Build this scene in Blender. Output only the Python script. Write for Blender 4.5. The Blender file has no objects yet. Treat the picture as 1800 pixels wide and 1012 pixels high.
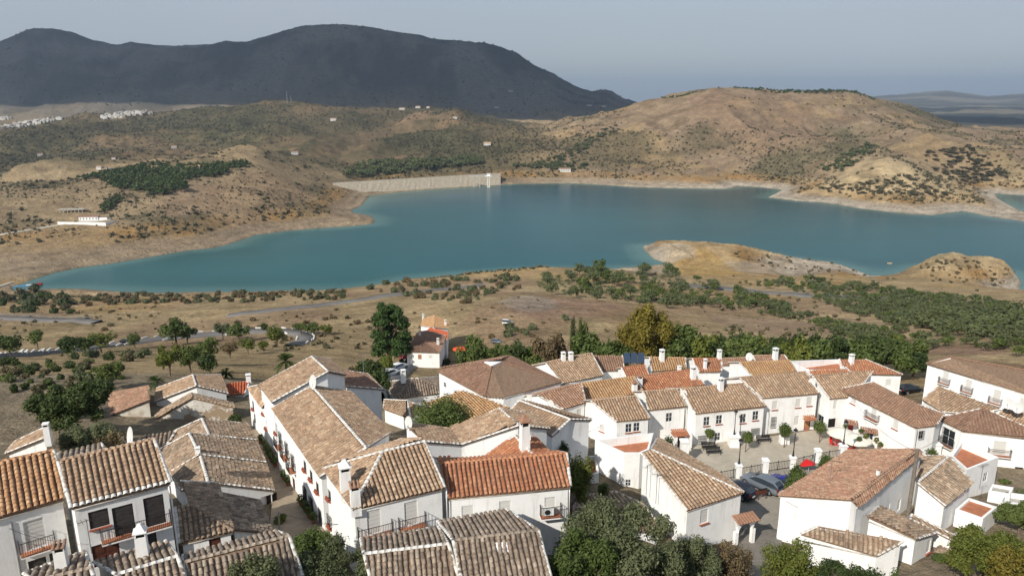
import bpy, bmesh, math, random
import numpy as np
from mathutils import Vector, Matrix
from mathutils.geometry import tessellate_polygon
random.seed(7); RS = np.random.RandomState(7)
SC = bpy.context.scene
COL = SC.collection
# ------------------------------------------------------------------ camera, sky, sun, exposure
F = 1300.0; CU = 900.0; CV = 506.0
HAZE = 5.0e-5
PITCH = math.atan(330.0 / F)
CP, SP = math.cos(PITCH), math.sin(PITCH)
cd = bpy.data.cameras.new('camera'); cam = bpy.data.objects.new('camera', cd); COL.objects.link(cam)
cam.location = (0, 0, 0); cam.rotation_euler = (math.pi / 2 - PITCH, 0, 0)
cd.sensor_width = 36; cd.lens = 36 * F / 1800; cd.clip_start = .5; cd.clip_end = 90000
SC.camera = cam
W_ = bpy.data.worlds.new('World'); SC.world = W_; W_.use_nodes = True
nt = W_.node_tree; nt.nodes.clear()
out = nt.nodes.new('ShaderNodeOutputWorld'); bg = nt.nodes.new('ShaderNodeBackground')
sky = nt.nodes.new('ShaderNodeTexSky'); sky.sky_type = 'NISHITA'; sky.sun_disc = False
SUN_EL = math.radians(36); SUN_DIR = Vector((-.60, -.80, 0)).normalized()
sky.sun_elevation = SUN_EL
sky.sun_rotation = math.atan2(SUN_DIR.x, SUN_DIR.y)
sky.altitude = 500; sky.air_density = 1.2; sky.dust_density = 2.0; sky.ozone_density = 2.0
# thin high overcast: the blue sky is veiled by an even grey-blue cloud layer with soft patches
tc = nt.nodes.new('ShaderNodeTexCoord'); mp = nt.nodes.new('ShaderNodeMapping'); mp.inputs['Scale'].default_value = (1.2, 1.2, 5)
nz = nt.nodes.new('ShaderNodeTexNoise'); nz.inputs['Scale'].default_value = 1.6; nz.inputs['Detail'].default_value = 5
rmp = nt.nodes.new('ShaderNodeMapRange'); rmp.inputs['To Min'].default_value = .56; rmp.inputs['To Max'].default_value = .92
rmp.inputs['From Min'].default_value = .3; rmp.inputs['From Max'].default_value = .7
mx = nt.nodes.new('ShaderNodeMix'); mx.data_type = 'RGBA'
cr_ = nt.nodes.new('ShaderNodeValToRGB')      # the veil is a little paler towards the horizon, as overcast is
cr_.color_ramp.elements[0].position = .0; cr_.color_ramp.elements[0].color = (.500, .545, .600, 1)
cr_.color_ramp.elements[1].position = .45; cr_.color_ramp.elements[1].color = (.330, .390, .480, 1)
sx_ = nt.nodes.new('ShaderNodeSeparateXYZ'); ml_ = nt.nodes.new('ShaderNodeVectorMath'); ml_.operation = 'SCALE'; ml_.inputs['Scale'].default_value = 10
nt.links.new(tc.outputs['Generated'], sx_.inputs[0]); nt.links.new(sx_.outputs['Z'], cr_.inputs['Fac']); nt.links.new(cr_.outputs[0], ml_.inputs[0]); nt.links.new(ml_.outputs[0], mx.inputs['B'])
nt.links.new(tc.outputs['Generated'], mp.inputs['Vector']); nt.links.new(mp.outputs[0], nz.inputs['Vector'])
nt.links.new(nz.outputs['Fac'], rmp.inputs['Value']); nt.links.new(rmp.outputs[0], mx.inputs['Factor'])
nt.links.new(sky.outputs[0], mx.inputs['A'])
nt.links.new(mx.outputs['Result'], bg.inputs['Color']); bg.inputs['Strength'].default_value = .093
nt.links.new(bg.outputs[0], out.inputs['Surface'])
sl = bpy.data.lights.new('sun', 'SUN'); sun = bpy.data.objects.new('sun', sl); COL.objects.link(sun)
sl.energy = 4.3; sl.angle = math.radians(.55); sl.color = (1, .94, .84)
to_sun = Vector((SUN_DIR.x * math.cos(SUN_EL), SUN_DIR.y * math.cos(SUN_EL), math.sin(SUN_EL)))
sun.rotation_euler = to_sun.to_track_quat('Z', 'Y').to_euler()
SC.view_settings.view_transform = 'Standard'; SC.view_settings.look = 'None'
SC.view_settings.exposure = 0.26; SC.view_settings.gamma = 1
SC.cycles.max_bounces = 5; SC.cycles.volume_bounces = 0; SC.cycles.transparent_max_bounces = 6

# ------------------------------------------------------------------ geometry of the view
def ray(u, v):
    X = (u - CU) / F; Y = -(v - CV) / F
    return X, CP + Y * SP, -SP + Y * CP
def P(u, v, z):                       # the point at height z that stands at this place of the photograph
    x, y, dz = ray(u, v); t = z / dz
    return Vector((x * t, y * t, z))
def ZV(u, v, Y):                      # a ridge seen at (u, v) that stands Y metres off: (x/y, Y, z)
    x, y, dz = ray(u, v); return (x / y, Y, dz * Y / y)
def A(u, Y, z):
    # x/y for a picture column at a depth and height
    t = 1.0; 
    # solve for v from z,Y: depression
    dep = math.atan2(-z, Y); v = CV + F * math.tan(dep - PITCH)
    x, y, dz = ray(u, v); return (x / y, Y, z)

# ------------------------------------------------------------------ object helpers
def tag(o, label=None, cat=None, group=None, kind=None):
    if label: o['label'] = label
    if cat: o['category'] = cat
    if group: o['group'] = group
    if kind: o['kind'] = kind
    return o
def empty(name, loc, rz=0):
    o = bpy.data.objects.new(name, None); COL.objects.link(o); o.location = loc; o.rotation_euler = (0, 0, rz)
    o.empty_display_size = .3
    return o
def link(name, me, parent=None, loc=(0, 0, 0), rot=None, mat4=None):
    o = bpy.data.objects.new(name, me); COL.objects.link(o)
    if mat4 is not None: o.matrix_basis = mat4
    else:
        o.location = loc
        if rot: o.rotation_euler = rot
    if parent: o.parent = parent
    return o
def npmesh(name, V, Q, mat, smooth=False, attrs=None, T=None):
    """V (n,3) verts, Q (m,4) quads and/or T (k,3) tris; attrs: name -> (domain, type, values)"""
    me = bpy.data.meshes.new(name); V = np.asarray(V, dtype=np.float32)
    parts = []; 
    Q = np.zeros((0, 4), int) if Q is None else np.asarray(Q); T = np.zeros((0, 3), int) if T is None else np.asarray(T)
    nl = Q.size + T.size; npol = len(Q) + len(T)
    me.vertices.add(len(V)); me.vertices.foreach_set('co', V.ravel())
    me.loops.add(nl); me.loops.foreach_set('vertex_index', np.concatenate([Q.ravel(), T.ravel()]).astype(np.int32))
    me.polygons.add(npol)
    st = np.concatenate([np.arange(len(Q)) * 4, Q.size + np.arange(len(T)) * 3]).astype(np.int32)
    me.polygons.foreach_set('loop_start', st)
    if smooth: me.polygons.foreach_set('use_smooth', np.ones(npol, bool))
    me.update(calc_edges=True)
    for k, (dom, typ, vals) in (attrs or {}).items():
        a = me.attributes.new(k, typ, dom)
        a.data.foreach_set('color' if 'COLOR' in typ else 'value', np.asarray(vals, dtype=np.float32).ravel())
    me.validate(verbose=False)
    if mat:
        for m in (mat if isinstance(mat, (list, tuple)) else [mat]): me.materials.append(m)
    return me
class MB:
    """collects shapes into one mesh"""
    def __init__(s): s.v = []; s.f = []; s.m = []
    def add(s, vs, fs, m=0):
        b = len(s.v); s.v += [tuple(p) for p in vs]; s.f += [tuple(i + b for i in f) for f in fs]; s.m += [m] * len(fs); return s
    def box(s, x0, x1, y0, y1, z0, z1, m=0, M=None, taper=1.0):
        cx, cy = (x0 + x1) / 2, (y0 + y1) / 2
        vs = [(x0, y0, z0), (x1, y0, z0), (x1, y1, z0), (x0, y1, z0)]
        vs += [(cx + (x - cx) * taper, cy + (y - cy) * taper, z1) for x, y, _ in vs]
        if M: vs = [M @ Vector(p) for p in vs]
        return s.add(vs, [(3, 2, 1, 0), (4, 5, 6, 7), (0, 1, 5, 4), (1, 2, 6, 5), (2, 3, 7, 6), (3, 0, 4, 7)], m)
    def tube(s, pts, r, n=6, m=0, cap=True):
        pts = [Vector(p) for p in pts]; rs = r if isinstance(r, (list, tuple)) else [r] * len(pts); vs = []; fs = []
        for i, p in enumerate(pts):
            d = (pts[min(i + 1, len(pts) - 1)] - pts[max(i - 1, 0)]).normalized()
            a = d.cross(Vector((0, 0, 1)))
            if a.length < .01: a = Vector((1, 0, 0))
            a.normalize(); b = d.cross(a)
            vs += [p + (a * math.cos(t) + b * math.sin(t)) * rs[i] for t in [2 * math.pi * k / n for k in range(n)]]
        for i in range(len(pts) - 1):
            for k in range(n):
                k2 = (k + 1) % n; fs.append((i * n + k, i * n + k2, (i + 1) * n + k2, (i + 1) * n + k))
        if cap: fs += [tuple(range(n)), tuple(reversed(range((len(pts) - 1) * n, len(pts) * n)))]
        return s.add(vs, fs, m)
    def lathe(s, prof, n=12, m=0, c=(0, 0, 0)):
        vs = [(c[0] + r * math.cos(2 * math.pi * k / n), c[1] + r * math.sin(2 * math.pi * k / n), c[2] + z) for r, z in prof for k in range(n)]
        fs = [(i * n + k, i * n + (k + 1) % n, (i + 1) * n + (k + 1) % n, (i + 1) * n + k) for i in range(len(prof) - 1) for k in range(n)]
        fs += [tuple(reversed(range(n))), tuple(range((len(prof) - 1) * n, len(prof) * n))]
        return s.add(vs, fs, m)
    def mesh(s, name, mats, smooth=False):
        me = bpy.data.meshes.new(name); me.from_pydata([tuple(v) for v in s.v], [], s.f)
        for m in (mats if isinstance(mats, (list, tuple)) else [mats]): me.materials.append(m)
        me.polygons.foreach_set('material_index', s.m)
        if smooth: me.polygons.foreach_set('use_smooth', [True] * len(s.f))
        me.update(); return me
    def link(s, name, mats, parent=None, loc=(0, 0, 0), smooth=False): return link(name, s.mesh(name, mats, smooth), parent, loc)

# ------------------------------------------------------------------ materials
def mat(name, col, rough=.8, var=.0, scale=4, bump=0, bscale=30, metal=0, spec=.3, col2=None, coord='Object', detail=6, stops=None):
    m = bpy.data.materials.new(name); m.use_nodes = True; t = m.node_tree; b = t.nodes['Principled BSDF']
    b.inputs['Roughness'].default_value = rough; b.inputs['Metallic'].default_value = metal
    b.inputs['Specular IOR Level'].default_value = spec
    b.inputs['Base Color'].default_value = (*col, 1)
    if var or col2 or bump:
        c = t.nodes.new('ShaderNodeTexCoord')
    if var or col2:
        n = t.nodes.new('ShaderNodeTexNoise'); n.inputs['Scale'].default_value = scale; n.inputs['Detail'].default_value = detail
        n.inputs['Roughness'].default_value = .65
        r = t.nodes.new('ShaderNodeValToRGB'); c2 = col2 or tuple(max(0, x * (1 - var)) for x in col)
        c1 = col if col2 else tuple(min(1, x * (1 + var * .6)) for x in col)
        a, bb = stops or (.35, .65)
        r.color_ramp.elements[0].position = a; r.color_ramp.elements[0].color = (*c2, 1)
        r.color_ramp.elements[1].position = bb; r.color_ramp.elements[1].color = (*c1, 1)
        t.links.new(c.outputs[coord], n.inputs['Vector']); t.links.new(n.outputs['Fac'], r.inputs['Fac']); t.links.new(r.outputs['Color'], b.inputs['Base Color'])
    if bump:
        n2 = t.nodes.new('ShaderNodeTexNoise'); n2.inputs['Scale'].default_value = bscale; n2.inputs['Detail'].default_value = 5
        bp = t.nodes.new('ShaderNodeBump'); bp.inputs['Strength'].default_value = bump; bp.inputs['Distance'].default_value = .05
        t.links.new(c.outputs[coord], n2.inputs['Vector']); t.links.new(n2.outputs['Fac'], bp.inputs['Height']); t.links.new(bp.outputs[0], b.inputs['Normal'])
    return m
M = {}
M['white'] = mat('whitewash', (.84, .84, .83), .9, col2=(.74, .73, .70), scale=.5, bump=.3, bscale=9, detail=10, stops=(.28, .50), spec=.15)
def streaks(m, amt):
    t = m.node_tree; b = t.nodes['Principled BSDF']; src = b.inputs['Base Color'].links[0].from_socket
    c = t.nodes.new('ShaderNodeTexCoord'); mpn = t.nodes.new('ShaderNodeMapping'); mpn.inputs['Scale'].default_value = (1.6, 1.6, .22); n = t.nodes.new('ShaderNodeTexNoise'); n.inputs['Scale'].default_value = 1.1; n.inputs['Detail'].default_value = 8; n.inputs['Roughness'].default_value = .7
    r = t.nodes.new('ShaderNodeMapRange'); r.inputs['From Min'].default_value = .54; r.inputs['From Max'].default_value = .74; r.inputs['To Max'].default_value = amt
    x = t.nodes.new('ShaderNodeMix'); x.data_type = 'RGBA'; x.inputs['B'].default_value = (.42, .40, .36, 1)
    t.links.new(c.outputs['Object'], mpn.inputs[0]); t.links.new(mpn.outputs[0], n.inputs['Vector']); t.links.new(n.outputs['Fac'], r.inputs['Value']); t.links.new(r.outputs[0], x.inputs['Factor']); t.links.new(src, x.inputs['A']); t.links.new(x.outputs['Result'], b.inputs['Base Color'])
streaks(M['white'], .55)
M['mortar'] = mat('white_mortar', (.74, .72, .68), .95, col2=(.42, .38, .33), scale=2.2, bump=.5, bscale=14, stops=(.30, .58), spec=.1)
M['beige'] = mat('beige_plaster', (.60, .57, .50), .95, col2=(.40, .33, .25), scale=.5, bump=.5, bscale=8, stops=(.36, .5), detail=9)
M['ruin'] = mat('peeling_plaster', (.62, .59, .54), .95, col2=(.33, .25, .17), scale=.42, bump=.8, bscale=6, stops=(.47, .52), detail=10)
M['stone'] = mat('rubble_stone', (.42, .38, .31), .95, col2=(.22, .19, .15), scale=1.5, bump=1, bscale=5)
M['iron'] = mat('black_iron', (.02, .02, .022), .5)
M['steel'] = mat('grey_steel', (.35, .36, .38), .4, metal=.6)
M['glass'] = mat('window_glass', (.03, .04, .05), .08, spec=.8)
M['shutter'] = mat('white_shutter', (.62, .61, .58), .6)
M['dshutter'] = mat('grey_shutter', (.055, .05, .048), .6, var=.3, scale=3)
M['wood'] = mat('brown_wood', (.10, .035, .022), .6, var=.3, scale=3)
M['owood'] = mat('light_wood', (.42, .2, .09), .6, var=.2, scale=3)
M['red'] = mat('red_paint', (.30, .02, .02), .5)
M['clay'] = mat('clay_sill', (.36, .10, .055), .85, var=.2)
M['terra'] = mat('terracotta_floor', (.43, .17, .09), .85, var=.25, scale=1.2)
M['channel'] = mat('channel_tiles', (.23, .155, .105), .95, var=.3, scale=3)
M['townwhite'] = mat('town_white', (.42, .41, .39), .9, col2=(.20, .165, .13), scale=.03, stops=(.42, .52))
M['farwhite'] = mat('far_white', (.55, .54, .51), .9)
M['dark'] = mat('dark_opening', (.012, .012, .012), .9)
M['dish'] = mat('dish_grey', (.62, .62, .60), .5)
M['canvas'] = mat('cream_canvas', (.74, .71, .62), .8, var=.06)
M['redplastic'] = mat('red_plastic', (.55, .02, .02), .4)
M['orangecanvas'] = mat('orange_canvas', (.75, .10, .03), .7)
M['whiteplastic'] = mat('white_plastic', (.72, .72, .70), .4)
M['rubber'] = mat('tyre_rubber', (.02, .02, .02), .8)
M['concrete'] = mat('concrete', (.42, .40, .36), .9, var=.2, scale=2, bump=.3)
M['whitekerb'] = mat('painted_kerb', (.72, .71, .67), .8, var=.15)
M['asphalt'] = mat('asphalt', (.13, .125, .12), .9, var=.25, scale=.4, coord='Object')
M['paving'] = None

def pick_ramp(t, fac_socket, cols):
    r = t.nodes.new('ShaderNodeValToRGB'); e = r.color_ramp.elements
    while len(e) < len(cols): e.new(.5)
    for i, c in enumerate(cols): e[i].position = i / (len(cols) - 1); e[i].color = (*c, 1)
    t.links.new(fac_socket, r.inputs['Fac']); return r
def tile_mat(name, cols, dirt=(.10, .08, .06), amt=.5):
    m = bpy.data.materials.new(name); m.use_nodes = True; t = m.node_tree; b = t.nodes['Principled BSDF']
    b.inputs['Roughness'].default_value = .92; b.inputs['Specular IOR Level'].default_value = .15
    at = t.nodes.new('ShaderNodeAttribute'); at.attribute_name = 'tint'
    oi = t.nodes.new('ShaderNodeObjectInfo')
    ad = t.nodes.new('ShaderNodeMath'); ad.operation = 'ADD'; t.links.new(at.outputs['Fac'], ad.inputs[0]); t.links.new(oi.outputs['Random'], ad.inputs[1])
    fr = t.nodes.new('ShaderNodeMath'); fr.operation = 'FRACT'; t.links.new(ad.outputs[0], fr.inputs[0])
    r = pick_ramp(t, fr.outputs[0], cols)
    g = t.nodes.new('ShaderNodeNewGeometry')
    n = t.nodes.new('ShaderNodeTexNoise'); n.inputs['Scale'].default_value = .55; n.inputs['Detail'].default_value = 8; n.inputs['Roughness'].default_value = .7
    t.links.new(g.outputs['Position'], n.inputs['Vector'])
    mr = t.nodes.new('ShaderNodeMapRange'); mr.inputs['From Min'].default_value = .42; mr.inputs['From Max'].default_value = .68; mr.inputs['To Max'].default_value = amt
    t.links.new(n.outputs['Fac'], mr.inputs['Value'])
    x = t.nodes.new('ShaderNodeMix'); x.data_type = 'RGBA'; x.inputs['B'].default_value = (*dirt, 1)
    t.links.new(mr.outputs[0], x.inputs['Factor']); t.links.new(r.outputs[0], x.inputs['A'])
    n3 = t.nodes.new('ShaderNodeTexNoise'); n3.inputs['Scale'].default_value = 6; n3.inputs['Detail'].default_value = 4
    t.links.new(g.outputs['Position'], n3.inputs['Vector'])
    mr3 = t.nodes.new('ShaderNodeMapRange'); mr3.inputs['From Min'].default_value = .3; mr3.inputs['From Max'].default_value = .7; mr3.inputs['To Min'].default_value = .7; mr3.inputs['To Max'].default_value = 1.25
    t.links.new(n3.outputs['Fac'], mr3.inputs['Value'])
    mu = t.nodes.new('ShaderNodeMix'); mu.data_type = 'RGBA'; mu.blend_type = 'MULTIPLY'; mu.inputs['Factor'].default_value = 1
    t.links.new(x.outputs['Result'], mu.inputs['A']); t.links.new(mr3.outputs[0], mu.inputs['B'])
    t.links.new(mu.outputs['Result'], b.inputs['Base Color'])
    return m
PAL = {
 'orange': tile_mat('tile_orange', [(.52, .30, .16), (.45, .25, .13), (.57, .36, .21), (.40, .22, .12)], (.30, .17, .09), .3),
 'tan':    tile_mat('tile_tan', [(.46, .315, .205), (.36, .24, .16), (.54, .40, .275), (.42, .275, .175), (.29, .205, .145)], (.20, .155, .115), .45),
 'old':    tile_mat('tile_old', [(.43, .30, .205), (.30, .22, .155), (.50, .385, .28), (.21, .16, .12), (.38, .26, .18)], (.15, .125, .095), .6),
 'grey':   tile_mat('tile_grey', [(.36, .285, .22), (.25, .20, .155), (.44, .36, .28), (.17, .135, .11), (.32, .235, .18)], (.11, .095, .08), .6),
 'brown':  tile_mat('tile_brown', [(.32, .19, .13), (.25, .145, .10), (.37, .23, .16), (.28, .17, .12)], (.18, .12, .09), .5),
 'red':    tile_mat('tile_red', [(.48, .20, .105), (.40, .155, .08), (.54, .27, .15), (.35, .14, .08)], (.22, .10, .06), .5),
 'redbr':  tile_mat('tile_redbrown', [(.39, .225, .15), (.33, .18, .12), (.46, .30, .205), (.30, .185, .13)], (.19, .12, .085), .55),
 'gold':   tile_mat('tile_gold', [(.50, .30, .15), (.44, .25, .12), (.54, .35, .19), (.38, .21, .11)], (.24, .16, .10), .4),
 'whitet': tile_mat('tile_whitewashed', [(.75, .73, .69), (.68, .66, .62), (.78, .77, .74)], (.45, .42, .38), .3),
 'vivid':  tile_mat('tile_vivid_red', [(.52, .13, .06), (.47, .11, .05), (.56, .17, .08)], (.3, .1, .06), .2),
}
def leaf_mat(name, cols, trans=.25):
    m = bpy.data.materials.new(name); m.use_nodes = True; t = m.node_tree; b = t.nodes['Principled BSDF']
    b.inputs['Roughness'].default_value = .6; b.inputs['Specular IOR Level'].default_value = .2
    at = t.nodes.new('ShaderNodeAttribute'); at.attribute_name = 'tint'
    oi = t.nodes.new('ShaderNodeObjectInfo')
    ma = t.nodes.new('ShaderNodeMath'); ma.operation = 'MULTIPLY_ADD'; ma.inputs[1].default_value = .35
    t.links.new(oi.outputs['Random'], ma.inputs[0])
    mb = t.nodes.new('ShaderNodeMath'); mb.operation = 'MULTIPLY'; mb.inputs[1].default_value = .65
    t.links.new(at.outputs['Fac'], mb.inputs[0]); t.links.new(mb.outputs[0], ma.inputs[2])
    r = pick_ramp(t, ma.outputs[0], cols); t.links.new(r.outputs[0], b.inputs['Base Color'])
    tr = t.nodes.new('ShaderNodeBsdfTranslucent'); t.links.new(r.outputs[0], tr.inputs['Color'])
    mx = t.nodes.new('ShaderNodeMixShader'); mx.inputs[0].default_value = trans
    t.links.new(b.outputs[0], mx.inputs[1]); t.links.new(tr.outputs[0], mx.inputs[2]); t.links.new(mx.outputs[0], t.nodes['Material Output'].inputs['Surface'])
    return m
L = {
 'green': leaf_mat('leaves_green', [(.055, .085, .022), (.10, .135, .036), (.155, .185, .055)]),
 'deep':  leaf_mat('leaves_deep', [(.032, .052, .017), (.058, .084, .026), (.095, .125, .04)]),
 'yellow': leaf_mat('leaves_yellow', [(.13, .115, .022), (.20, .165, .03), (.27, .20, .045)]),
 'ygreen': leaf_mat('leaves_yellowgreen', [(.08, .10, .02), (.13, .155, .03), (.18, .19, .045)]),
 'olive': leaf_mat('leaves_olive', [(.07, .085, .038), (.12, .14, .066), (.18, .195, .10)]),
 'pine':  leaf_mat('leaves_pine', [(.028, .058, .015), (.055, .098, .025), (.09, .14, .04)]),
 'scrub': leaf_mat('leaves_scrub', [(.075, .07, .038), (.12, .108, .058), (.18, .15, .085)]),
 'rust':  leaf_mat('leaves_rust', [(.10, .075, .04), (.17, .125, .065), (.25, .19, .10)]),
 'grove': leaf_mat('leaves_grove', [(.075, .092, .04), (.12, .14, .058), (.17, .19, .085)]),
}
M['bark'] = mat('bark', (.16, .12, .09), .95, var=.3, scale=5)
# ------------------------------------------------------------------ terrain
WATER = -190.0
def hsh(ix, iy, s):
    h = (ix.astype(np.int64) * 374761393 + iy.astype(np.int64) * 668265263 + s * 974634777) & 0xffffffff
    h = ((h ^ (h >> 13)) * 1274126177) & 0xffffffff
    return ((h ^ (h >> 16)) & 0xffff) / 65535.0
def vnoise(x, y, s=0):
    ix = np.floor(x); iy = np.floor(y); fx = x - ix; fy = y - iy; fx = fx * fx * (3 - 2 * fx); fy = fy * fy * (3 - 2 * fy)
    a = hsh(ix, iy, s); b = hsh(ix + 1, iy, s); c = hsh(ix, iy + 1, s); d = hsh(ix + 1, iy + 1, s)
    return (a * (1 - fx) + b * fx) * (1 - fy) + (c * (1 - fx) + d * fx) * fy
def fbm(x, y, lam, octs=4, s=0, ridged=False, gain=.5):
    r = 0; amp = 1; tot = 0
    for o in range(octs):
        n = vnoise(x / lam + 17.3 * o, y / lam - 9.1 * o, s + o) * 2 - 1
        if ridged: n = 1 - 2 * np.abs(n)
        r = r + n * amp; tot += amp; amp *= gain; lam *= .5
    return r / tot
def sstep(a, b, x): t = np.clip((x - a) / (b - a), 0, 1); return t * t * (3 - 2 * t)
LAKE_PX = [(20,505),(60,490),(100,478),(140,470),(200,462),(260,452),(330,440),(372,436),(400,430),(450,413),(500,406),(560,401),(620,397),(652,394),(660,388),(652,380),(622,375),(617,370),(635,362),(643,352),(650,344),(700,338),(760,333),(820,329),(862,326),(920,323),(1000,322),(1060,325),(1120,329),(1200,331),(1280,332),(1300,327),(1340,329),(1375,334),(1365,340),(1350,347),(1400,353),(1450,356),(1510,366),(1560,372),(1600,376),(1640,378),(1690,371),(1705,373),(1730,379),(1800,389),(1900,405),(2050,440),
 (2050,540),(1900,520),(1800,516),(1793,508),(1795,495),(1775,480),(1740,474),(1690,468),(1640,470),(1590,481),(1560,485),(1528,485),(1500,474),(1460,464),(1400,458),(1340,448),(1290,438),(1240,435),(1200,432),(1160,431),(1130,433),(1135,441),(1150,455),(1178,464),(1165,471),(1130,474),(1060,475),(1000,475),(900,478),(850,482),(760,488),(720,491),(680,500),(640,508),(590,511),(500,512),(430,514),(350,514),(290,516),(240,515),(200,513),(150,509),(110,508),(60,510),(25,512)]
INLET_PX = [(1748,340),(1800,343),(1860,346),(1980,352),(1980,388),(1860,382),(1800,374),(1772,360),(1752,348)]
def worldpoly(px): return np.array([[P(u, v, WATER).x, P(u, v, WATER).y] for u, v in px])
LAKE = worldpoly(LAKE_PX); INLET = worldpoly(INLET_PX)
def sdpoly(x, y, poly):
    """signed distance, positive outside"""
    d = np.full(x.shape, 1e9); ins = np.zeros(x.shape, bool); n = len(poly)
    for i in range(n):
        ax, ay = poly[i]; bx, by = poly[(i + 1) % n]; ex, ey = bx - ax, by - ay
        t = np.clip(((x - ax) * ex + (y - ay) * ey) / (ex * ex + ey * ey), 0, 1)
        d = np.minimum(d, (x - ax - t * ex) ** 2 + (y - ay - t * ey) ** 2)
        c = ((ay > y) != (by > y)); ins ^= c & (x < (bx - ax) * (y - ay) / ((by - ay) or 1e-9) + ax)
    return np.where(ins, -1, 1) * np.sqrt(d)
def z3(pts): return [A(u, Y, z) for u, Y, z in pts]
def v3(pts): return [ZV(u, v, Y) for u, v, Y in pts]
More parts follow.
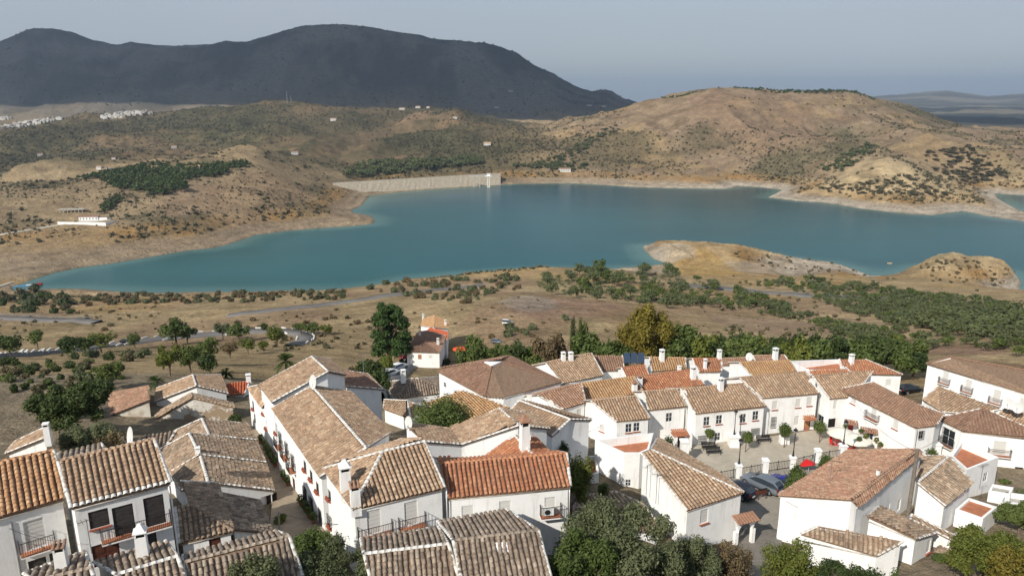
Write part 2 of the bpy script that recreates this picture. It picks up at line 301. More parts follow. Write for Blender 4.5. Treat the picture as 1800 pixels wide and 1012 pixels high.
LAYERS = [
 z3([(-300,112,-44),(300,112,-43),(700,112,-47),(1000,112,-50),(1400,116,-52),(1650,112,-48),(2100,112,-48)]),
 z3([(-300,160,-58),(300,160,-58),(700,160,-60),(1000,160,-62),(1400,160,-62),(1700,160,-57),(2100,160,-54)]),
 z3([(-300,250,-86),(600,250,-87),(700,250,-90.5),(800,250,-90.5),(900,250,-85),(1000,250,-84),(1400,250,-82),(1650,250,-74),(1800,250,-72),(2100,250,-70)]),
 z3([(-300,350,-112),(300,350,-110),(700,350,-102),(900,350,-96),(1300,350,-104),(1600,350,-106),(1800,350,-100),(2100,350,-98)]),
 z3([(-300,480,-137),(300,480,-135),(700,480,-122),(1000,480,-120),(1300,480,-132),(1600,480,-128),(2100,480,-124)]),
 z3([(-300,610,-162),(300,610,-160),(600,610,-155),(800,620,-146),(950,640,-143),(1100,640,-146),(1300,620,-156),(1600,620,-158),(2100,620,-156)]),
 z3([(-300,700,-181),(300,700,-180),(560,700,-176),(700,700,-170)]) + v3([(800,492,700),(900,488,700),(1000,486,700),(1120,487,700)]) + z3([(1220,700,-166),(1400,720,-172),(1600,720,-171),(1800,720,-170),(2100,720,-168)]),
 z3([(-300,780,-188),(560,780,-188),(720,780,-184),(900,800,-183),(1120,800,-182),(1300,800,-181)]) + v3([(1400,480,800),(1480,475,805),(1530,487,805),(1580,481,805),(1620,465,800),(1650,452,800),(1690,449,800),(1740,458,800),(1780,468,800),(1800,480,800)]) + z3([(1900,800,-188),(2100,800,-188)]),
 z3([(-300,900,-181),(0,900,-182),(300,930,-184),(660,950,-186),(1130,925,-184)]) + v3([(1150,431,915),(1200,430,915),(1300,436,900),(1400,454,880),(1460,461,870),(1500,466,870)]) + z3([(1540,880,-195),(2100,880,-195)]),
 z3([(-300,1080,-155),(0,1080,-160),(140,1080,-163),(300,1080,-165),(450,1100,-174),(600,1150,-182),(700,1150,-186),(1100,1100,-195),(2100,1100,-195)]),
 z3([(-300,1300,-135),(0,1300,-146),(300,1300,-140),(500,1350,-152),(620,1400,-170),(680,1400,-188),(1000,1400,-195),(1380,1400,-186),(1500,1350,-178),(1650,1340,-172),(1800,1340,-178),(2100,1340,-170)]),
 v3([(-300,355,1500),(0,348,1500),(100,322,1500),(180,303,1520),(260,294,1520),(330,292,1520),(450,292,1520),(510,297,1520),(560,305,1520),(600,318,1520),(640,338,1520)]) + z3([(700,1560,-192),(900,1560,-192),(1200,1560,-190),(1400,1560,-168),(1500,1560,-146),(1650,1560,-150),(1800,1560,-165),(2100,1560,-150)]),
 z3([(-300,1900,-150),(300,1900,-160),(640,1820,-182),(860,1820,-180),(1000,1800,-172),(1200,1800,-160),(1400,1820,-128),(1600,1850,-118),(1800,1850,-128),(2100,1850,-120)]),
 z3([(-300,2400,-110),(0,2400,-118),(200,2500,-120),(500,2500,-118),(700,2450,-135),(860,2200,-146),(1000,2150,-118),(1200,2150,-70),(1400,2200,-60),(1600,2200,-82),(1800,2200,-105),(2100,2200,-100)]),
 v3([(-300,240,3300),(0,232,3300),(60,222,3300),(100,215,3300),(180,204,3300),(250,200,3300),(300,197,3300),(400,189,3300),(480,179,3300),(520,181,3300),(570,187,3300),(650,190,3300),(700,191,3300),(760,189,3300),(800,197,3250),(850,208,3200),(900,221,3100),(950,238,2850),(985,228,2750),(1030,214,2700),(1080,201,2700),(1150,181,2700),(1200,170,2700),(1250,158,2700),(1290,154,2700),(1340,157,2700),(1400,161,2700),(1450,160,2700),(1500,164,2700),(1540,176,2700),(1580,190,2650),(1620,207,2600),(1660,222,2600),(1720,234,2600),(1800,242,2600),(2100,262,2600)]),
 z3([(-300,4200,-140),(600,4200,-140),(1000,4000,-140),(1400,3700,-120),(1700,4000,-165),(2100,4000,-170)]),
 z3([(-300,5000,-95),(0,5000,-95),(150,5000,-78),(240,5000,-35),(300,5000,-50),(420,5000,-40),(600,5000,-62),(800,5000,-92),(1000,5000,-125),(1200,5000,-150),(2100,5200,-170)]),
 v3([(-300,110,6400),(-100,105,6400),(0,80,6400),(40,62,6500),(60,56,6600),(95,57,6700),(125,62,6800),(165,76,6800),(205,86,6800),(230,81,6800),(270,85,6800),(320,87,6800),(370,83,6800),(398,75,6800),(430,78,6800),(470,67,6800),(520,55,6800),(560,50,6800),(590,49,6800),(640,54,6800),(700,65,6800),(760,74,6800),(800,75,6800),(850,79,6800),(880,87,6800),(905,98,6800),(930,114,6800),(950,128,6800),(980,146,6800),(1010,162,6800),(1040,175,6900),(1055,172,7000),(1070,170,7000),(1100,179,7000),(1150,186,7000),(1200,192,7000)]) + z3([(1400,7200,-160),(1500,7200,-130),(1800,7200,-185),(2100,7000,-190)]),
 z3([(-300,9500,-100),(1200,9500,-150),(1560,9500,-100),(1640,9500,-140),(1700,9500,-110),(1800,9500,-120),(2100,9500,-150)]),
 z3([(-300,12500,-100),(1400,12500,-120),(1600,12500,-75),(1800,12500,-85),(2100,12500,-120)]),
 v3([(-300,175,16000),(1400,184,16000),(1480,180,16000),(1530,171,16000),(1580,168,16000),(1640,162,16000),(1665,161,16000),(1700,166,16000),(1740,171,16000),(1770,168,16000),(1800,166,16000),(1900,170,16000),(2100,178,16000)]),
 z3([(-300,27000,-120),(2100,27000,-120)]),
]
def pchip_cols(Yk, Zk, Yq):
    """Yk,Zk (K,n) knots per column; Yq (m,) -> (m,n)"""
    K, n = Yk.shape; h = np.diff(Yk, axis=0); dl = np.diff(Zk, axis=0) / h
    s = np.zeros_like(Zk); s[0] = dl[0]; s[-1] = dl[-1]
    for k in range(1, K - 1):
        a, b = dl[k - 1], dl[k]; w1 = 2 * h[k] + h[k - 1]; w2 = h[k] + 2 * h[k - 1]
        with np.errstate(divide='ignore', invalid='ignore'): hm = (w1 + w2) / (w1 / a + w2 / b)
        s[k] = np.where(a * b > 0, hm, 0)
    R = np.zeros((len(Yq), n)); cols = np.arange(n)
    for i, y in enumerate(Yq):
        k = np.clip((Yk <= y).sum(0) - 1, 0, K - 2); y0 = Yk[k, cols]; hh = h[k, cols]; t = np.clip((y - y0) / hh, 0, 1)
        z0, z1, s0, s1 = Zk[k, cols], Zk[k + 1, cols], s[k, cols], s[k + 1, cols]
        R[i] = (2*t**3-3*t**2+1)*z0 + (t**3-2*t**2+t)*hh*s0 + (-2*t**3+3*t**2)*z1 + (t**3-t**2)*hh*s1
    return R
# hillside under the village: scattered ground heights
VC = [(200,1000,-31.5),(60,1005,-31.5),(330,1000,-31.8),(500,930,-35.3),(520,890,-36),(495,830,-36.8),(475,800,-37.3),(455,770,-38),(100,770,-38),(230,795,-37),(620,985,-34.5),(800,985,-34.5),(950,985,-35.5),(1050,900,-39.5),(880,830,-37.5),(1040,840,-39.5),(1060,800,-44.5),(1075,775,-47),(1110,770,-47.2),(1035,775,-45.5),(1080,1000,-40.5),(1320,950,-43),(1340,905,-43.4),(1250,990,-42.5),(1350,990,-42.5),(1560,800,-46.8),(1650,810,-46.3),(1770,850,-46.6),(1700,830,-46),(1740,950,-42.5),(1660,1005,-41),(1500,1010,-41),(1600,940,-41.8),(800,720,-46.5),(700,745,-46.5),(740,700,-49.5),(690,700,-49.5),(780,680,-50),(600,690,-43),(900,690,-45.5),(1000,660,-50),(1180,640,-52),(1350,640,-52),(1580,690,-50),(1780,700,-48),(300,740,-40),(390,735,-41),(60,800,-36),(-150,900,-35),(-300,1000,-30),(1950,1000,-41),(1950,800,-45),(1900,700,-48)]
VCW = np.array([list(P(*c)) for c in VC] + [[x, y, z] for x, y, z in [(0,14,-14),(-16,22,-19),(16,22,-20),(0,32,-25.5),(-25,34,-26),(25,36,-29),(-60,40,-28),(60,45,-34),(-110,60,-34),(110,60,-38),(-110,112,-45),(110,112,-47)]])
def village_h(x, y):
    num = 0; den = 0
    for a, b, c in VCW:
        w = 1 / ((x - a) ** 2 + (y - b) ** 2 + 6.0) ** 1.7; num = num + w * c; den = den + w
    return num / den
a_in = np.linspace(-.72, .72, 700); step = a_in[1] - a_in[0]
a_out = .72 + np.cumsum(step * np.linspace(1.5, 20, 40)); AX = np.concatenate([-a_out[::-1], a_in, a_out]); NA = len(AX)
YX = np.concatenate([np.exp(np.linspace(math.log(12), math.log(560), 230))[:-1], np.exp(np.linspace(math.log(560), math.log(2400), 320))[:-1], np.exp(np.linspace(math.log(2400), math.log(27000), 150))]); NY = len(YX)
Yk = []; Zk = []
for lay in LAYERS:
    lay = sorted(lay); la = [p[0] for p in lay]
    Yk.append(np.interp(AX, la, [p[1] for p in lay])); Zk.append(np.interp(AX, la, [p[2] for p in lay]))
Yk = np.array(Yk); Zk = np.array(Zk)
BIG = pchip_cols(Yk, Zk, YX)
XX = YX[:, None] * AX[None, :]; YY = np.repeat(YX[:, None], NA, 1)
# distance to the crest knots, to keep the modelled skylines true
CR = np.ones_like(BIG)
for k in (14, 17): CR *= 1 - .75 * np.exp(-((YX[:, None] - Yk[k][None]) / (.06 * Yk[k][None])) ** 2)
sd = np.full(BIG.shape, 4000.0); msk = (YX > 350) & (YX < 3200)
sd[msk] = np.minimum(sdpoly(XX[msk], YY[msk], LAKE), sdpoly(XX[msk], YY[msk], INLET))
wig = fbm(XX, YY, 60, 3, 31) * (.8 + 6 * sstep(.0, .2, AX)[None, :]) * sstep(500, 900, YY)
sdw = sd + wig * sstep(0, 30, np.abs(sd)) * .8
amp = sstep(900, 1700, YY) * sstep(20, 260, sd)
nz1 = fbm(XX, YY, 420, 5, 3, ridged=True) * 38 + fbm(XX, YY, 150, 4, 9, ridged=True) * 15
nzm = fbm(XX, YY, 1500, 5, 5, ridged=True) * 85 + fbm(XX, YY, 500, 5, 6, ridged=True) * 55
far = sstep(4300, 5600, YY) * (1 - sstep(9000, 12000, YY) * .6) * (1 - .75 * sstep(.12, .3, AX)[None, :] )
BIGN = BIG + CR * amp * (nz1 * (1 - .5 * sstep(3500, 5000, YY)) + nzm * far)
BIGN += fbm(XX, YY, 45, 4, 12) * 2.2 * sstep(150, 500, YY) * sstep(0, 60, sd) + fbm(XX, YY, 12, 3, 14) * .5 * sstep(120, 200, YY) * (1 - sstep(900, 1400, YY))
nv_ = int((YX < 125).sum()); vh = village_h(XX[:nv_], YY[:nv_]); bw = sstep(98, 118, YY[:nv_]); BIGN[:nv_] = vh * (1 - bw) + BIGN[:nv_] * bw
# rocky outcrops at the point and at the mound on the right
out_r = sstep(.45, .55, AX)[None, :] * sstep(760, 790, YY) * (1 - sstep(850, 880, YY))
BIGN += out_r * fbm(XX, YY, 30, 4, 77, ridged=True) * 5
head_ = sstep(.15, .22, AX)[None, :] * sstep(820, 850, YY) * (1 - sstep(930, 960, YY)); BIGN += head_ * fbm(XX, YY, 34, 4, 79, ridged=True) * 3.5
steep = 1 + sstep(.12, .2, AX)[None, :] * sstep(740, 790, YY) * (1 - sstep(950, 1000, YY)) * (2.2 + 5 * sstep(.43, .5, AX)[None, :])
g = np.where(sdw > 0, .5 + steep * .16 * sdw + .0011 * sdw ** 2, -.35 + .22 * sdw)
g = np.maximum(g, -14)
# steps left by the falling water
ter = np.where((g > .6) & (g < 22), g + .5 * np.sin(g * 1.5) , g)
up = np.maximum(BIGN - WATER, 1.2 + .02 * np.clip(sdw, 0, 100))
Z = np.where(sdw > 0, WATER + np.minimum(ter, up), WATER + g)
k_ = 6.0
sm = WATER + -k_ * np.log(np.exp(-np.clip(ter, -60, 200) / k_) + np.exp(-np.clip(up, 0, 200) / k_) + 1e-12)
Z = np.where((sdw > 25) & (g < 190) & (up < 190), np.maximum(sm, WATER + 1), Z)
# flat places of the village
PLAZA_Z = -47.0; PARK_Z = -44.2
def ipoly(px, z): return np.array([[P(u, v, z).x, P(u, v, z).y] for u, v in px])
PLAZA_PX = [(1150,800),(1190,770),(1345,757),(1450,745),(1470,760),(1600,790),(1660,800),(1690,850),(1560,850),(1300,868),(1200,850)]
PARK_PX = [(1240,842),(1297,838),(1480,806),(1500,850),(1400,905),(1362,935),(1290,905)]
PLAZA = ipoly(PLAZA_PX, PLAZA_Z); PARK = ipoly(PARK_PX, PARK_Z)
sl_ = slice(int((YX < 55).sum()), int((YX < 130).sum()))
s1 = sdpoly(XX[sl_], YY[sl_], PLAZA); Z[sl_] = Z[sl_] + (PLAZA_Z - .15 - Z[sl_]) * (1 - sstep(0, 3, s1))
s2 = sdpoly(XX[sl_], YY[sl_], PARK); Z[sl_] = Z[sl_] + (PARK_Z - .15 - Z[sl_]) * (1 - sstep(0, 1.2, s2))
def bil(G, x, y):
    x = np.asarray(x, float); y = np.asarray(y, float); a = x / np.maximum(y, .1)
    fa = np.interp(a, AX, np.arange(NA)); fy = np.clip(np.interp(y, YX, np.arange(NY)), 0, NY - 1.001)
    i = np.minimum(fa.astype(int), NA - 2); j = fy.astype(int); u = fa - i; w = fy - j
    return (G[j, i] * (1 - u) + G[j, i + 1] * u) * (1 - w) + (G[j + 1, i] * (1 - u) + G[j + 1, i + 1] * u) * w
def H(x, y): return bil(Z, x, y)
def G3(u, v, dz=0.0, ymin=60):
    """the place on the ground seen at (u, v)"""
    x, y, z = ray(u, v); ys = np.exp(np.linspace(math.log(ymin), math.log(26000), 4000)); t = ys / y
    below = (t * z) <= H(t * x, ys)
    i = int(np.argmax(below)) if below.any() else len(ys) - 1
    tt = t[i]; return Vector((x * tt, y * tt, float(H(x * tt, y * tt)) + dz))
# ---- ground colours: dry grass, soil, bleached shore, scrubland, wooded mountain
def mixc(c, d, w): return c + (np.array(d) - c) * w[..., None]
n1 = fbm(XX, YY, 160, 5, 41); n2 = fbm(XX, YY, 40, 5, 43); n3 = fbm(XX, YY, 700, 4, 45); n4 = fbm(XX, YY, 14, 4, 47)
C = np.zeros(BIG.shape + (3,)) + np.array([.45, .335, .19])
C = mixc(C, [.55, .42, .245], sstep(-.1, .4, n1)); C = mixc(C, [.37, .27, .155], sstep(.05, .5, n2) * .8)
C = mixc(C, [.20, .18, .095], sstep(.12, .45, n4 * .6 + n2 * .6) * .4)
rhill = sstep(-.02, .10, AX)[None, :] * sstep(1500, 1800, YY) * (1 - sstep(3000, 3600, YY))
C = mixc(C, [.27, .195, .13], rhill * .85); C = mixc(C, [.20, .135, .08], rhill * sstep(0, .5, n2) * .7); C = mixc(C, [.17, .145, .085], rhill * sstep(.1, .4, n3) * .75)
C = mixc(C, [.40, .28, .13], rhill * sstep(.1, .3, -n1) * .4)
lhill = (1 - sstep(-.02, .08, AX))[None, :] * sstep(1450, 1900, YY) * (1 - sstep(3600, 4200, YY))
C = mixc(C, [.15, .11, .065], lhill * .9); C = mixc(C, [.085, .08, .042], lhill * sstep(-.1, .35, n1) * .7); C = mixc(C, [.27, .185, .10], lhill * sstep(.16, .42, n3 * .6 + n2 * .5) * .8)
def sf(lam, seed, thr, m, col, w):
    global C
    C = mixc(C, col, sstep(thr - .08, thr + .22, fbm(XX, YY, lam, 4, seed)) * m * w)
sf(300, 81, .05, lhill, [.085, .08, .045], .75); sf(500, 83, .1, lhill, [.10, .095, .05], .5); sf(220, 85, .2, rhill, [.14, .115, .065], .75); sf(160, 87, .24, rhill * sstep(.2, .35, AX)[None, :], [.115, .11, .058], .7)
hl_ = sstep(-.02, .06, -AX)[None, :] * sstep(880, 1000, YY) * (1 - sstep(1500, 1700, YY)); C = mixc(C, [.25, .185, .115], hl_ * .65); sf(120, 89, .1, hl_, [.13, .11, .065], .7)
mt = sstep(4000, 5600, YY) * (1 - sstep(10500, 12500, YY))
C = mixc(C, [.036, .038, .040], mt * .95); C = mixc(C, [.15, .13, .11], mt * sstep(.0, .35, n3 * .5 + n1 * .6) * .9); C = mixc(C, [.20, .18, .16], mt * sstep(.25, .5, fbm(XX, YY * .5, 700, 6, 59, ridged=True)) * .6); C = mixc(C, [.02, .026, .022], mt * sstep(.05, .3, fbm(XX, YY, 900, 5, 57)) * .7)
C = mixc(C, [.20, .18, .16], mt * sstep(.2, .5, fbm(XX, YY, 380, 6, 51)) * .35)
pl = sstep(3000, 4200, YY) * sstep(.40, .48, AX)[None, :]
C = mixc(C, [.06, .062, .045], pl * .85); C = mixc(C, [.30, .25, .17], pl * sstep(.15, .3, fbm(XX / 3, YY, 700, 4, 53)) * .7)
sh = np.clip(Z - WATER, 0, 100) + fbm(XX, YY, 50, 4, 55) * 2.5
inreg = sstep(620, 760, YY) * (1 - sstep(2400, 2700, YY))
og = (1 - sstep(14, 24, sh)) * inreg * (sd < 400)
C = mixc(C, [.36, .215, .085], og * (.35 + .5 * sstep(-.1, .3, n2)))
pale = (1 - sstep(6.5, 11, sh)) * inreg
strat = .5 + .5 * np.sin(sh * 2.2 + n2 * 2)
rb = sstep(-.02, .1, AX)[None, :]
C = mixc(C, [.30, .225, .145], pale * .9 * (1 - rb)); C = mixc(C, [.40, .325, .235], pale * .9 * rb); C = mixc(C, [.52, .45, .36], pale * (1 - sstep(2.0, 8.0, sh)) * (.12 + .75 * sstep(.1, .3, AX)[None, :])); C = mixc(C, [.24, .18, .12], pale * sstep(.5, 1, strat) * .55)
wet = (1 - sstep(.2, 1.2, Z - WATER)) * inreg; C = mixc(C, [.22, .18, .12], wet * .7)
sf(60, 95, .30, (YY < 800) * 1.0, [.22, .175, .10], .5); C = mixc(C, [.46, .30, .12], sstep(.1, .4, fbm(XX, YY * 2.5, 150, 4, 63)) * sstep(330, 420, YY) * (1 - sstep(760, 800, YY)) * .5)
red = sstep(.10, .28, fbm(XX, YY, 60, 3, 61)) * (1 - sstep(500, 640, YY)) * sstep(160, 260, YY); C = mixc(C, [.38, .25, .165], red * .5)
vil = 1 - sstep(105, 130, YY); C = mixc(C, [.30, .25, .185], vil * .8)
def blob(u, v, r, col, w=.8, asp=3.0):
    global C
    p = G3(u, v); d = p.y; rr = r * d / F
    q = ((XX - p.x) / rr) ** 2 + ((YY - p.y) / (rr * asp)) ** 2 + n2 * .5
    C = mixc(C, col, (1 - sstep(.5, 1.1, q)) * w)
for b in [(1000,540,110,(.33,.21,.15),.7,1.5),(930,530,60,(.36,.30,.24),.7,2),(1130,560,120,(.33,.22,.13),.6,1),(1380,575,130,(.36,.255,.17),.8,2),(1700,615,70,(.33,.21,.15),.8,1),(620,600,110,(.36,.27,.15),.6,2),(1230,470,60,(.46,.30,.11),.75,2.5),(1180,445,40,(.50,.43,.34),.6,2),(340,350,60,(.33,.23,.15),.7,2),(450,340,90,(.30,.205,.125),.6,2),(730,205,30,(.36,.24,.15),.6,4),(1330,200,120,(.31,.20,.13),.5,2)]: blob(*b)
ii = np.arange(NY - 1)[:, None] * NA + np.arange(NA - 1)[None, :]
quads = np.stack([ii, ii + 1, ii + NA + 1, ii + NA], -1).reshape(-1, 4)
V = np.stack([XX, YY, Z], -1).reshape(-1, 3)
gm = bpy.data.materials.new('ground'); gm.use_nodes = True; t = gm.node_tree; b = t.nodes['Principled BSDF']
b.inputs['Roughness'].default_value = 1; b.inputs['Specular IOR Level'].default_value = .05
at = t.nodes.new('ShaderNodeVertexColor'); at.layer_name = 'col'
ge = t.nodes.new('ShaderNodeNewGeometry')
def noise_mul(sc, lo, hi, prev, a=.3, bb=.7):
    n = t.nodes.new('ShaderNodeTexNoise'); n.inputs['Scale'].default_value = sc; n.inputs['Detail'].default_value = 9; n.inputs['Roughness'].default_value = .72
    t.links.new(ge.outputs['Position'], n.inputs['Vector']); r = t.nodes.new('ShaderNodeMapRange')
    r.inputs['From Min'].default_value = a; r.inputs['From Max'].default_value = bb; r.inputs['To Min'].default_value = lo; r.inputs['To Max'].default_value = hi
    t.links.new(n.outputs['Fac'], r.inputs['Value']); m = t.nodes.new('ShaderNodeMix'); m.data_type = 'RGBA'; m.blend_type = 'MULTIPLY'; m.inputs['Factor'].default_value = 1
    t.links.new(prev, m.inputs['A']); t.links.new(r.outputs[0], m.inputs['B']); return m.outputs['Result']
o_ = noise_mul(.035, .62, 1.32, at.outputs['Color']); o_ = noise_mul(.11, .78, 1.2, o_); o_ = noise_mul(.4, .62, 1.3, o_); o_ = noise_mul(2.5, .72, 1.2, o_)
t.links.new(o_, b.inputs['Base Color'])
nb = t.nodes.new('ShaderNodeTexNoise'); nb.inputs['Scale'].default_value = .12; nb.inputs['Detail'].default_value = 10; nb.inputs['Roughness'].default_value = .7; t.links.new(ge.outputs['Position'], nb.inputs['Vector'])
bp = t.nodes.new('ShaderNodeBump'); bp.inputs['Strength'].default_value = .9; bp.inputs['Distance'].default_value = 5
t.links.new(nb.outputs['Fac'], bp.inputs['Height']); t.links.new(bp.outputs[0], b.inputs['Normal'])
C4 = np.concatenate([C, np.ones(C.shape[:2] + (1,))], -1)
gme = npmesh('ground', V, quads, gm, smooth=True, attrs={'col': ('POINT', 'FLOAT_COLOR', C4)})
tag(link('ground', gme), kind='structure')
# the rest of the hillside, around and behind the viewpoint
gx = np.linspace(-420, 420, 85); gy = np.linspace(-300, 300, 61); GX, GY = np.meshgrid(gx, gy)
near_ = village_h(np.clip(GX, -130, 130), np.clip(GY, 12, 112))
GZ = np.where(GY < 12, -3 - 11 * sstep(-12, 12, GY) - .02 * np.abs(GY), near_)
GZ = np.where(GY > 112, -47 - (GY - 112) * .26, GZ) - np.where((np.abs(GX) < 1.18 * np.maximum(GY, 0)) , 16, .3)
GZ = np.where((np.abs(GX) < 30) & (GY > 0) & (GY < 40), GZ - 6, GZ)
gi = np.arange(60)[:, None] * 85 + np.arange(84)[None, :]
tag(link('hillside', npmesh('hillside', np.stack([GX, GY, GZ], -1).reshape(-1, 3), np.stack([gi, gi + 1, gi + 86, gi + 85], -1).reshape(-1, 4), mat('hillside_soil', (.22, .17, .10), 1, var=.4, scale=.2), smooth=True)), kind='structure')
# ---- water
wx = np.linspace(-1500, 2200, 240); wy = np.linspace(520, 2150, 160); WX, WY = np.meshgrid(wx, wy)
ws = np.minimum(sdpoly(WX, WY, LAKE), sdpoly(WX, WY, INLET))
wcol = np.zeros(WX.shape + (3,)) + np.array([.0, .072, .078])
wcol = mixc(wcol, [.0, .052, .070], sstep(1100, 1700, WY)); wcol = mixc(wcol, [.0, .085, .080], sstep(0, .3, -WX / WY) * .8)
wcol = mixc(wcol, [.06, .15, .135], 1 - sstep(3, 38, -ws + 8 * fbm(WX, WY, 60, 3, 71))); 
wcol = wcol * (1 + .30 * fbm(WX * .5, WY * 1.8, 260, 5, 73) + .12 * fbm(WX * .25, WY * 2.2, 60, 3, 75))[..., None]
wm = bpy.data.materials.new('lake_water'); wm.use_nodes = True; t = wm.node_tree; b = t.nodes['Principled BSDF']
at = t.nodes.new('ShaderNodeVertexColor'); at.layer_name = 'col'; t.links.new(at.outputs['Color'], b.inputs['Base Color'])
b.inputs['Roughness'].default_value = .2; b.inputs['IOR'].default_value = 1.33; b.inputs['Specular IOR Level'].default_value = .2
nb = t.nodes.new('ShaderNodeTexNoise'); nb.inputs['Scale'].default_value = .35; nb.inputs['Detail'].default_value = 7; ge = t.nodes.new('ShaderNodeNewGeometry'); t.links.new(ge.outputs['Position'], nb.inputs['Vector'])
bp = t.nodes.new('ShaderNodeBump'); bp.inputs['Strength'].default_value = .35; bp.inputs['Distance'].default_value = .6
t.links.new(nb.outputs['Fac'], bp.inputs['Height']); t.links.new(bp.outputs[0], b.inputs['Normal'])
gi = np.arange(159)[:, None] * 240 + np.arange(239)[None, :]
tag(link('lake_water', npmesh('lake_water', np.stack([WX, WY, np.full(WX.shape, WATER)], -1).reshape(-1, 3), np.stack([gi, gi + 1, gi + 241, gi + 240], -1).reshape(-1, 4), wm, smooth=True, attrs={'col': ('POINT', 'FLOAT_COLOR', np.concatenate([wcol, np.ones(WX.shape + (1,))], -1))})), kind='structure')
# ------------------------------------------------------------------ building kit
TILE_K = 6
def tile_template(r1, r0, L, rise):
    """barrel tile along -y (low end at y=0), arch of five points"""
    vs = []
    for y, r, z in ((0.0, r1, .035), (-L, r0, .0)):
        for k in range(5):
            a = math.pi * k / 4; vs.append((r * math.cos(a) * 1.0, y, z + r * .85 * math.sin(a)))
    fs = [(k, k + 1, k + 6, k + 5) for k in range(4)]
    return np.array(vs), np.array(fs)
_tm = {}
def tile_mesh(pal, sp, ex):
    k = (pal, sp, ex)
    if k not in _tm:
        tv, tf = tile_template(sp * .40, sp * .33, ex * 1.12, 0); _tm[k] = npmesh('tile', tv, tf, PAL[pal], smooth=True)
    return _tm[k]
def face_basis(pts):
    n = Vector((0, 0, 0))
    for i in range(len(pts)):
        a, b = pts[i], pts[(i + 1) % len(pts)]; n += a.cross(b)
    n.normalize()
    if n.z < 0: n = -n
    d = Vector((0, 0, -1)) - n * n.dot(Vector((0, 0, -1)))
    if d.length < 1e-4: d = Vector((0, -1, 0))
    d.normalize(); a = d.cross(n); return n, d, a
def tiles_on(pts, sp, ex, jit):
    """positions of the tiles on one roof face: arrays of origin, across, down, normal"""
    n, d, a = face_basis(pts); o = pts[0]
    pq = [((p - o).dot(a), (p - o).dot(d)) for p in pts]
    pmin = min(p for p, q in pq); pmax = max(p for p, q in pq); cols = max(1, int(round((pmax - pmin) / sp))); spp = (pmax - pmin) / cols
    res = []
    for c in range(cols):
        x = pmin + (c + .5) * spp; qs = []
        for i in range(len(pq)):
            (x0, y0), (x1, y1) = pq[i], pq[(i + 1) % len(pq)]
            if (x0 > x) != (x1 > x): qs.append(y0 + (x - x0) / (x1 - x0) * (y1 - y0))
        qs.sort()
        for q0, q1 in zip(qs[::2], qs[1::2]):
            k = 0; lo = q1 + .06
            sag = random.uniform(-.02, .02) * jit
            while lo > q0 + ex * .75:
                res.append((x + random.uniform(-.012, .012) * jit + sag, lo + random.uniform(-.02, .02) * jit, k == 0, random.uniform(0, .012) * jit)); lo -= ex; k += 1
    return n, d, a, o, res
def roof_tiles(faces, pal, base, parent, sp=.34, ex=.36, jit=1.0, single=False, white_eave=False):
    Vs = []; Fs = []; tints = []; cnt = 0; cand = []; Vw = []; Fw = []; cw = 0
    tv, tf = tile_template(sp * .40, sp * .33, ex * 1.12, 0)
    for pts in faces:
        n, d, a, o, res = tiles_on(pts, sp, ex, jit)
        if not res: continue
        A_ = np.array(a); D_ = np.array(d); N_ = np.array(n); O_ = np.array(o) - np.array(base)
        for (x, q, first, h) in res:
            pos = O_ + A_ * x + D_ * q + N_ * (.02 + h)
            cand.append((pos, A_, D_, N_, first))
    if not cand: return
    if single:
        order = sorted(range(len(cand)), key=lambda i: float(np.linalg.norm(cand[i][0] + np.array(base))))
        sing = set(order[:300 - (40 if white_eave else 0)])
    else: sing = set()
    me = tile_mesh(pal, sp, ex)
    P0 = []; 
    for i, (pos, A_, D_, N_, first) in enumerate(cand):
        if first and white_eave:
            vv = pos + tv[:, :1] * 1.12 * A_ + tv[:, 1:2] * .8 * D_ + (tv[:, 2:] + .012) * N_; Vw.append(vv); Fw.append(tf + cw * 10); cw += 1; continue
        if i in sing:
            yaw = random.uniform(-.03, .03) * jit
            mt = Matrix(((A_[0], D_[0], N_[0], pos[0]), (A_[1], D_[1], N_[1], pos[1]), (A_[2], D_[2], N_[2], pos[2]), (0, 0, 0, 1))) @ Matrix.Rotation(yaw, 4, 'Z')
            link('tile', me, parent, mat4=mt); continue
        P0.append(i)
    if P0:
        pos = np.array([cand[i][0] for i in P0]); Aa = np.array([cand[i][1] for i in P0]); Dd = np.array([cand[i][2] for i in P0]); Nn = np.array([cand[i][3] for i in P0])
        Dd = Dd + Aa * (RS.uniform(-.03, .03, (len(P0), 1)) * jit)
        VV = pos[:, None, :] + tv[None, :, :1] * Aa[:, None, :] + tv[None, :, 1:2] * Dd[:, None, :] + tv[None, :, 2:] * Nn[:, None, :]
        FF = tf[None] + (np.arange(len(P0)) * 10)[:, None, None]
        tn = RS.rand(len(P0)).repeat(4)
        o = link('tile_rows', npmesh('tile_rows', VV.reshape(-1, 3), FF.reshape(-1, 4), PAL[pal], smooth=True, attrs={'tint': ('FACE', 'FLOAT', tn)}), parent); o['kind'] = 'stuff'
    if cw:
        link('eave_tiles', npmesh('eave_tiles', np.concatenate(Vw), np.concatenate(Fw), PAL['whitet'], smooth=True), parent)['kind'] = 'stuff'
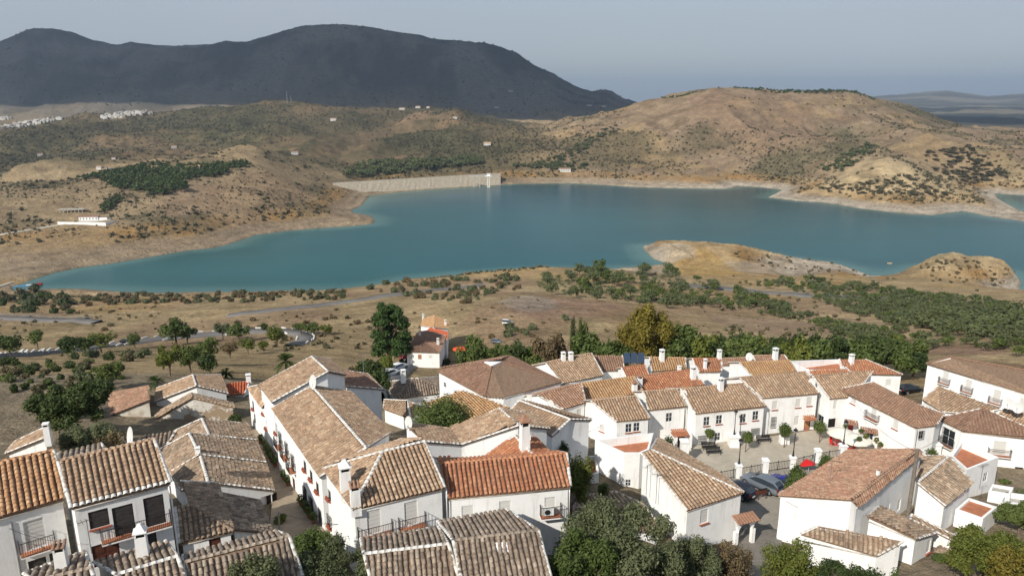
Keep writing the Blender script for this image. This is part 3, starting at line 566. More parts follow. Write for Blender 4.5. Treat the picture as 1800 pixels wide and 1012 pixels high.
def strip_along(mb, a, b, r, m=0, seg=.5, lift=.03, wob=.0):
    """rounded mortar or ridge-tile course along an edge"""
    a, b = Vector(a), Vector(b); Ln = (b - a).length
    if Ln < .05: return
    d = (b - a) / Ln; s = d.cross(Vector((0, 0, 1)))
    if s.length < .01: return
    s.normalize(); u = s.cross(d); n = max(1, int(Ln / seg)); 
    for i in range(n):
        p0 = a + d * (Ln * i / n); p1 = a + d * (Ln * (i + 1.06) / n); vs = []
        w = random.uniform(-wob, wob)
        for p, rr in ((p0, r * .96), (p1, r)):
            for k in range(5):
                t = math.pi * k / 4; vs.append(p + s * (rr * math.cos(t) + w) + u * (rr * .8 * math.sin(t) + lift))
        mb.add(vs, [(k, k + 1, k + 6, k + 5) for k in range(4)] + [(0, 1, 2, 3, 4), (9, 8, 7, 6, 5)], m)
def key(p): return (round(p.x, 2), round(p.y, 2))
def boundary(faces):
    ed = {}
    for f in faces:
        n = Vector((0, 0, 0))
        for i in range(len(f)): n += f[i].cross(f[(i + 1) % len(f)])
        if n.z < 0: f.reverse()
        for i in range(len(f)):
            a, b = f[i], f[(i + 1) % len(f)]; ed[(key(a), key(b))] = (a, b)
    bd = {k: v for k, v in ed.items() if (k[1], k[0]) not in ed}
    inner = [v for k, v in ed.items() if (k[1], k[0]) in ed and k[0] < k[1]]
    nxt = {k[0]: v for k, v in bd.items()}; loops = []; used = set()
    for k in list(bd):
        if k in used: continue
        cur = k; lp = []
        while cur not in used:
            used.add(cur); a, b = bd[cur]; lp.append(a)
            c = [q for q in bd if q[0] == cur[1] and q not in used]
            if not c: break
            cur = c[0]
        loops.append(lp)
    return loops, inner
def inset_loop(lp, d):
    n = len(lp); res = []
    for i in range(n):
        p0, p, p1 = lp[i - 1], lp[i], lp[(i + 1) % n]
        e0 = Vector((p.x - p0.x, p.y - p0.y)); e1 = Vector((p1.x - p.x, p1.y - p.y))
        if e0.length < 1e-6 or e1.length < 1e-6: res.append(p.copy()); continue
        e0.normalize(); e1.normalize(); n0 = Vector((-e0.y, e0.x)); n1 = Vector((-e1.y, e1.x)); m = n0 + n1
        k = 1 + n0.dot(n1); k = max(k, .35); off = m * (d / k)
        res.append(Vector((p.x + off.x, p.y + off.y, p.z)))
    return res
def solve_ridge(E, e0, e1, R, ze, s):
    """height of the ridge point seen at R above an eave line through e0,e1, for a roof of slope s"""
    d = Vector((e1.x - e0.x, e1.y - e0.y)).normalized(); n = Vector((-d.y, d.x)); lo, hi = ze, ze + 9
    for _ in range(40):
        m = (lo + hi) / 2; p = P(R[0], R[1], m); dist = abs(Vector((p.x - e0.x, p.y - e0.y)).dot(n))
        if m - ze < s * dist: lo = m
        else: hi = m
    return (lo + hi) / 2
def gable(E1, E2, R1, R2, ze, s=.42, back=1.0, zr=None):
    """front eave E1-E2 and ridge R1-R2 in the photograph, front slope and a mirrored back slope"""
    e1, e2 = P(*E1, ze), P(*E2, ze)
    if zr is None: zr = .5 * (solve_ridge(None, e1, e2, R1, ze, s) + solve_ridge(None, e1, e2, R2, ze, s))
    r1, r2 = P(*R1, zr), P(*R2, zr); fs = [[e1, e2, r2, r1]]
    if back:
        d = Vector((e2.x - e1.x, e2.y - e1.y)).normalized(); n = Vector((-d.y, d.x)); bs = []
        for r in (r1, r2):
            w = Vector((r.x - e1.x, r.y - e1.y)).dot(n); bs.append(Vector((r.x + n.x * w * back, r.y + n.y * w * back, zr - (zr - ze) * min(back, 1.6))))
        fs.append([r1, r2, bs[1], bs[0]])
    return fs
def polys(*fs): return [[P(*p) for p in f] for f in fs]
def side_gable(L, R, Bk, depth_px=None): pass
# window kit: meshes in a local frame, x right, y out of the wall, z up, origin at the middle of the opening on the wall face
_wc = {}
def wmesh(k, f):
    if k not in _wc: _wc[k] = f()
    return _wc[k]
FACE_MATS = {'shutter': 'shutter', 'dark': 'dshutter', 'glass': 'glass', 'wood': 'wood', 'owood': 'owood', 'red': 'red', 'black': 'dark', 'garage': 'wood', 'steel': 'steel'}
def add_opening(house, hb, wall, spec):
    (a, b, zt0, zt1) = wall; typ, u, v, w, h = spec[:5]; opt = spec[5] if len(spec) > 5 else ''
    d = Vector((b.x - a.x, b.y - a.y, 0)).normalized(); nrm = Vector((d.y, -d.x, 0))
    c = spec[-1] if isinstance(spec[-1], Vector) else None
    rx, ry, rz = ray(u, v); den = rx * nrm.x + ry * nrm.y; tt = (a.x * nrm.x + a.y * nrm.y) / den; c = Vector((rx * tt, ry * tt, rz * tt))
    Mx = Matrix(((d.x, nrm.x, 0, c.x - hb.x), (d.y, nrm.y, 0, c.y - hb.y), (0, 0, 1, c.z - hb.z), (0, 0, 0, 1)))
    W2, H2 = w / 2, h / 2; door = typ in ('wood', 'owood', 'red', 'garage', 'black') or 'D' in opt
    name = 'door' if door else 'window'
    def frame():
        m = MB(); t = .05
        for x0, x1, z0, z1 in ((-W2, -W2 + t, -H2, H2), (W2 - t, W2, -H2, H2), (-W2 + t, W2 - t, H2 - t, H2), (-W2 + t, W2 - t, -H2, -H2 + t)): m.box(x0, x1, -.10, -.03, z0, z1)
        if typ == 'glass':
            m.box(-.025, .025, -.09, -.035, -H2 + t, H2 - t); m.box(-W2 + t, -.025, -.085, -.04, .02, .05); m.box(.025, W2 - t, -.085, -.04, .02, .05)
        return m.mesh(name, M['whiteplastic'] if typ in ('shutter', 'glass') else (M['dark'] if typ == 'dark' else M['wood']))
    fo = link(name, wmesh(('fr', typ, round(w, 2), round(h, 2), name), frame), house, mat4=Mx)
    def panel():
        m = MB(); 
        if typ in ('shutter', 'dark'):
            n = max(4, int(h / .16))
            for i in range(n): z0 = -H2 + .05 + (h - .1) * i / n; m.box(-W2 + .05, W2 - .05, -.11, -.075 + .012 * (i % 2), z0, z0 + (h - .1) / n - .012)
            m.box(-W2 + .05, W2 - .05, -.13, -.105, -H2 + .05, H2 - .05)
        elif typ in ('wood', 'owood', 'red', 'garage'):
            m.box(-W2 + .05, W2 - .05, -.12, -.09, -H2 + .05, H2 - .05)
            for sx in (-1, 1):
                for z0, z1 in ((-H2 + .18, -.1), (.05, H2 - .2)):
                    x0, x1 = sorted((sx * .06, sx * (W2 - .12))); m.box(x0, x1, -.09, -.07, z0, z1)
        else: m.box(-W2 + .05, W2 - .05, -.10, -.08, -H2 + .05, H2 - .05)
        return m.mesh('panel', M[FACE_MATS[typ]])
    link('pane' if typ in ('glass',) else 'panel', wmesh(('pa', typ, round(w, 2), round(h, 2)), panel), fo)
    if 's' in opt:
        link('sill', wmesh(('si', round(w, 2), round(h, 2)), lambda: MB().box(-W2 - .08, W2 + .08, 0.0, .16, -H2 - .09, -H2 - .01).mesh('sill', M['clay'])), fo)
    if 'p' in opt:
        def pots():
            m = MB()
            for k in range(3):
                x = -W2 + w * (k + .5) / 3; m.lathe([(.07, -H2), (.10, -H2 + .18)], 8, 0, (x, .16, 0))
                for j in range(14): q = Vector((x + random.uniform(-.14, .14), .16 + random.uniform(-.1, .1), -H2 + .22 + random.uniform(-.04, .2))); m.add([q, q + Vector((.09, .02, .05)), q + Vector((.02, .08, .08))], [(0, 1, 2)], 1)
            m.box(-W2, W2, 0, .28, -H2 - .05, -H2)
            return m.mesh('flower_pots', [M['clay'], L['green']])
        link('flower_pots', wmesh(('po', round(w, 2), round(h, 2)), pots), fo)
    if 'g' in opt:
        def gr():
            m = MB(); y = .12; nb = max(4, int(w / .14))
            for i in range(nb + 1): x = -W2 + w * i / nb; m.box(x - .012, x + .012, y, y + .02, -H2, H2)
            for z in (-H2, -H2 * .33, H2 * .33, H2 - .02): m.box(-W2, W2, y - .01, y + .03, z, z + .025)
            for x in (-W2, W2): 
                for z in (-H2 + .03, H2 - .05): m.box(x - .012, x + .012, 0, y, z, z + .025)
            return m.mesh('window_grille', M['iron'])
        link('window_grille', wmesh(('gr', round(w, 2), round(h, 2)), gr), fo)
    if 'B' in opt:
        bo_ = opt.split('B')[1].split('/'); bw = float(bo_[0] or w + .7); ox = float(bo_[1]) if len(bo_) > 1 else 0
        def bal():
            m = MB(); x0, x1 = ox - bw / 2, ox + bw / 2; z0 = -H2 - .12; y1 = .62
            m.box(x0, x1, 0, y1, z0 - .03, z0 + .06, 1); m.box(x0 + .02, x1 - .02, 0, y1 - .02, z0 + .061, z0 + .09, 2)
            return m.mesh('balcony_slab', [M['clay'], M['white'], M['terra']])
        bo = link('balcony', wmesh(('bs', round(bw, 2), round(h, 2), ox), bal), fo)
        def rail():
            m = MB(); x0, x1 = ox - bw / 2 + .02, ox + bw / 2 - .02; z0 = -H2 - .03; zt = z0 + .95; y1 = .6; nb = int(bw / .13)
            for i in range(nb + 1): x = x0 + (x1 - x0) * i / nb; m.box(x - .011, x + .011, y1 - .02, y1, z0, zt)
            for x in (x0, x1):
                for j in range(4): m.box(x - .011, x + .011, .02 + j * .14, .04 + j * .14, z0, zt)
                m.box(x - .02, x + .02, 0, y1, zt, zt + .03)
            m.box(x0, x1, y1 - .03, y1 + .01, zt + .001, zt + .036); m.box(x0, x1, y1 - .025, y1 + .005, z0, z0 + .03)
            return m.mesh('railing', M['iron'])
        link('balcony_railing', wmesh(('br', round(bw, 2), round(h, 2), ox), rail), fo)
    return (a, b), c, w, h
def wall_mesh(walls, holes, hb, zb, mats):
    """walls: (a,b,zt0,zt1) vertical faces; holes: per wall list of (centre, w, h)"""
    me = MB()
    for i, (a, b, z0, z1) in enumerate(walls):
        d = Vector((b.x - a.x, b.y - a.y, 0)); Ln = d.length
        if Ln < .02: continue
        d.normalize(); n = Vector((d.y, -d.x, 0)); outer = [Vector((0, zb, 0)), Vector((Ln, zb, 0)), Vector((Ln, z1, 0)), Vector((0, z0, 0))]
        hs = []
        for c, w, h in holes.get(i, []):
            x = (c - a).dot(d); x = min(max(x, w / 2 + .06), Ln - w / 2 - .06); lim = min(z0 + (z1 - z0) * (x - w / 2) / Ln, z0 + (z1 - z0) * (x + w / 2) / Ln) - .06
            zc = c.z; hs.append([Vector((x - w / 2, zc - h / 2, 0)), Vector((x + w / 2, zc - h / 2, 0)), Vector((x + w / 2, min(zc + h / 2, lim), 0)), Vector((x - w / 2, min(zc + h / 2, lim), 0))])
        loops = [outer] + hs; allp = [p for l in loops for p in l]
        try: tris = tessellate_polygon(loops)
        except Exception: tris = [(0, 1, 2), (0, 2, 3)]
        to3 = lambda p, off=0: (a.x + d.x * p.x - n.x * off - hb.x, a.y + d.y * p.x - n.y * off - hb.y, p.y - hb.z)
        me.add([to3(p) for p in allp], [tuple(t) for t in tris])
        for hl in hs:
            vs = [to3(p) for p in hl] + [to3(p, .14) for p in hl]; me.add(vs, [(k, (k + 1) % 4, 4 + (k + 1) % 4, 4 + k) for k in range(4)] + [(4, 5, 6, 7)])
    m = bpy.data.meshes.new('wall'); m.from_pydata(me.v, [], me.f)
    bmx = bmesh.new(); bmx.from_mesh(m); bmesh.ops.recalc_face_normals(bmx, faces=bmx.faces); bmx.to_mesh(m); bmx.free()
    for q in mats: m.materials.append(q)
    return m
HOUSES = []
def house(label, faces, zg, pal='tan', wins=(), chim=(), edge='w', ridge='t', wallm='white', inset=.18, sp=.40, ex=.38, jit=1.0, single=False, white_eave=False, cornice=True, cat='house', name='village_house', group=None, rake='w', pipes=()):
    loops, inner = boundary(faces); allp = [p for f in faces for p in f]
    cx = sum(p.x for p in allp) / len(allp); cy = sum(p.y for p in allp) / len(allp); hb = Vector((cx, cy, zg))
    root = empty(name, hb); tag(root, label, cat, group)
    rel = lambda p: p - hb
    # walls
    walls = []
    for lp in loops:
        il = inset_loop(lp, inset)
        for i in range(len(il)):
            a, b = il[i], il[(i + 1) % len(il)]; walls.append((a, b, a.z - .10, b.z - .10))
    holes = {}
    for spec in wins:
        u, v = spec[1], spec[2]; rx, ry, rz = ray(u, v); best = None
        for i, (a, b, z0, z1) in enumerate(walls):
            d = Vector((b.x - a.x, b.y - a.y, 0)); Ln = d.length
            if Ln < .5: continue
            d.normalize(); n = Vector((d.y, -d.x, 0)); den = rx * n.x + ry * n.y
            if den >= -1e-3: continue
            tt = (a.x * n.x + a.y * n.y) / den; c = Vector((rx * tt, ry * tt, rz * tt)); x = (c - a).dot(d)
            if -.3 < x < Ln + .3 and tt > 0 and (best is None or tt < best[0]): best = (tt, i, c)
        if best is None: print('NOWALL', label[:30], spec[:3]); continue
        _, c, w, h = add_opening(root, hb, walls[best[1]], spec); holes.setdefault(best[1], []).append((c, w, h))
    link('wall', wall_mesh(walls, holes, hb, zg - 3, [M[wallm]]), root)
    # roof deck
    mb = MB()
    for f in faces:
        n = len(f); top = [rel(p) for p in f]; bot = [p - Vector((0, 0, .13)) for p in top]
        mb.add(top + bot, [tuple(range(n)), tuple(reversed(range(n, 2 * n)))] + [(i, n + i, n + (i + 1) % n, (i + 1) % n) for i in range(n)])
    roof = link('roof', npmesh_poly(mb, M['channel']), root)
    roof_tiles(faces, pal, hb, roof, sp, ex, jit, single, white_eave)
    # ridges and verges
    rm = MB()
    for a, b in inner: strip_along(rm, rel(a), rel(b), .15, 0 if ridge == 'w' else 1, .42, .05, .012)
    if rm.v: link('ridge', rm.mesh('ridge', [M['mortar'], PAL[pal]], True), roof)
    vm = MB()
    for lp in loops:
        for i in range(len(lp)):
            a, b = lp[i], lp[(i + 1) % len(lp)]; dz = abs(a.z - b.z); Ln = max((b - a).length, .01)
            if dz / Ln > .08 and rake: strip_along(vm, rel(a), rel(b), .13, 0 if rake == 'w' else 1, .45, .05, .01)
            elif cornice:
                e = inset_loop(lp, inset); c0, c1 = rel(e[i]), rel(e[(i + 1) % len(lp)]); o0, o1 = rel(a), rel(b)
                o0 = c0 + (o0 - c0) * .72; o1 = c1 + (o1 - c1) * .72
                for p_ in (c0, c1, o0, o1): pass
                z = min(rel(a).z, rel(b).z) - .14
                q = [Vector((c0.x, c0.y, z - .20)), Vector((c1.x, c1.y, z - .20)), Vector((o1.x, o1.y, z - .03)), Vector((o0.x, o0.y, z - .03)), Vector((c0.x, c0.y, z - .03)), Vector((c1.x, c1.y, z - .03))]
                vm.add(q, [(0, 1, 2, 3), (3, 2, 5, 4), (0, 3, 4), (1, 5, 2)], 0)
    if vm.v: link('verge', vm.mesh('verge', [M['mortar'], PAL[pal]], True), roof)
    for ch in chim: chimney(ch, faces, hb, roof)
    for pp in pipes:
        (u, v, u2, v2) = pp; a = None
        for (wa, wb, z0, z1) in walls:
            pass
    HOUSES.append((root, faces, hb)); return root
def npmesh_poly(mb, m):
    me = bpy.data.meshes.new('roof'); me.from_pydata([tuple(v) for v in mb.v], [], mb.f); me.materials.append(m); me.update(); return me
def on_faces(faces, u, v):
    rx, ry, rz = ray(u, v); r = Vector((rx, ry, rz)); best = None
    for f in faces:
        n, d, a = face_basis(f); den = r.dot(n)
        if abs(den) < 1e-6: continue
        t = f[0].dot(n) / den; p = r * t; o = f[0]; x, y = (p - o).dot(a), (p - o).dot(d); pq = [((q - o).dot(a), (q - o).dot(d)) for q in f]; ins = False
        for i in range(len(pq)):
            (x0, y0), (x1, y1) = pq[i - 1], pq[i]
            if (y0 > y) != (y1 > y) and x < (x1 - x0) * (y - y0) / (y1 - y0) + x0: ins = not ins
        if ins and t > 0 and (best is None or t < best[0]): best = (t, p)
    if best is None:
        f = faces[0]; n, d, a = face_basis(f); t = f[0].dot(n) / r.dot(n); return r * t
    return best[1]
CHK = 0
def chimney(spec, faces, hb, roof):
    u, v, w, h, typ = spec; w *= (.82 if v < 720 else 1); p = on_faces(faces, u, v) - hb; a = .35; Rm = Matrix.Translation(p) @ Matrix.Rotation(a, 4, 'Z')
    m = MB(); m.box(-w / 2, w / 2, -w / 2, w / 2, -.8, h * .72, 0, Rm, taper=.86)
    wt = w * .86
    m2 = MB()
    for sx in (-1, 1):
        for sy in (-1, 1): m.box(sx * wt * .5 - (.05 if sx > 0 else -.0), sx * wt * .5 + (.05 if sx < 0 else 0), sy * wt * .5 - (.05 if sy > 0 else 0), sy * wt * .5 + (.05 if sy < 0 else 0), h * .72, h * .86, 0, Rm)
    m.box(-wt * .36, wt * .36, -wt * .36, wt * .36, h * .72, h * .85, 1, Rm)
    ch = link('chimney', m.mesh('chimney', [M['white'], M['dark']]), roof)
    if typ == 'cone': m2.box(-wt * .62, wt * .62, -wt * .62, wt * .62, h * .86, h * .9, 0, Rm).box(-wt * .5, wt * .5, -wt * .5, wt * .5, h * .9, h * 1.12, 0, Rm, taper=.25)
    elif typ == 'tile':
        m2.box(-wt * .55, wt * .55, -wt * .55, wt * .55, h * .86, h * .9, 1, Rm)
        for k in range(3): strip_along(m2, Rm @ Vector((-wt * .45 + wt * .45 * k, -wt * .62, h * .88)), Rm @ Vector((-wt * .45 + wt * .45 * k, wt * .62, h * .98)), .09, 1, .3, .0)
    elif typ == 'hip':
        m2.box(-wt * .68, wt * .68, -wt * .68, wt * .68, h * .86, h * .89, 1, Rm).box(-wt * .66, wt * .66, -wt * .66, wt * .66, h * .89, h * 1.08, 1, Rm, taper=.1)
    else: m2.box(-wt * .58, wt * .58, -wt * .58, wt * .58, h * .86, h * .94, 0, Rm)
    cap = m2.mesh('chimney_cap', [M['white'], PAL['redbr']])
    if True:                                   # joined to the chimney: a fourth level is not used
        bmx = bmesh.new(); bmx.from_mesh(ch.data); nf = len(bmx.faces); bmx.from_mesh(cap)
        bmx.faces.ensure_lookup_table()
        for i in range(nf, len(bmx.faces)): bmx.faces[i].material_index = 0 if bmx.faces[i].material_index == 0 else 2
        bmx.to_mesh(ch.data); bmx.free(); ch.data.materials.append(PAL['redbr'])
def terrace(label, pts, zg, par=.9, floor='terra', name='roof_terrace', cat='terrace', wins=(), wallm='white', th=.22):
    """a flat-roofed block: pts (u, v, z) round the parapet top"""
    lp = [P(*p) for p in pts]
    ar = sum(lp[i].x * lp[(i + 1) % len(lp)].y - lp[(i + 1) % len(lp)].x * lp[i].y for i in range(len(lp)))
    if ar < 0: lp.reverse()
    cx = sum(p.x for p in lp) / len(lp); cy = sum(p.y for p in lp) / len(lp); hb = Vector((cx, cy, zg)); root = empty(name, hb); tag(root, label, cat)
    il = inset_loop(lp, th); walls = [(lp[i], lp[(i + 1) % len(lp)], lp[i].z, lp[(i + 1) % len(lp)].z) for i in range(len(lp))]; holes = {}
    for spec in wins:
        u, v = spec[1], spec[2]; rx, ry, rz = ray(u, v); best = None
        for i, (a, b, z0, z1) in enumerate(walls):
            d = Vector((b.x - a.x, b.y - a.y, 0)); Ln = d.length; d.normalize(); n = Vector((d.y, -d.x, 0)); den = rx * n.x + ry * n.y
            if den >= -1e-3: continue
            tt = (a.x * n.x + a.y * n.y) / den; c = Vector((rx * tt, ry * tt, rz * tt)); x = (c - a).dot(d)
            if -.3 < x < Ln + .3 and (best is None or tt < best[0]): best = (tt, i, c)
        if best: _, c, w, h = add_opening(root, hb, walls[best[1]], spec); holes.setdefault(best[1], []).append((c, w, h))
    link('wall', wall_mesh(walls, holes, hb, zg - 3, [M[wallm]]), root)
    n = len(lp); m = MB(); zf = min(p.z for p in lp) - par
    o = [p - hb for p in lp]; i_ = [p - hb for p in il]; lowi = [Vector((p.x, p.y, zf - hb.z)) for p in i_]
    m.add(o + i_, [(k, (k + 1) % n, n + (k + 1) % n, n + k) for k in range(n)]); m.add(i_ + lowi, [(k, (k + 1) % n, n + (k + 1) % n, n + k) for k in range(n)])
    m.link('parapet', M[wallm], root)
    m = MB(); m.add(lowi, [tuple(range(n))]); m.link('floor', M[floor], root); return root
# small roof and street furniture -----------------------------------------------------------
def dish(u, v, z, r, label, az=-2.4, z_mast=1.0):
    p = P(u, v, z); root = empty('satellite_dish', p - Vector((0, 0, z_mast))); tag(root, label, 'satellite dish')
    m = MB(); m.tube([(0, 0, 0), (0, 0, z_mast)], .03, 6); m.link('mast', M['steel'], root)
    R = Matrix.Translation((0, 0, z_mast)) @ Matrix.Rotation(az, 4, 'Z') @ Matrix.Rotation(math.radians(-52), 4, 'Y')
    vs = []; fs = []; n = 16
    for k, (rr, dz) in enumerate(((0, 0), (.5, .04), (1, .15))):
        for i in range(n): a = 2 * math.pi * i / n; vs.append(R @ Vector((dz * r + .05, rr * r * math.cos(a), rr * r * math.sin(a) * 1.1)))
    # bowl opens along +x of the frame
    vs = [R @ Matrix.Rotation(math.radians(40), 4, 'Y') @ R.inverted() @ Vector(q) for q in vs]
    for k in range(2):
        for i in range(n): fs.append((k * n + i, k * n + (i + 1) % n, (k + 1) * n + (i + 1) % n, (k + 1) * n + i))
    m = MB(); m.add(vs, fs); d = m.link('bowl', M['dish'], root, smooth=True)
    c = sum((Vector(q) for q in vs[:n]), Vector()) / n; rim = sum((Vector(q) for q in vs[2 * n:]), Vector()) / n; ax = (rim - c).normalized()
    m = MB(); m.tube([Vector(vs[2 * n + 12]), c + ax * r * .9], .02, 5).tube([c + ax * r * .82, c + ax * r * .98], .05, 6); m.link('receiver_arm', M['steel'], root)
def antenna(u, v, z, h, label, az=.5, n=7):
    p = P(u, v, z); root = empty('television_antenna', p); tag(root, label, 'antenna')
    m = MB(); m.tube([(0, 0, -.3), (0, 0, h)], .03, 6); m.link('mast', M['steel'], root)
    ax = Vector((math.cos(az), math.sin(az), 0)); b = Vector((-ax.y, ax.x, 0)); m = MB(); m.tube([Vector((0, 0, h - .1)) - ax * .5, Vector((0, 0, h - .1)) + ax * .9], .02, 5)
    for k in range(n): q = Vector((0, 0, h - .1)) + ax * (-.5 + 1.4 * k / (n - 1)); L_ = .35 - .02 * k; m.tube([q - b * L_, q + b * L_], .012, 4)
    m.link('aerial', M['iron'], root)
# ------------------------------------------------------------------ the village, house by house
def polys(*fs):
    """faces given by corners (u, v, z) in the photograph; z None = lies in the plane of the first three"""
    shared = {}
    res = []
    for f in fs:
        known = [P(*p) for p in f if p[2] is not None][:3]; n = None
        if len(known) == 3: n = (known[1] - known[0]).cross(known[2] - known[0]).normalized()
        pts = []
        for p in f:
            k = (p[0], p[1])
            if k in shared: pts.append(shared[k].copy()); continue
            if p[2] is None:
                if n is None: raise ValueError(str(f))
                r = Vector(ray(p[0], p[1])); q = r * (known[0].dot(n) / r.dot(n))
            else: q = P(*p)
            shared[k] = q; pts.append(q)
        res.append(pts)
    return res
NR = dict(sp=.36, ex=.36, single=True)
SH, DK, GL = 'shutter', 'dark', 'glass'
house('white house with a bright orange tiled roof at the left edge of the photo', gable((-75, 930), (115, 876), (-75, 828), (94, 792), -25.6), -31.5, 'orange', edge='w', **NR,
      wins=[(SH, 62, 938, 1.15, 2.1, 'DB2.0'), (DK, 66, 990, 1.0, .7, ''), (DK, 97, 979, .6, .8, '')])
house('white house with dark balcony doors under a brown roof with whitewashed eave tiles', gable((125, 893), (300, 848), (102, 811), (271, 772), -25.5, back=.3), -31.5, 'tan', white_eave=True, **NR,
      wins=[(DK, 174, 911, 1.15, 1.25, 's'), (DK, 218, 914, 1.25, 2.2, 'D'), (DK, 272, 897, 1.25, 2.2, 'DB4.3/-1.25'), ('garage', 187, 972, 1.6, 1.6, ''), (DK, 267, 946, .6, 1.6, '')])
house('narrow grey-brown tile roof just behind the roof with whitewashed eave tiles', polys([(98, 812, -27.2), (188, 794, -27.2), (178, 780, -28.0), (102, 798, None)]), -33, 'grey', cat='outbuilding', name='lean_to', ridge='t')
house('small white outbuilding with a narrow faded roof left of the dark trees', polys([(10, 797, -31.6), (83, 768, -29.9), (80, 751, -29.9), (27, 776, None)]), -37, 'tan', chim=[(84, 768, .55, 1.5, 'flat')], cat='outbuilding', name='outbuilding')
house('beige plastered shed with a single old tile slope beside the palms', polys([(196, 729, -39.2), (264, 702, -37.5), (262, 678, -37.5), (188, 692, None)]), -43, 'redbr', wallm='beige', rake='t', cat='shed', name='shed')
house('white gabled house with half pale half dark brown tile roof behind the peeling ruin', polys([(272, 706, -39.4), (345, 678, -37.0), (339, 659, -37.0), (276, 682, None)], [(345, 678, -37.0), (400, 691, -39.0), (388, 659, None), (339, 659, -37.0)]), -43, 'tan', ridge='w')
house('ruined house whose beige gable wall has peeling plaster', polys([(270, 738, -40.2), (338, 699, -37.0), (336, 691, -37.0), (268, 729, None)], [(338, 699, -37.0), (412, 716, -38.8), (409, 708, None), (336, 691, -37.0)]), -43.5, 'old', wallm='ruin', ridge='t', rake='t')
house('old roof with a rounded white ridge, furthest of three beside the narrow street', polys([(355, 736, -32.6), (368, 765, -32.6), (449, 773, -34.6), (435, 745, None)], [(368, 765, -32.6), (355, 736, -32.6), (308, 757, -34.4), (281, 790, None)]), -38, 'old', ridge='w', jit=2)
house('old roof with a white ridge and small vent, middle of three beside the narrow street', polys([(333, 762, -31.7), (351, 799, -31.7), (466, 812, -34.6), (449, 774, None)], [(351, 799, -31.7), (333, 762, -31.7), (279, 791, -34.0), (290, 835, None)]), -38, 'old', ridge='w', jit=2, chim=[(348, 797, .5, .7, 'flat')])
house('white house with an old dark roof, nearest of three beside the narrow street', polys([(352, 800, -31.9), (366, 848, -31.9), (481, 861, -34.6), (466, 813, None)], [(366, 848, -31.9), (352, 800, -31.9), (291, 818, -34.0), (318, 862, None)]), -37, 'old', ridge='w', jit=2, wins=[('black', 479, 885, 1.0, 2.0, '')])
house('low white parapet wall with a row of dark tiles between the dish and the ruin', polys([(203, 794, -34.9), (292, 784, -34.9), (310, 757, -34.1), (199, 775, None)]), -38, 'grey', cat='outbuilding', name='outbuilding', ridge='w')
house('small white hut with a hipped tile roof right of the dark shuttered balcony', polys([(316, 955, -30.6), (410, 933, -30.6), (334, 886, -29.5), (308, 892, None)], [(334, 886, -29.5), (410, 933, -30.6), (382, 850, -30.7), (318, 846, None)]), -33.5, 'old', ridge='t', jit=2, **NR, cat='hut', name='hut', wins=[('garage', 378, 952, .8, 1.2, '')])
house('low shed under a sagging dark tile roof at the near end of the narrow street', polys([(408, 930, -31.0), (478, 936, -32.6), (456, 880, -32.6), (382, 866, None)]), -36, 'grey', cat='shed', name='shed', jit=3, rake='t')
house('low dark tile roof with a white ridge in front of the brown garage door', polys([(205, 1010, -27.6), (312, 978, -27.6), (291, 951, -28.7), (165, 988, None)], [(312, 978, -27.6), (205, 1010, -27.6), (228, 1075, -29.0), (335, 1042, None)]), -32.5, 'grey', ridge='w', jit=2, **NR, cat='house', chim=[(252, 978, .75, 2.1, 'cone')])
house('low dark tile roof with a tile-capped white chimney in the bottom left corner', polys([(60, 1022, -26.9), (160, 998, -26.9), (150, 970, -27.9), (42, 1008, None)], [(160, 998, -26.9), (60, 1022, -26.9), (75, 1075, -28.2), (176, 1050, None)]), -32, 'grey', ridge='t', jit=2, chim=[(110, 998, .7, 1.7, 'tile')])
house('long low dark tile roof left of the round green shrub at the bottom', polys([(322, 989, -28.0), (508, 942, -28.0), (484, 933, -28.6), (322, 976, None)], [(508, 942, -28.0), (322, 989, -28.0), (345, 1062, -29.8), (532, 1012, None)]), -33.5, 'grey', ridge='t', jit=2, **NR)
house('low grey tile roof with a thick white ridge at the bottom centre', polys([(640, 974, -28.9), (788, 956, -28.9), (771, 927, -29.9), (634, 947, None)], [(788, 956, -28.9), (640, 974, -28.9), (660, 1050, -30.8), (812, 1032, None)]), -35, 'grey', ridge='w', jit=2, **NR)
house('grey tile roof with a small white skylight at the bottom centre', polys([(797, 950, -28.5), (946, 932, -28.5), (890, 896, -30.3), (770, 917, None)], [(946, 932, -28.5), (797, 950, -28.5), (820, 1060, -30.6), (975, 1040, None)]), -35, 'grey', ridge='t', jit=2, **NR)
house('white corner house with two chimneys and two balconies at the end of the narrow street', polys([(620, 895, -28.5), (782, 857, -28.5), (746, 776, -26.6), (672, 794, None)], [(672, 794, -26.6), (568, 824, -28.6), (620, 895, -28.5), (568, 812, None)][:0] or [(620, 895, -28.5), (672, 794, -26.6), (568, 824, -28.6)], [(672, 794, -26.6), (746, 776, -26.6), (706, 772, -27.5), (568, 824, -28.6)]), -34.6, 'tan', ridge='w', sp=.36, wins=[(SH, 658, 917, 1.05, 2.0, 'DB2.6'), (SH, 723, 902, 1.05, 2.0, 'DB2.1'), (DK, 578, 868, .8, .9, 'ps'), (GL, 580, 915, .8, 1.1, 'gps')], chim=[(608, 860, .85, 2.2, 'cone'), (625, 886, .75, 1.7, 'tile')])
house('white house with a long bright red-orange tile roof in the middle foreground', gable((787, 876), (1003, 855), (770, 815), (996, 797), -29.6), -35.8, 'red', sp=.36, wins=[(SH, 822, 898, .95, 1.0, ''), (SH, 888, 893, .95, 1.3, ''), (SH, 967, 888, .9, 1.5, 'DB1.7')])
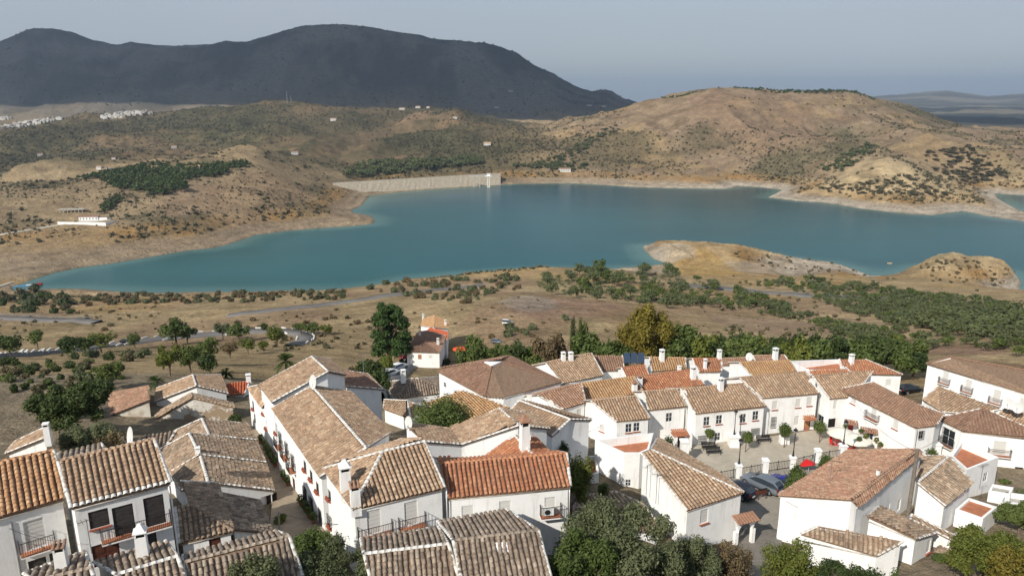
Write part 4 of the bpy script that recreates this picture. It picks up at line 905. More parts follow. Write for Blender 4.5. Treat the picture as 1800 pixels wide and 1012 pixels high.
house('low orange tile roof with a white ridge behind the long red-orange roof', polys([(905, 766, -29.3), (937, 800, -29.3), (849, 803, -30.9)], [(937, 800, -29.3), (905, 766, -29.3), (940, 768, -30.4), (968, 797, None)], [(762, 803, -30.9), (849, 803, -30.9), (862, 816, -31.3), (765, 822, None)]), -37, 'red', ridge='w', chim=[(922, 788, .8, 3.0, 'hip')])
house('long white house whose roof dips in the middle, a dish at its left end', polys([(710, 743, -29.3), (746, 776, -29.3), (812, 781, -30.7), (795, 754, None)], [(812, 781, -30.7), (912, 748, -28.9), (878, 718, -28.9), (795, 754, None)], [(878, 718, -28.9), (912, 748, -28.9), (965, 753, -30.4), (934, 727, None)]), -37, 'tan', ridge='w')
house('bluish white gable end with a tan tile roof above the dark round bush', gable((898, 720), (970, 766), (913, 704), (1002, 737), -33.6, s=.36), -41, 'tan', ridge='w')
house('roof of golden orange tiles behind the courtyard tree', polys([(743, 709, -36.6), (814, 686, -36.6), (896, 716, -38.4), (835, 748, None)]), -43, 'gold', ridge='w')
house('large white building under a broad brown hipped roof with a skylight opening', polys([(769, 652, -40.6), (852, 697, -40.6), (864, 644, -38.4), (851, 636, -38.4)], [(852, 697, -40.6), (886, 697, -40.6), (988, 670, -40.6), (882, 636, -38.4), (864, 644, -38.4)], [(988, 670, -40.6), (896, 625, -40.6), (882, 636, -38.4)], [(896, 625, -40.6), (769, 652, -40.6), (851, 636, -38.4), (882, 636, -38.4)]), -47, 'brown', ridge='t', wins=[(GL, 782, 676, .8, .8, ''), (SH, 800, 690, .8, 1.0, '')])
house('white gabled house with a straw-brown roof right of the broad brown roof', gable((989, 674), (1061, 659), (959, 638), (1040, 621), -42.6), -49, 'tan', ridge='t', chim=[(990, 634, .8, 1.6, 'flat'), (1003, 633, .9, 1.5, 'flat')])
house('dark brown roof left of the solar panels', polys([(1058, 652, -43.4), (1098, 650, -43.4), (1094, 625, -41.9), (1042, 624, None)]), -50, 'brown')
house('small orange roof with a white gable just below the solar panels', gable((1101, 663), (1141, 660), (1092, 646), (1134, 642), -43), -49, 'red')
house('pale tan roof just right of the solar panels', gable((1146, 653), (1206, 650), (1142, 628), (1205, 629), -44.2), -50, 'gold', chim=[(1163, 634, .9, 2.2, 'flat'), (1194, 650, .7, .8, 'flat')])
house('red-orange roof with a small brown chimney in the back row of the village', gable((1229, 654), (1268, 653), (1217, 630), (1268, 630), -43.8), -49, 'red', chim=[(1239, 648, .6, 1.9, 'flat'), (1264, 630, .8, 1.7, 'flat')])
house('narrow red-brown roof at the back edge of the village beside the trees', gable((1270, 642), (1330, 641), (1268, 630), (1322, 628), -46), -52, 'redbr')
house('orange-brown roof with a tall white chimney in front of the tree row', gable((1330, 641), (1390, 640), (1324, 625), (1379, 624), -46.3), -52, 'redbr', chim=[(1362, 632, 1.0, 2.4, 'flat')])
house('golden tan roof with a broad white gable wall in the back row', gable((1322, 661), (1400, 654), (1299, 637), (1389, 634), -43.4), -49, 'gold')
house('flat strip of red tiles between white parapets in the back row', polys([(1428, 661, -43.8), (1497, 656, -43.8), (1489, 648, -43.2), (1420, 648, None)]), -50, 'red', cat='outbuilding', name='outbuilding', ridge='w')
terrace('white parapets of a small tiled terrace with a cluster of chimneys in the back row', [(1388, 634, -43.4), (1476, 631, -44.3), (1492, 649, -43.5), (1420, 650, -42.9)], -50, .7, 'terra')
house('orange hipped roof at the far right end of the back row', polys([(1489, 657, -44.6), (1587, 658, -44.6), (1520, 631, -42.9), (1475, 631, None)]), -51, 'red', chim=[(1496, 638, .9, 1.7, 'flat')], wins=[(SH, 1562, 672, .9, 1.2, '')])
house('first white house on the plaza from the left, with two windows side by side', gable((1084, 741), (1143, 735), (1038, 704), (1119, 696), -42.0), -47.2, 'tan', wins=[(GL, 1105, 752, .9, 1.3, 's'), (GL, 1119, 750, .9, 1.3, 's'), (SH, 1058, 752, .8, 1.0, 's')])
house('second white plaza house, its door under a little tiled porch', gable((1140, 721), (1207, 714), (1130, 688), (1190, 684), -42.0), -47.2, 'tan', wins=[(GL, 1176, 733, .95, 1.35, '')])
house('white plaza house with two rows of windows and a chimney on its roof', gable((1223, 727), (1347, 714), (1196, 683), (1308, 674), -42.2), -47.2, 'tan', chim=[(1266, 686, .9, 2.1, 'flat')],
      wins=[(GL, 1242, 740, .95, 1.35, 's'), (GL, 1264, 737, .95, 1.35, 's'), (GL, 1306, 735, .95, 1.4, 's'), (GL, 1328, 730, .95, 1.4, 's'), (SH, 1234, 772, 1.3, 1.2, 'g'), (GL, 1261, 767, .9, 1.2, ''), (SH, 1304, 764, .9, 1.2, 'g'), (SH, 1327, 758, 1.3, 1.0, 'g')])
house('white plaza house with a wooden door and three closed white upper shutters', gable((1340, 700), (1440, 691), (1300, 664), (1417, 654), -41.4), -47.2, 'tan',
      wins=[(SH, 1362, 712, .85, 1.35, 's'), (SH, 1403, 708, .85, 1.35, 's'), (SH, 1423, 705, .85, 1.35, 's'), (SH, 1359, 742, .8, 1.7, 'g'), (SH, 1400, 739, .8, 1.5, ''), ('owood', 1419, 743, 1.0, 2.1, 's')])
house('narrow white plaza house wedged between the wooden door and the restaurant', gable((1459, 701), (1500, 697), (1428, 661), (1535, 652), -41.8), -47.2, 'tan', wins=[(GL, 1443, 736, 1.2, 1.2, 'g'), (SH, 1468, 711, .6, 1.4, ''), ('black', 1462, 743, 1.2, 1.4, '')])
house('restaurant on the plaza, white, with a red door and plants on its wall', polys([(1474, 684, -41.3), (1610, 752, -41.3), (1614, 711, -39.4), (1536, 671, None)], [(1610, 752, -41.3), (1646, 747, -41.3), (1660, 727, None), (1614, 711, -39.4)]), -47.2, 'brown', ridge='t', cat='restaurant', name='restaurant',
      wins=[(SH, 1500, 702, .95, 1.3, 's'), (SH, 1536, 724, .95, 2.0, 'DB2.3'), (SH, 1574, 745, .95, 1.4, 's'), ('red', 1495, 750, 1.0, 2.1, ''), (GL, 1528, 765, 1.3, 2.0, 'D'), (GL, 1619, 764, .8, 1.2, 'g')])
house('tan tile roof tucked below the long white building with balconies', polys([(1621, 702, -42.8), (1656, 724, -42.8), (1651, 679, -41.2), (1760, 719, None)][:3] + [] , [(1656, 724, -42.8), (1651, 679, -41.2), (1760, 719, -41.2), (1722, 728, None)]), -47.5, 'tan', ridge='t')
house('long white two-storey building with four balconies at the right edge', gable((1628, 638), (1880, 715), (1670, 627), (1880, 664), -41.4, s=.38), -48, 'brown', rake='t',
      wins=[(SH, 1662, 663, 1.0, 2.0, 'DB1.7'), (SH, 1702, 678, 1.0, 2.0, 'DB1.7'), (SH, 1752, 697, 1.1, 2.1, 'DB1.8'), (SH, 1798, 712, 1.0, 2.0, 'DB1.8')])
house('tan tile roof with a small latticed chimney below the third balcony at the right edge', polys([(1753, 728, -42.9), (1830, 762, -42.9), (1830, 736, -41.7), (1769, 717, None)]), -47.5, 'tan')
house('white house with a big caged window and hipped brown roof at the right', polys([(1647, 735, -41.9), (1694, 758, -41.9), (1726, 718, -40.1)], [(1694, 758, -41.9), (1855, 774, -41.9), (1740, 722, -40.1), (1726, 718, None)][:3] + [(1726, 718, -40.1)], [(1740, 722, -40.1), (1855, 774, -41.9), (1850, 752, None)][:0] or [(1726, 718, -40.1), (1740, 722, -40.1), (1694, 758, -41.9)]), -47, 'brown', ridge='t',
      wins=[(GL, 1667, 768, 1.9, 2.3, 'gsB2.2'), (SH, 1757, 787, 1.5, 1.9, 'DB2.6'), (DK, 1790, 828, .9, 1.2, 'g')])
house('big white foreground house with a worn red-brown tile roof at the right', polys([(1368, 870, -37.9), (1497, 878, -35.7), (1614, 790, -35.7), (1492, 791, None)], [(1497, 878, -35.7), (1509, 890, -36.5), (1621, 796, None), (1614, 790, -35.7)]), -42.5, 'redbr', ridge='t', rake='t', wins=[(SH, 1580, 887, .8, 1.3, ''), (SH, 1563, 891, .25, .9, '')], chim=[(1543, 836, .3, .8, 'hip')], jit=2, ex=.4)
house('old tile lean-to below the blue-shaded wall of the big foreground house', polys([(1524, 907, -38.0), (1611, 947, -38.3), (1646, 936, -39.1), (1546, 889, None)]), -43, 'old', cat='lean-to', name='lean_to', jit=2, wins=[(SH, 1632, 960, .7, 1.3, 's')])
house('tile-topped white wall running down to the right of the old tile lean-to', polys([(1598, 911, -39.5), (1680, 952, -40.4), (1686, 945, -40.3), (1603, 904, None)]), -44, 'old', cat='wall', name='tile_topped_wall')
house('low white house with a faded old tile roof near the bottom right', polys([(1542, 976, -38.8), (1589, 951, -37.6), (1440, 924, -37.6), (1408, 938, None)]), -43.5, 'old', jit=2, wins=[('shutter', 1607, 1000, .8, 1.2, 's')])
house('white house with a patched old tile roof and brackets under its eave at the right', polys([(1612, 848, -37.7), (1662, 889, -38.9), (1710, 849, -38.9), (1668, 802, None)], [(1668, 802, -37.7), (1640, 790, -38.6), (1614, 800, None), (1612, 848, -37.7)][:0] or [(1612, 848, -37.7), (1668, 802, -37.7), (1612, 800, -39.0)]), -43.5, 'old', ridge='w', jit=2)
terrace('small roof terrace with a terracotta floor left of the garden trees', [(1680, 894, -40.4), (1703, 874, -40.4), (1753, 890, -40.4), (1728, 911, -40.4)], -44, .25)
terrace('roof terrace with a terracotta floor below the big caged window', [(1672, 800, -41.8), (1690, 775, -41.8), (1756, 803, -41.8), (1700, 825, -41.8)], -46, .8, wins=[(GL, 1732, 838, .8, 1.2, '')])
house('low tiled shed roof half buried in the yellowish trees at the bottom right', polys([(1640, 968, -41.2), (1716, 990, -41.8), (1748, 958, -42.4), (1686, 940, None)]), -44, 'old', cat='shed', name='shed', jit=2, rake='t')
terrace('low white walled yard left of the tiled shed at the bottom right', [(1628, 962, -42.2), (1690, 930, -42.2), (1735, 948, -42.2), (1720, 962, -42.2), (1672, 985, -42.2)], -44.5, .9, 'concrete')
terrace('white stepped garden wall below the roof terrace at the right edge', [(1756, 880, -44.6), (1830, 890, -44.6), (1830, 872, -44.6), (1768, 864, -44.6)], -47, .6, 'concrete')
terrace('low white garden wall beside the narrow lane at the far right', [(1738, 862, -44.3), (1745, 850, -44.3), (1782, 856, -44.3), (1776, 868, -44.3)], -47, .3, 'concrete')
house('detached white house with a hipped brown roof beside the road beyond the village', polys([(714, 619, -81.8), (773, 620, -81.8), (746, 600, -80.3)], [(714, 619, -81.8), (746, 600, -80.3), (750, 581, -80.3), (735, 584, -81.8)], [(773, 620, -81.8), (784, 590, -81.8), (750, 581, -80.3), (746, 600, -80.3)]), -85, 'brown', ridge='t', sp=.5, ex=.5, wins=[(SH, 725, 627, 1.1, 1.2, ''), ('owood', 738, 627, 1.2, 1.6, ''), (SH, 757, 627, 1.3, 1.1, '')], chim=[(738, 590, .9, 2.2, 'flat'), (770, 606, 1.0, 2.6, 'flat')])
house('detached white house with a bright orange roof, furthest beyond the village', polys([(739, 573, -82.4), (763, 575, -80.6), (765, 554, -80.6), (745, 558, None)], [(763, 575, -80.6), (788, 578, -82.4), (789, 565, None), (765, 554, -80.6)]), -87, 'gold', sp=.5, ex=.5, chim=[(744, 560, .9, 2.2, 'flat'), (783, 572, .9, 2.4, 'flat')])
house('low red roof between the two detached houses beyond the village', polys([(748, 582, -81.0), (786, 597, -82.2), (788, 584, -82.2), (758, 574, None)]), -87, 'vivid', sp=.5, ex=.5, cat='outbuilding', name='outbuilding')
house('tan pyramid roof with a small white vent left of the broad brown roof', polys([(696, 701, -45.2), (782, 689, -45.2), (736, 665, -43.1), (728, 665, None)], [(728, 665, -43.1), (672, 672, -45.2), (696, 701, -45.2)], [(736, 665, -43.1), (782, 689, -45.2), (770, 662, -45.2)]), -50, 'grey', sp=.4, chim=[(709, 664, .9, 1.5, 'flat')])
house('small low tan roof between the long street house and the courtyard tree', polys([(674, 718, -44.2), (722, 735, -44.2), (716, 704, -43.0), (676, 702, None)], [(716, 704, -43.0), (722, 735, -44.2), (745, 716, -44.0)]), -47, 'tan', ridge='w')
house('long white street house with plant pots and balconies and a white ridge', polys([(478, 718, -30.0), (562, 838, -30.0), (644, 787, -28.3), (548, 678, None)], [(548, 678, -28.3), (644, 787, -28.3), (687, 760, -30.0), (616, 689, None)]), -36.5, 'tan', ridge='w', rake='w',
      wins=[(DK, 536, 818, .8, .9, 'ps'), (DK, 547, 835, .8, .9, 'ps'), (DK, 558, 856, .8, .9, 'ps'), (GL, 494, 772, .9, 1.5, 'gB1.5'), (GL, 505, 790, .9, 1.5, 'gB1.5'), (GL, 516, 812, .9, 1.5, 'gB1.5'), (DK, 537, 868, .9, 1.4, 'g'), (DK, 548, 886, .9, 1.4, 'g'), ('steel', 563, 912, 1.0, 2.0, ''), ('wood', 517, 855, .9, 1.9, ''), (GL, 485, 752, .8, 1.2, 'ps')])
house('upper end house of the narrow street, white, with the highest gable', polys([(455, 677, -31.0), (478, 707, -31.0), (577, 653, -28.8), (548, 627, None)], [(548, 627, -28.8), (577, 653, -28.8), (608, 659, -30.8), (580, 631, None)]), -38, 'tan', ridge='w', wins=[(DK, 463, 720, .8, 1.1, 'ps'), (GL, 468, 745, .8, 1.2, 'ps')])
house('lowest roof at the far end of the narrow street, with flower pots on its wall', polys([(436, 681, -33.4), (460, 716, -33.4), (476, 702, -32.2), (455, 677, None)]), -39, 'tan', wins=[(DK, 445, 712, .7, 1.1, 'ps'), (DK, 448, 735, .7, 1.2, '')])
house('bluish white walled house with a plain brown roof behind the highest gable', polys([(604, 651, -34.3), (608, 679, -34.3), (673, 684, -36.0), (646, 657, None)]), -44, 'brown', rake='w')
house('low bright red roof left of the highest gable', polys([(402, 695, -40.6), (430, 692, -40.6), (440, 668, -39.6), (396, 675, None)]), -43.5, 'vivid', cat='outbuilding', name='outbuilding', chim=[(437, 670, .9, 1.2, 'flat')])
house('shadowed grey tile roof behind the largest foreground shrub', polys([(1008, 892, -37.9), (1132, 887, -37.9), (1082, 864, -39.4), (1020, 872, None)], [(1132, 887, -37.9), (1008, 892, -37.9), (1010, 940, -39.4), (1165, 930, None)]), -42, 'old', ridge='t', jit=2)
house('long tan roof behind the bluish white gable end, left third of a stepped terrace', gable((990, 719), (1030, 707), (944, 694), (1022, 674), -41.6), -47.5, 'redbr', wins=[(SH, 1018, 726, .9, 1.3, '')])
house('orange-tan roof in the middle of the stepped terrace behind the plaza houses', gable((1030, 707), (1132, 690), (1022, 674), (1114, 662), -42.6), -48, 'gold', chim=[(1115, 688, .9, 1.6, 'tile')])
house('red-orange roof at the right of the stepped terrace behind the plaza houses', gable((1133, 690), (1238, 676), (1114, 662), (1213, 650), -43.6), -49, 'red', chim=[(1124, 679, .9, 1.9, 'tile'), (1218, 665, 1.0, 2.2, 'flat')])
house('white house before the plaza with a fresh tile roof and white hip line', polys([(1208, 897, -37.6), (1307, 865, -37.6), (1144, 790, -34.8), (1126, 795, None)], [(1144, 790, -34.8), (1307, 865, -37.6), (1275, 838, -38.0), (1156, 769, None)]), -43.2, 'tan', ridge='w', wins=[(SH, 1238, 907, 1.0, 1.5, 's')])
terrace('white roof terrace with a tall windowless wall in front of the plaza', [(1046, 773, -35.9), (1149, 760, -35.9), (1141, 789, -35.9), (1125, 796, -35.9), (1097, 796, -35.9)], -41.5, .9, wins=[(GL, 1104, 848, .6, .8, '')])
terrace('small walled terrace with vines and potted plants behind the long red-orange roof', [(1003, 837, -38.4), (1053, 831, -38.4), (1048, 800, -38.4), (1000, 802, -38.4)], -42, .5, 'clay')
for (u, v, z) in ((1457, 650, -42.6), (1469, 632, -43.6), (1479, 631, -43.6), (1250, 700, 0)):
    if z: 
        pass
# ------------------------------------------------------------------ vegetation kit
def leaf_cloud(lobes, n, size, rs, quad=True, flat=.0, hollow=.55, zs=1.0):
    """n leaf faces spread through a set of ellipsoid lobes (cx,cy,cz,rx,ry,rz)"""
    lo = np.array(lobes, float); vol = (lo[:, 3] * lo[:, 4] * lo[:, 5]) ** .67; idx = rs.choice(len(lo), n, p=vol / vol.sum()); L_ = lo[idx]
    d = rs.normal(size=(n, 3)); d /= np.linalg.norm(d, axis=1)[:, None]; r = hollow + (1 - hollow) * rs.rand(n) ** .6
    r *= 1 + .18 * rs.normal(size=n).clip(-1.5, 1.8)
    c = L_[:, :3] + d * L_[:, 3:] * r[:, None]
    nrm = d + rs.normal(size=(n, 3)) * .65; nrm[:, 2] += .25; nrm /= np.linalg.norm(nrm, axis=1)[:, None]
    t = rs.normal(size=(n, 3)); t -= nrm * (t * nrm).sum(1)[:, None]; t /= np.linalg.norm(t, axis=1)[:, None]; b = np.cross(nrm, t)
    s = size * (.6 + .8 * rs.rand(n))[:, None]
    if quad:
        V = np.stack([c - t * s, c - b * s * .45 + nrm * s * .12, c + t * s, c + b * s * .45 + nrm * s * .12], 1).reshape(-1, 3); Fq = np.arange(4 * n).reshape(-1, 4); Ft = None
    else:
        V = np.stack([c - t * s, c + t * s * .5 - b * s * .8, c + t * s * .5 + b * s * .8], 1).reshape(-1, 3); Fq = None; Ft = np.arange(3 * n).reshape(-1, 3)
    if zs != 1: V[:, 2] = np.repeat(c[:, 2], 4 if quad else 3) + (V[:, 2] - np.repeat(c[:, 2], 4 if quad else 3)) * zs
    tint = np.clip(rs.rand(n) * .75 + rs.rand(len(lo))[idx] * .25, 0, 1)
    return V, Fq, Ft, tint
def lobes_for(kind, rs):
    """unit tree: radius 1 round the axis, height 0..1"""
    L_ = []
    if kind == 'pine':
        for k in range(26):
            z = .22 + .72 * rs.rand(); R = .92 * (1 - ((z - .42) / .62) ** 2) ** .5 if abs(z - .42) < .62 else .2; R = max(R, .25); a = rs.rand() * 6.28; rr = R * (.25 + .6 * rs.rand()); L_.append((rr * math.cos(a), rr * math.sin(a), z, .34 * R + .1, .34 * R + .1, .08))
    elif kind == 'cypress':
        for k in range(9): z = .12 + .1 * k; R = .8 * math.sin(math.pi * min(.95, .25 + .75 * (1 - z) ** .8)) ; L_.append((0, 0, z, R, R, .1))
    elif kind == 'bush':
        for k in range(9): a = rs.rand() * 6.28; rr = .55 * rs.rand(); L_.append((rr * math.cos(a), rr * math.sin(a), .35 + .3 * rs.rand(), .42, .42, .30))
    else:
        zc = .62; 
        for k in range(18):
            a = rs.rand() * 6.28; rr = .78 * rs.rand() ** .5; dz = (rs.rand() - .45) * .56 * (1 - rr * .5); q_ = .20 + .2 * rs.rand(); L_.append((rr * math.cos(a), rr * math.sin(a), zc + dz, q_, q_ * (.8 + .4 * rs.rand()), q_ * .48))
        L_.append((0, 0, zc, .48, .48, .20))
    return L_
def crown_mesh(kind, leaf, n, size, seed, quad=False, scale=(1, 1, 1), hollow=.55):
    rs = np.random.RandomState(seed); lo = [(x * scale[0], y * scale[1], z * scale[2], a * scale[0], b_ * scale[1], c * scale[2]) for x, y, z, a, b_, c in lobes_for(kind, rs)]
    V, q, t_, tn = leaf_cloud(lo, n, size, rs, quad, hollow=hollow, zs={'broad': .42, 'pine': .35, 'cypress': .14}.get(kind, 1.0))
    return npmesh('crown', V, q, L[leaf], attrs={'tint': ('FACE', 'FLOAT', tn)}, T=t_)
def trunk_mesh(r, h, seed, limbs=5, spread=.5, top=.62):
    rs = random.Random(seed); m = MB(); pts = [(0, 0, -.6), (rs.uniform(-.1, .1) * r * 2, 0, h * .25), (rs.uniform(-.5, .5) * r * 2, rs.uniform(-.5, .5) * r * 2, h * .45), (rs.uniform(-1, 1) * r * 2, 0, h * top)]
    m.tube(pts, [r * 1.35, r, r * .75, r * .35], 7)
    for k in range(limbs):
        a = 6.28 * k / limbs + rs.uniform(-.4, .4); b0 = Vector(pts[1]).lerp(Vector(pts[2]), rs.random()); R = spread * rs.uniform(.6, 1)
        m.tube([b0, b0 + Vector((R * .45 * math.cos(a), R * .45 * math.sin(a), h * .14)), b0 + Vector((R * math.cos(a), R * math.sin(a), h * .32))], [r * .5, r * .32, r * .12], 5)
    return m.mesh('trunk', M['bark'])
_cc = {}
def unit_tree(kind, leaf, var, n=420, size=.13):
    k = (kind, leaf, var, n)
    if k not in _cc:
        _cc[k] = (crown_mesh(kind, leaf, n, size, hash(k[2]) % 1000 + len(_cc) * 7 + 1), trunk_mesh(.07, 1, var, 4, .5))
    return _cc[k]
def put_tree(p, h, r, kind, leaf, label, cat='tree', name=None, group=None, n=420, size=.13, var=None, yaw=None, parts=True):
    var = random.randrange(4) if var is None else var; cm, tm = unit_tree(kind, leaf, var, n, size); yaw = random.uniform(0, 6.28) if yaw is None else yaw
    nm = name or {'bush': 'bush', 'pine': 'pine_tree', 'cypress': 'cypress_tree'}.get(kind, 'tree')
    if parts:
        root = empty(nm, p, yaw); root.scale = (r, r, h); tag(root, label, cat, group); link('trunk', tm, root); link('crown', cm, root)
    else:
        root = link(nm, cm, None, p, (0, 0, yaw)); root.scale = (r, r, h); tag(root, label, cat, group)
    return root
def dep(v): return PITCH + math.atan((v - CV) / F)
def geom(p, vt, wpx):
    """height and radius of something standing at p whose top is seen at vt and whose width is wpx"""
    h = -p.y * math.tan(dep(vt)) - p.z; r = wpx / 2 * (p.y * CP - p.z * SP) / F; return max(h, .4), r
def atY(u, Y):
    z = -50
    for _ in range(6): a = A(u, Y, z)[0]; z = float(H(a * Y, Y))
    return Vector((a * Y, Y, z))
def tree_px(u, vb, vt, w, kind, leaf, label, **k):
    p = G3(u, vb); h, r = geom(p, vt, w); return put_tree(p, h, r, kind, leaf, label, **k)
def tree_Y(u, Y, vt, w, kind, leaf, label, **k):
    p = atY(u, Y); h, r = geom(p, vt, w); return put_tree(p, h, r, kind, leaf, label, **k)
def big_tree(u, Y, vt, w, leaf, label, n, size, seed, kind='broad', name='tree', cat='tree', du=0, hollow=.4):
    """a near tree with its own leaf-sized foliage"""
    p = atY(u, Y); h, r = geom(p, vt, w); root = empty(name, p); tag(root, label, cat)
    rs = np.random.RandomState(seed); lo = []
    base = lobes_for(kind, rs) + [q for q in lobes_for(kind, rs)]
    for x, y, z, a, b_, c in base: lo.append((x * r, y * r, z * h, a * r * .72, b_ * r * .72, c * h * .8))
    V, q, t_, tn = leaf_cloud(lo, n, size, rs, True, hollow=hollow)
    link('trunk', trunk_mesh(max(.12, .035 * h), h, seed, 7, r * .7), root)
    link('crown', npmesh('crown', V, q, L[leaf], attrs={'tint': ('FACE', 'FLOAT', tn)}, T=t_), root)
    return root
# near shrubs and trees of the village
big_tree(1086, 47, 908, 236, 'olive', 'large grey-green olive-like shrub filling the bottom centre-right of the photo', 42000, .12, 11)
big_tree(1022, 44, 940, 130, 'green', 'mid green shrub leaning against the left of the large grey-green shrub', 14000, .12, 12, cat='shrub', name='shrub')
big_tree(1210, 49, 945, 110, 'olive', 'olive-green lower shoulder of shrub right of the large grey-green one', 14000, .11, 53, cat='shrub', name='shrub')
big_tree(1280, 50, 955, 110, 'rust', 'brownish green shrub between the large grey-green shrub and the lane', 12000, .10, 13, cat='shrub', name='shrub')
big_tree(1388, 48, 944, 118, 'ygreen', 'yellow-green shrub in front of the low white house', 15000, .10, 14, cat='shrub', name='shrub')
big_tree(1490, 44, 994, 120, 'deep', 'dark leafy shrub tips at the bottom edge right of the yellow-green shrub', 9000, .10, 15, cat='shrub', name='shrub')
big_tree(1790, 66, 884, 80, 'green', 'green tree beside the terracotta terrace at the right edge', 16000, .13, 16)
big_tree(1722, 56, 936, 150, 'ygreen', 'broad yellowish tree in the bottom right corner', 24000, .12, 17)
big_tree(1790, 50, 960, 130, 'yellow', 'golden foliage at the extreme bottom right', 12000, .12, 18)
big_tree(550, 50, 922, 92, 'green', 'round bright green bush beside the low tile roof at the lane end', 16000, .10, 19, kind='bush', name='bush', cat='bush')
big_tree(592, 44, 958, 150, 'olive', 'grey-green feathery shrub at the bottom edge left of centre', 17000, .10, 20, cat='shrub', name='shrub')
big_tree(455, 40, 978, 100, 'olive', 'small grey-green shrub overlapping the long low tile roof', 9000, .10, 21, cat='shrub', name='shrub')
big_tree(492, 57, 905, 32, 'ygreen', 'small light green bush at the near end of the narrow street', 2500, .10, 22, kind='bush', name='bush', cat='bush')
big_tree(132, 78, 672, 135, 'deep', 'big dark green tree left of the beige shed', 22000, .20, 23)
big_tree(95, 84, 690, 70, 'green', 'green tree crown against the shaded bank at the left', 6000, .2, 24)
big_tree(165, 66, 742, 110, 'olive', 'olive tree rising behind the brown roof with whitewashed eaves', 12000, .13, 25, name='olive_tree')
big_tree(205, 64, 752, 60, 'rust', 'brownish shrub beside the white dish', 4000, .13, 26, name='shrub', cat='shrub')
big_tree(778, 76, 692, 150, 'green', 'round leafy tree in the courtyard in front of the golden roof', 20000, .16, 27, kind='bush')
big_tree(984, 72, 762, 52, 'deep', 'dark round tree below the bluish white gable end', 6500, .13, 28, kind='bush')
big_tree(1015, 66, 787, 72, 'ygreen', 'vine and leafy plants over the small walled terrace', 6500, .13, 29, kind='bush', name='vine', cat='plant')
big_tree(1062, 68, 845, 34, 'green', 'leafy plants against the foot of the tall windowless wall', 1500, .12, 30, kind='bush', name='plant', cat='plant')
big_tree(655, 104, 632, 76, 'deep', 'dark tree right of the plain brown roof', 7000, .22, 31)
big_tree(628, 108, 640, 40, 'rust', 'brownish tree behind the plain brown roof', 2500, .22, 32)
big_tree(415, 80, 720, 30, 'deep', 'dark creeper-covered plants at the far end of the narrow street', 2500, .18, 33, kind='bush', name='plant', cat='plant')
big_tree(1392, 74, 806, 62, 'green', 'leafy dark green bush beside the blue car', 9000, .13, 34, kind='bush', name='bush', cat='bush')
big_tree(1448, 80, 793, 42, 'green', 'second leafy bush beside the red parasol', 4500, .13, 35, kind='bush', name='bush', cat='bush')
for (u, Y, vt, w, lf, lb) in ((1765, 84, 842, 26, 'green', 'small green shrub beside the low garden wall at the far right'), (1792, 80, 858, 30, 'olive', 'grey-green shrub at the right edge above the garden trees'), (1700, 64, 915, 34, 'olive', 'small olive shrub below the terracotta terrace'), (1655, 60, 975, 44, 'green', 'green shrub left of the broad yellowish tree'), (1562, 52, 985, 40, 'green', 'small shrub at the foot of the low white house')): big_tree(u, Y, vt, w, lf, lb, 2600, .12, u, kind='bush', name='shrub', cat='shrub')
big_tree(1172, 91, 759, 28, 'deep', 'small dark tree left of the little tiled porch', 1800, .14, 36, kind='bush')
big_tree(1630, 90, 776, 42, 'green', 'clipped green hedge at the end of the restaurant', 2500, .14, 37, kind='bush', name='hedge', cat='hedge')
big_tree(1010, 56, 905, 1, 'deep', 'tiny plant', 1, .01, 1) if False else None
# row of trees behind the village
row = [(832,592,52,'green'),(858,604,44,'green'),(884,606,44,'green'),(910,603,48,'deep'),(938,605,46,'green'),(966,583,50,'rust'),(1040,586,78,'green'),(1082,592,56,'green'),(1190,566,70,'green'),(1226,588,62,'ygreen'),(1262,598,58,'deep'),(1298,590,66,'green'),(1342,593,66,'deep'),(1384,590,66,'ygreen'),(1424,593,60,'green'),(1462,590,64,'deep'),(1500,593,60,'green'),(1538,590,62,'deep'),(1572,596,60,'green'),(1604,616,50,'deep')]
nth = ['a gap left of', 'beside']
RLX = ['', 'second', 'third', 'fourth', '', 'fifth']
RL = {1: 'green tree second from the left end of the row behind the village', 2: 'green tree third from the left end of the row behind the village', 3: 'dark tree fourth from the left end of the row behind the village', 4: 'green tree directly left of the thin brownish tree', 7: 'green tree between the broad round tree and the big yellow tree', 0: 'first green tree of the row behind the village, beside the parked bus', 5: 'thin brownish tree in the row behind the village, left of the cypress', 6: 'broad round green tree between the cypress and the big yellow tree', 8: 'green tree just right of the big yellow tree', 19: 'last dark tree at the right end of the row behind the village'}
for i, (u, vt, w, lf) in enumerate(row):
    p = atY(u, 140); h, r = geom(p, vt, w); lb = RL.get(i)
    put_tree(p, h, r * 1.15, 'broad', lf, lb or 'leafy tree in the even part of the row, right of the big yellow tree', group=None if lb else 'trees in the even part of the row', n=2600, size=.085)
for i in range(15):
    u = 1180 + i * 30; p = atY(u, 152); h, r = geom(p, 588 + random.uniform(-4, 8), 52)
    put_tree(p, h, r, 'broad', random.choice(['green', 'ygreen', 'deep']), 'leafy tree in the even part of the row, right of the big yellow tree', group='trees in the even part of the row', n=2600, size=.085)
big_tree(1132, 142, 534, 112, 'yellow', 'tall broad tree with yellow autumn leaves above the solar panels', 16000, .30, 41)
big_tree(1165, 150, 556, 60, 'ygreen', 'yellowish green tree partly behind the tall yellow tree', 6000, .30, 42)
tree_Y(1005, 146, 558, 12, 'cypress', 'deep', 'slim dark cypress in the tree row behind the village', n=2600, size=.10)
tree_Y(1019, 150, 560, 22, 'broad', 'green', 'small round tree just right of the slim cypress', n=1400, size=.1)
big_tree(686, 236, 533, 84, 'pine', 'tall bushy pine left of the detached houses beyond the village', 15000, .5, 43, kind='pine', name='pine_tree', hollow=.3)
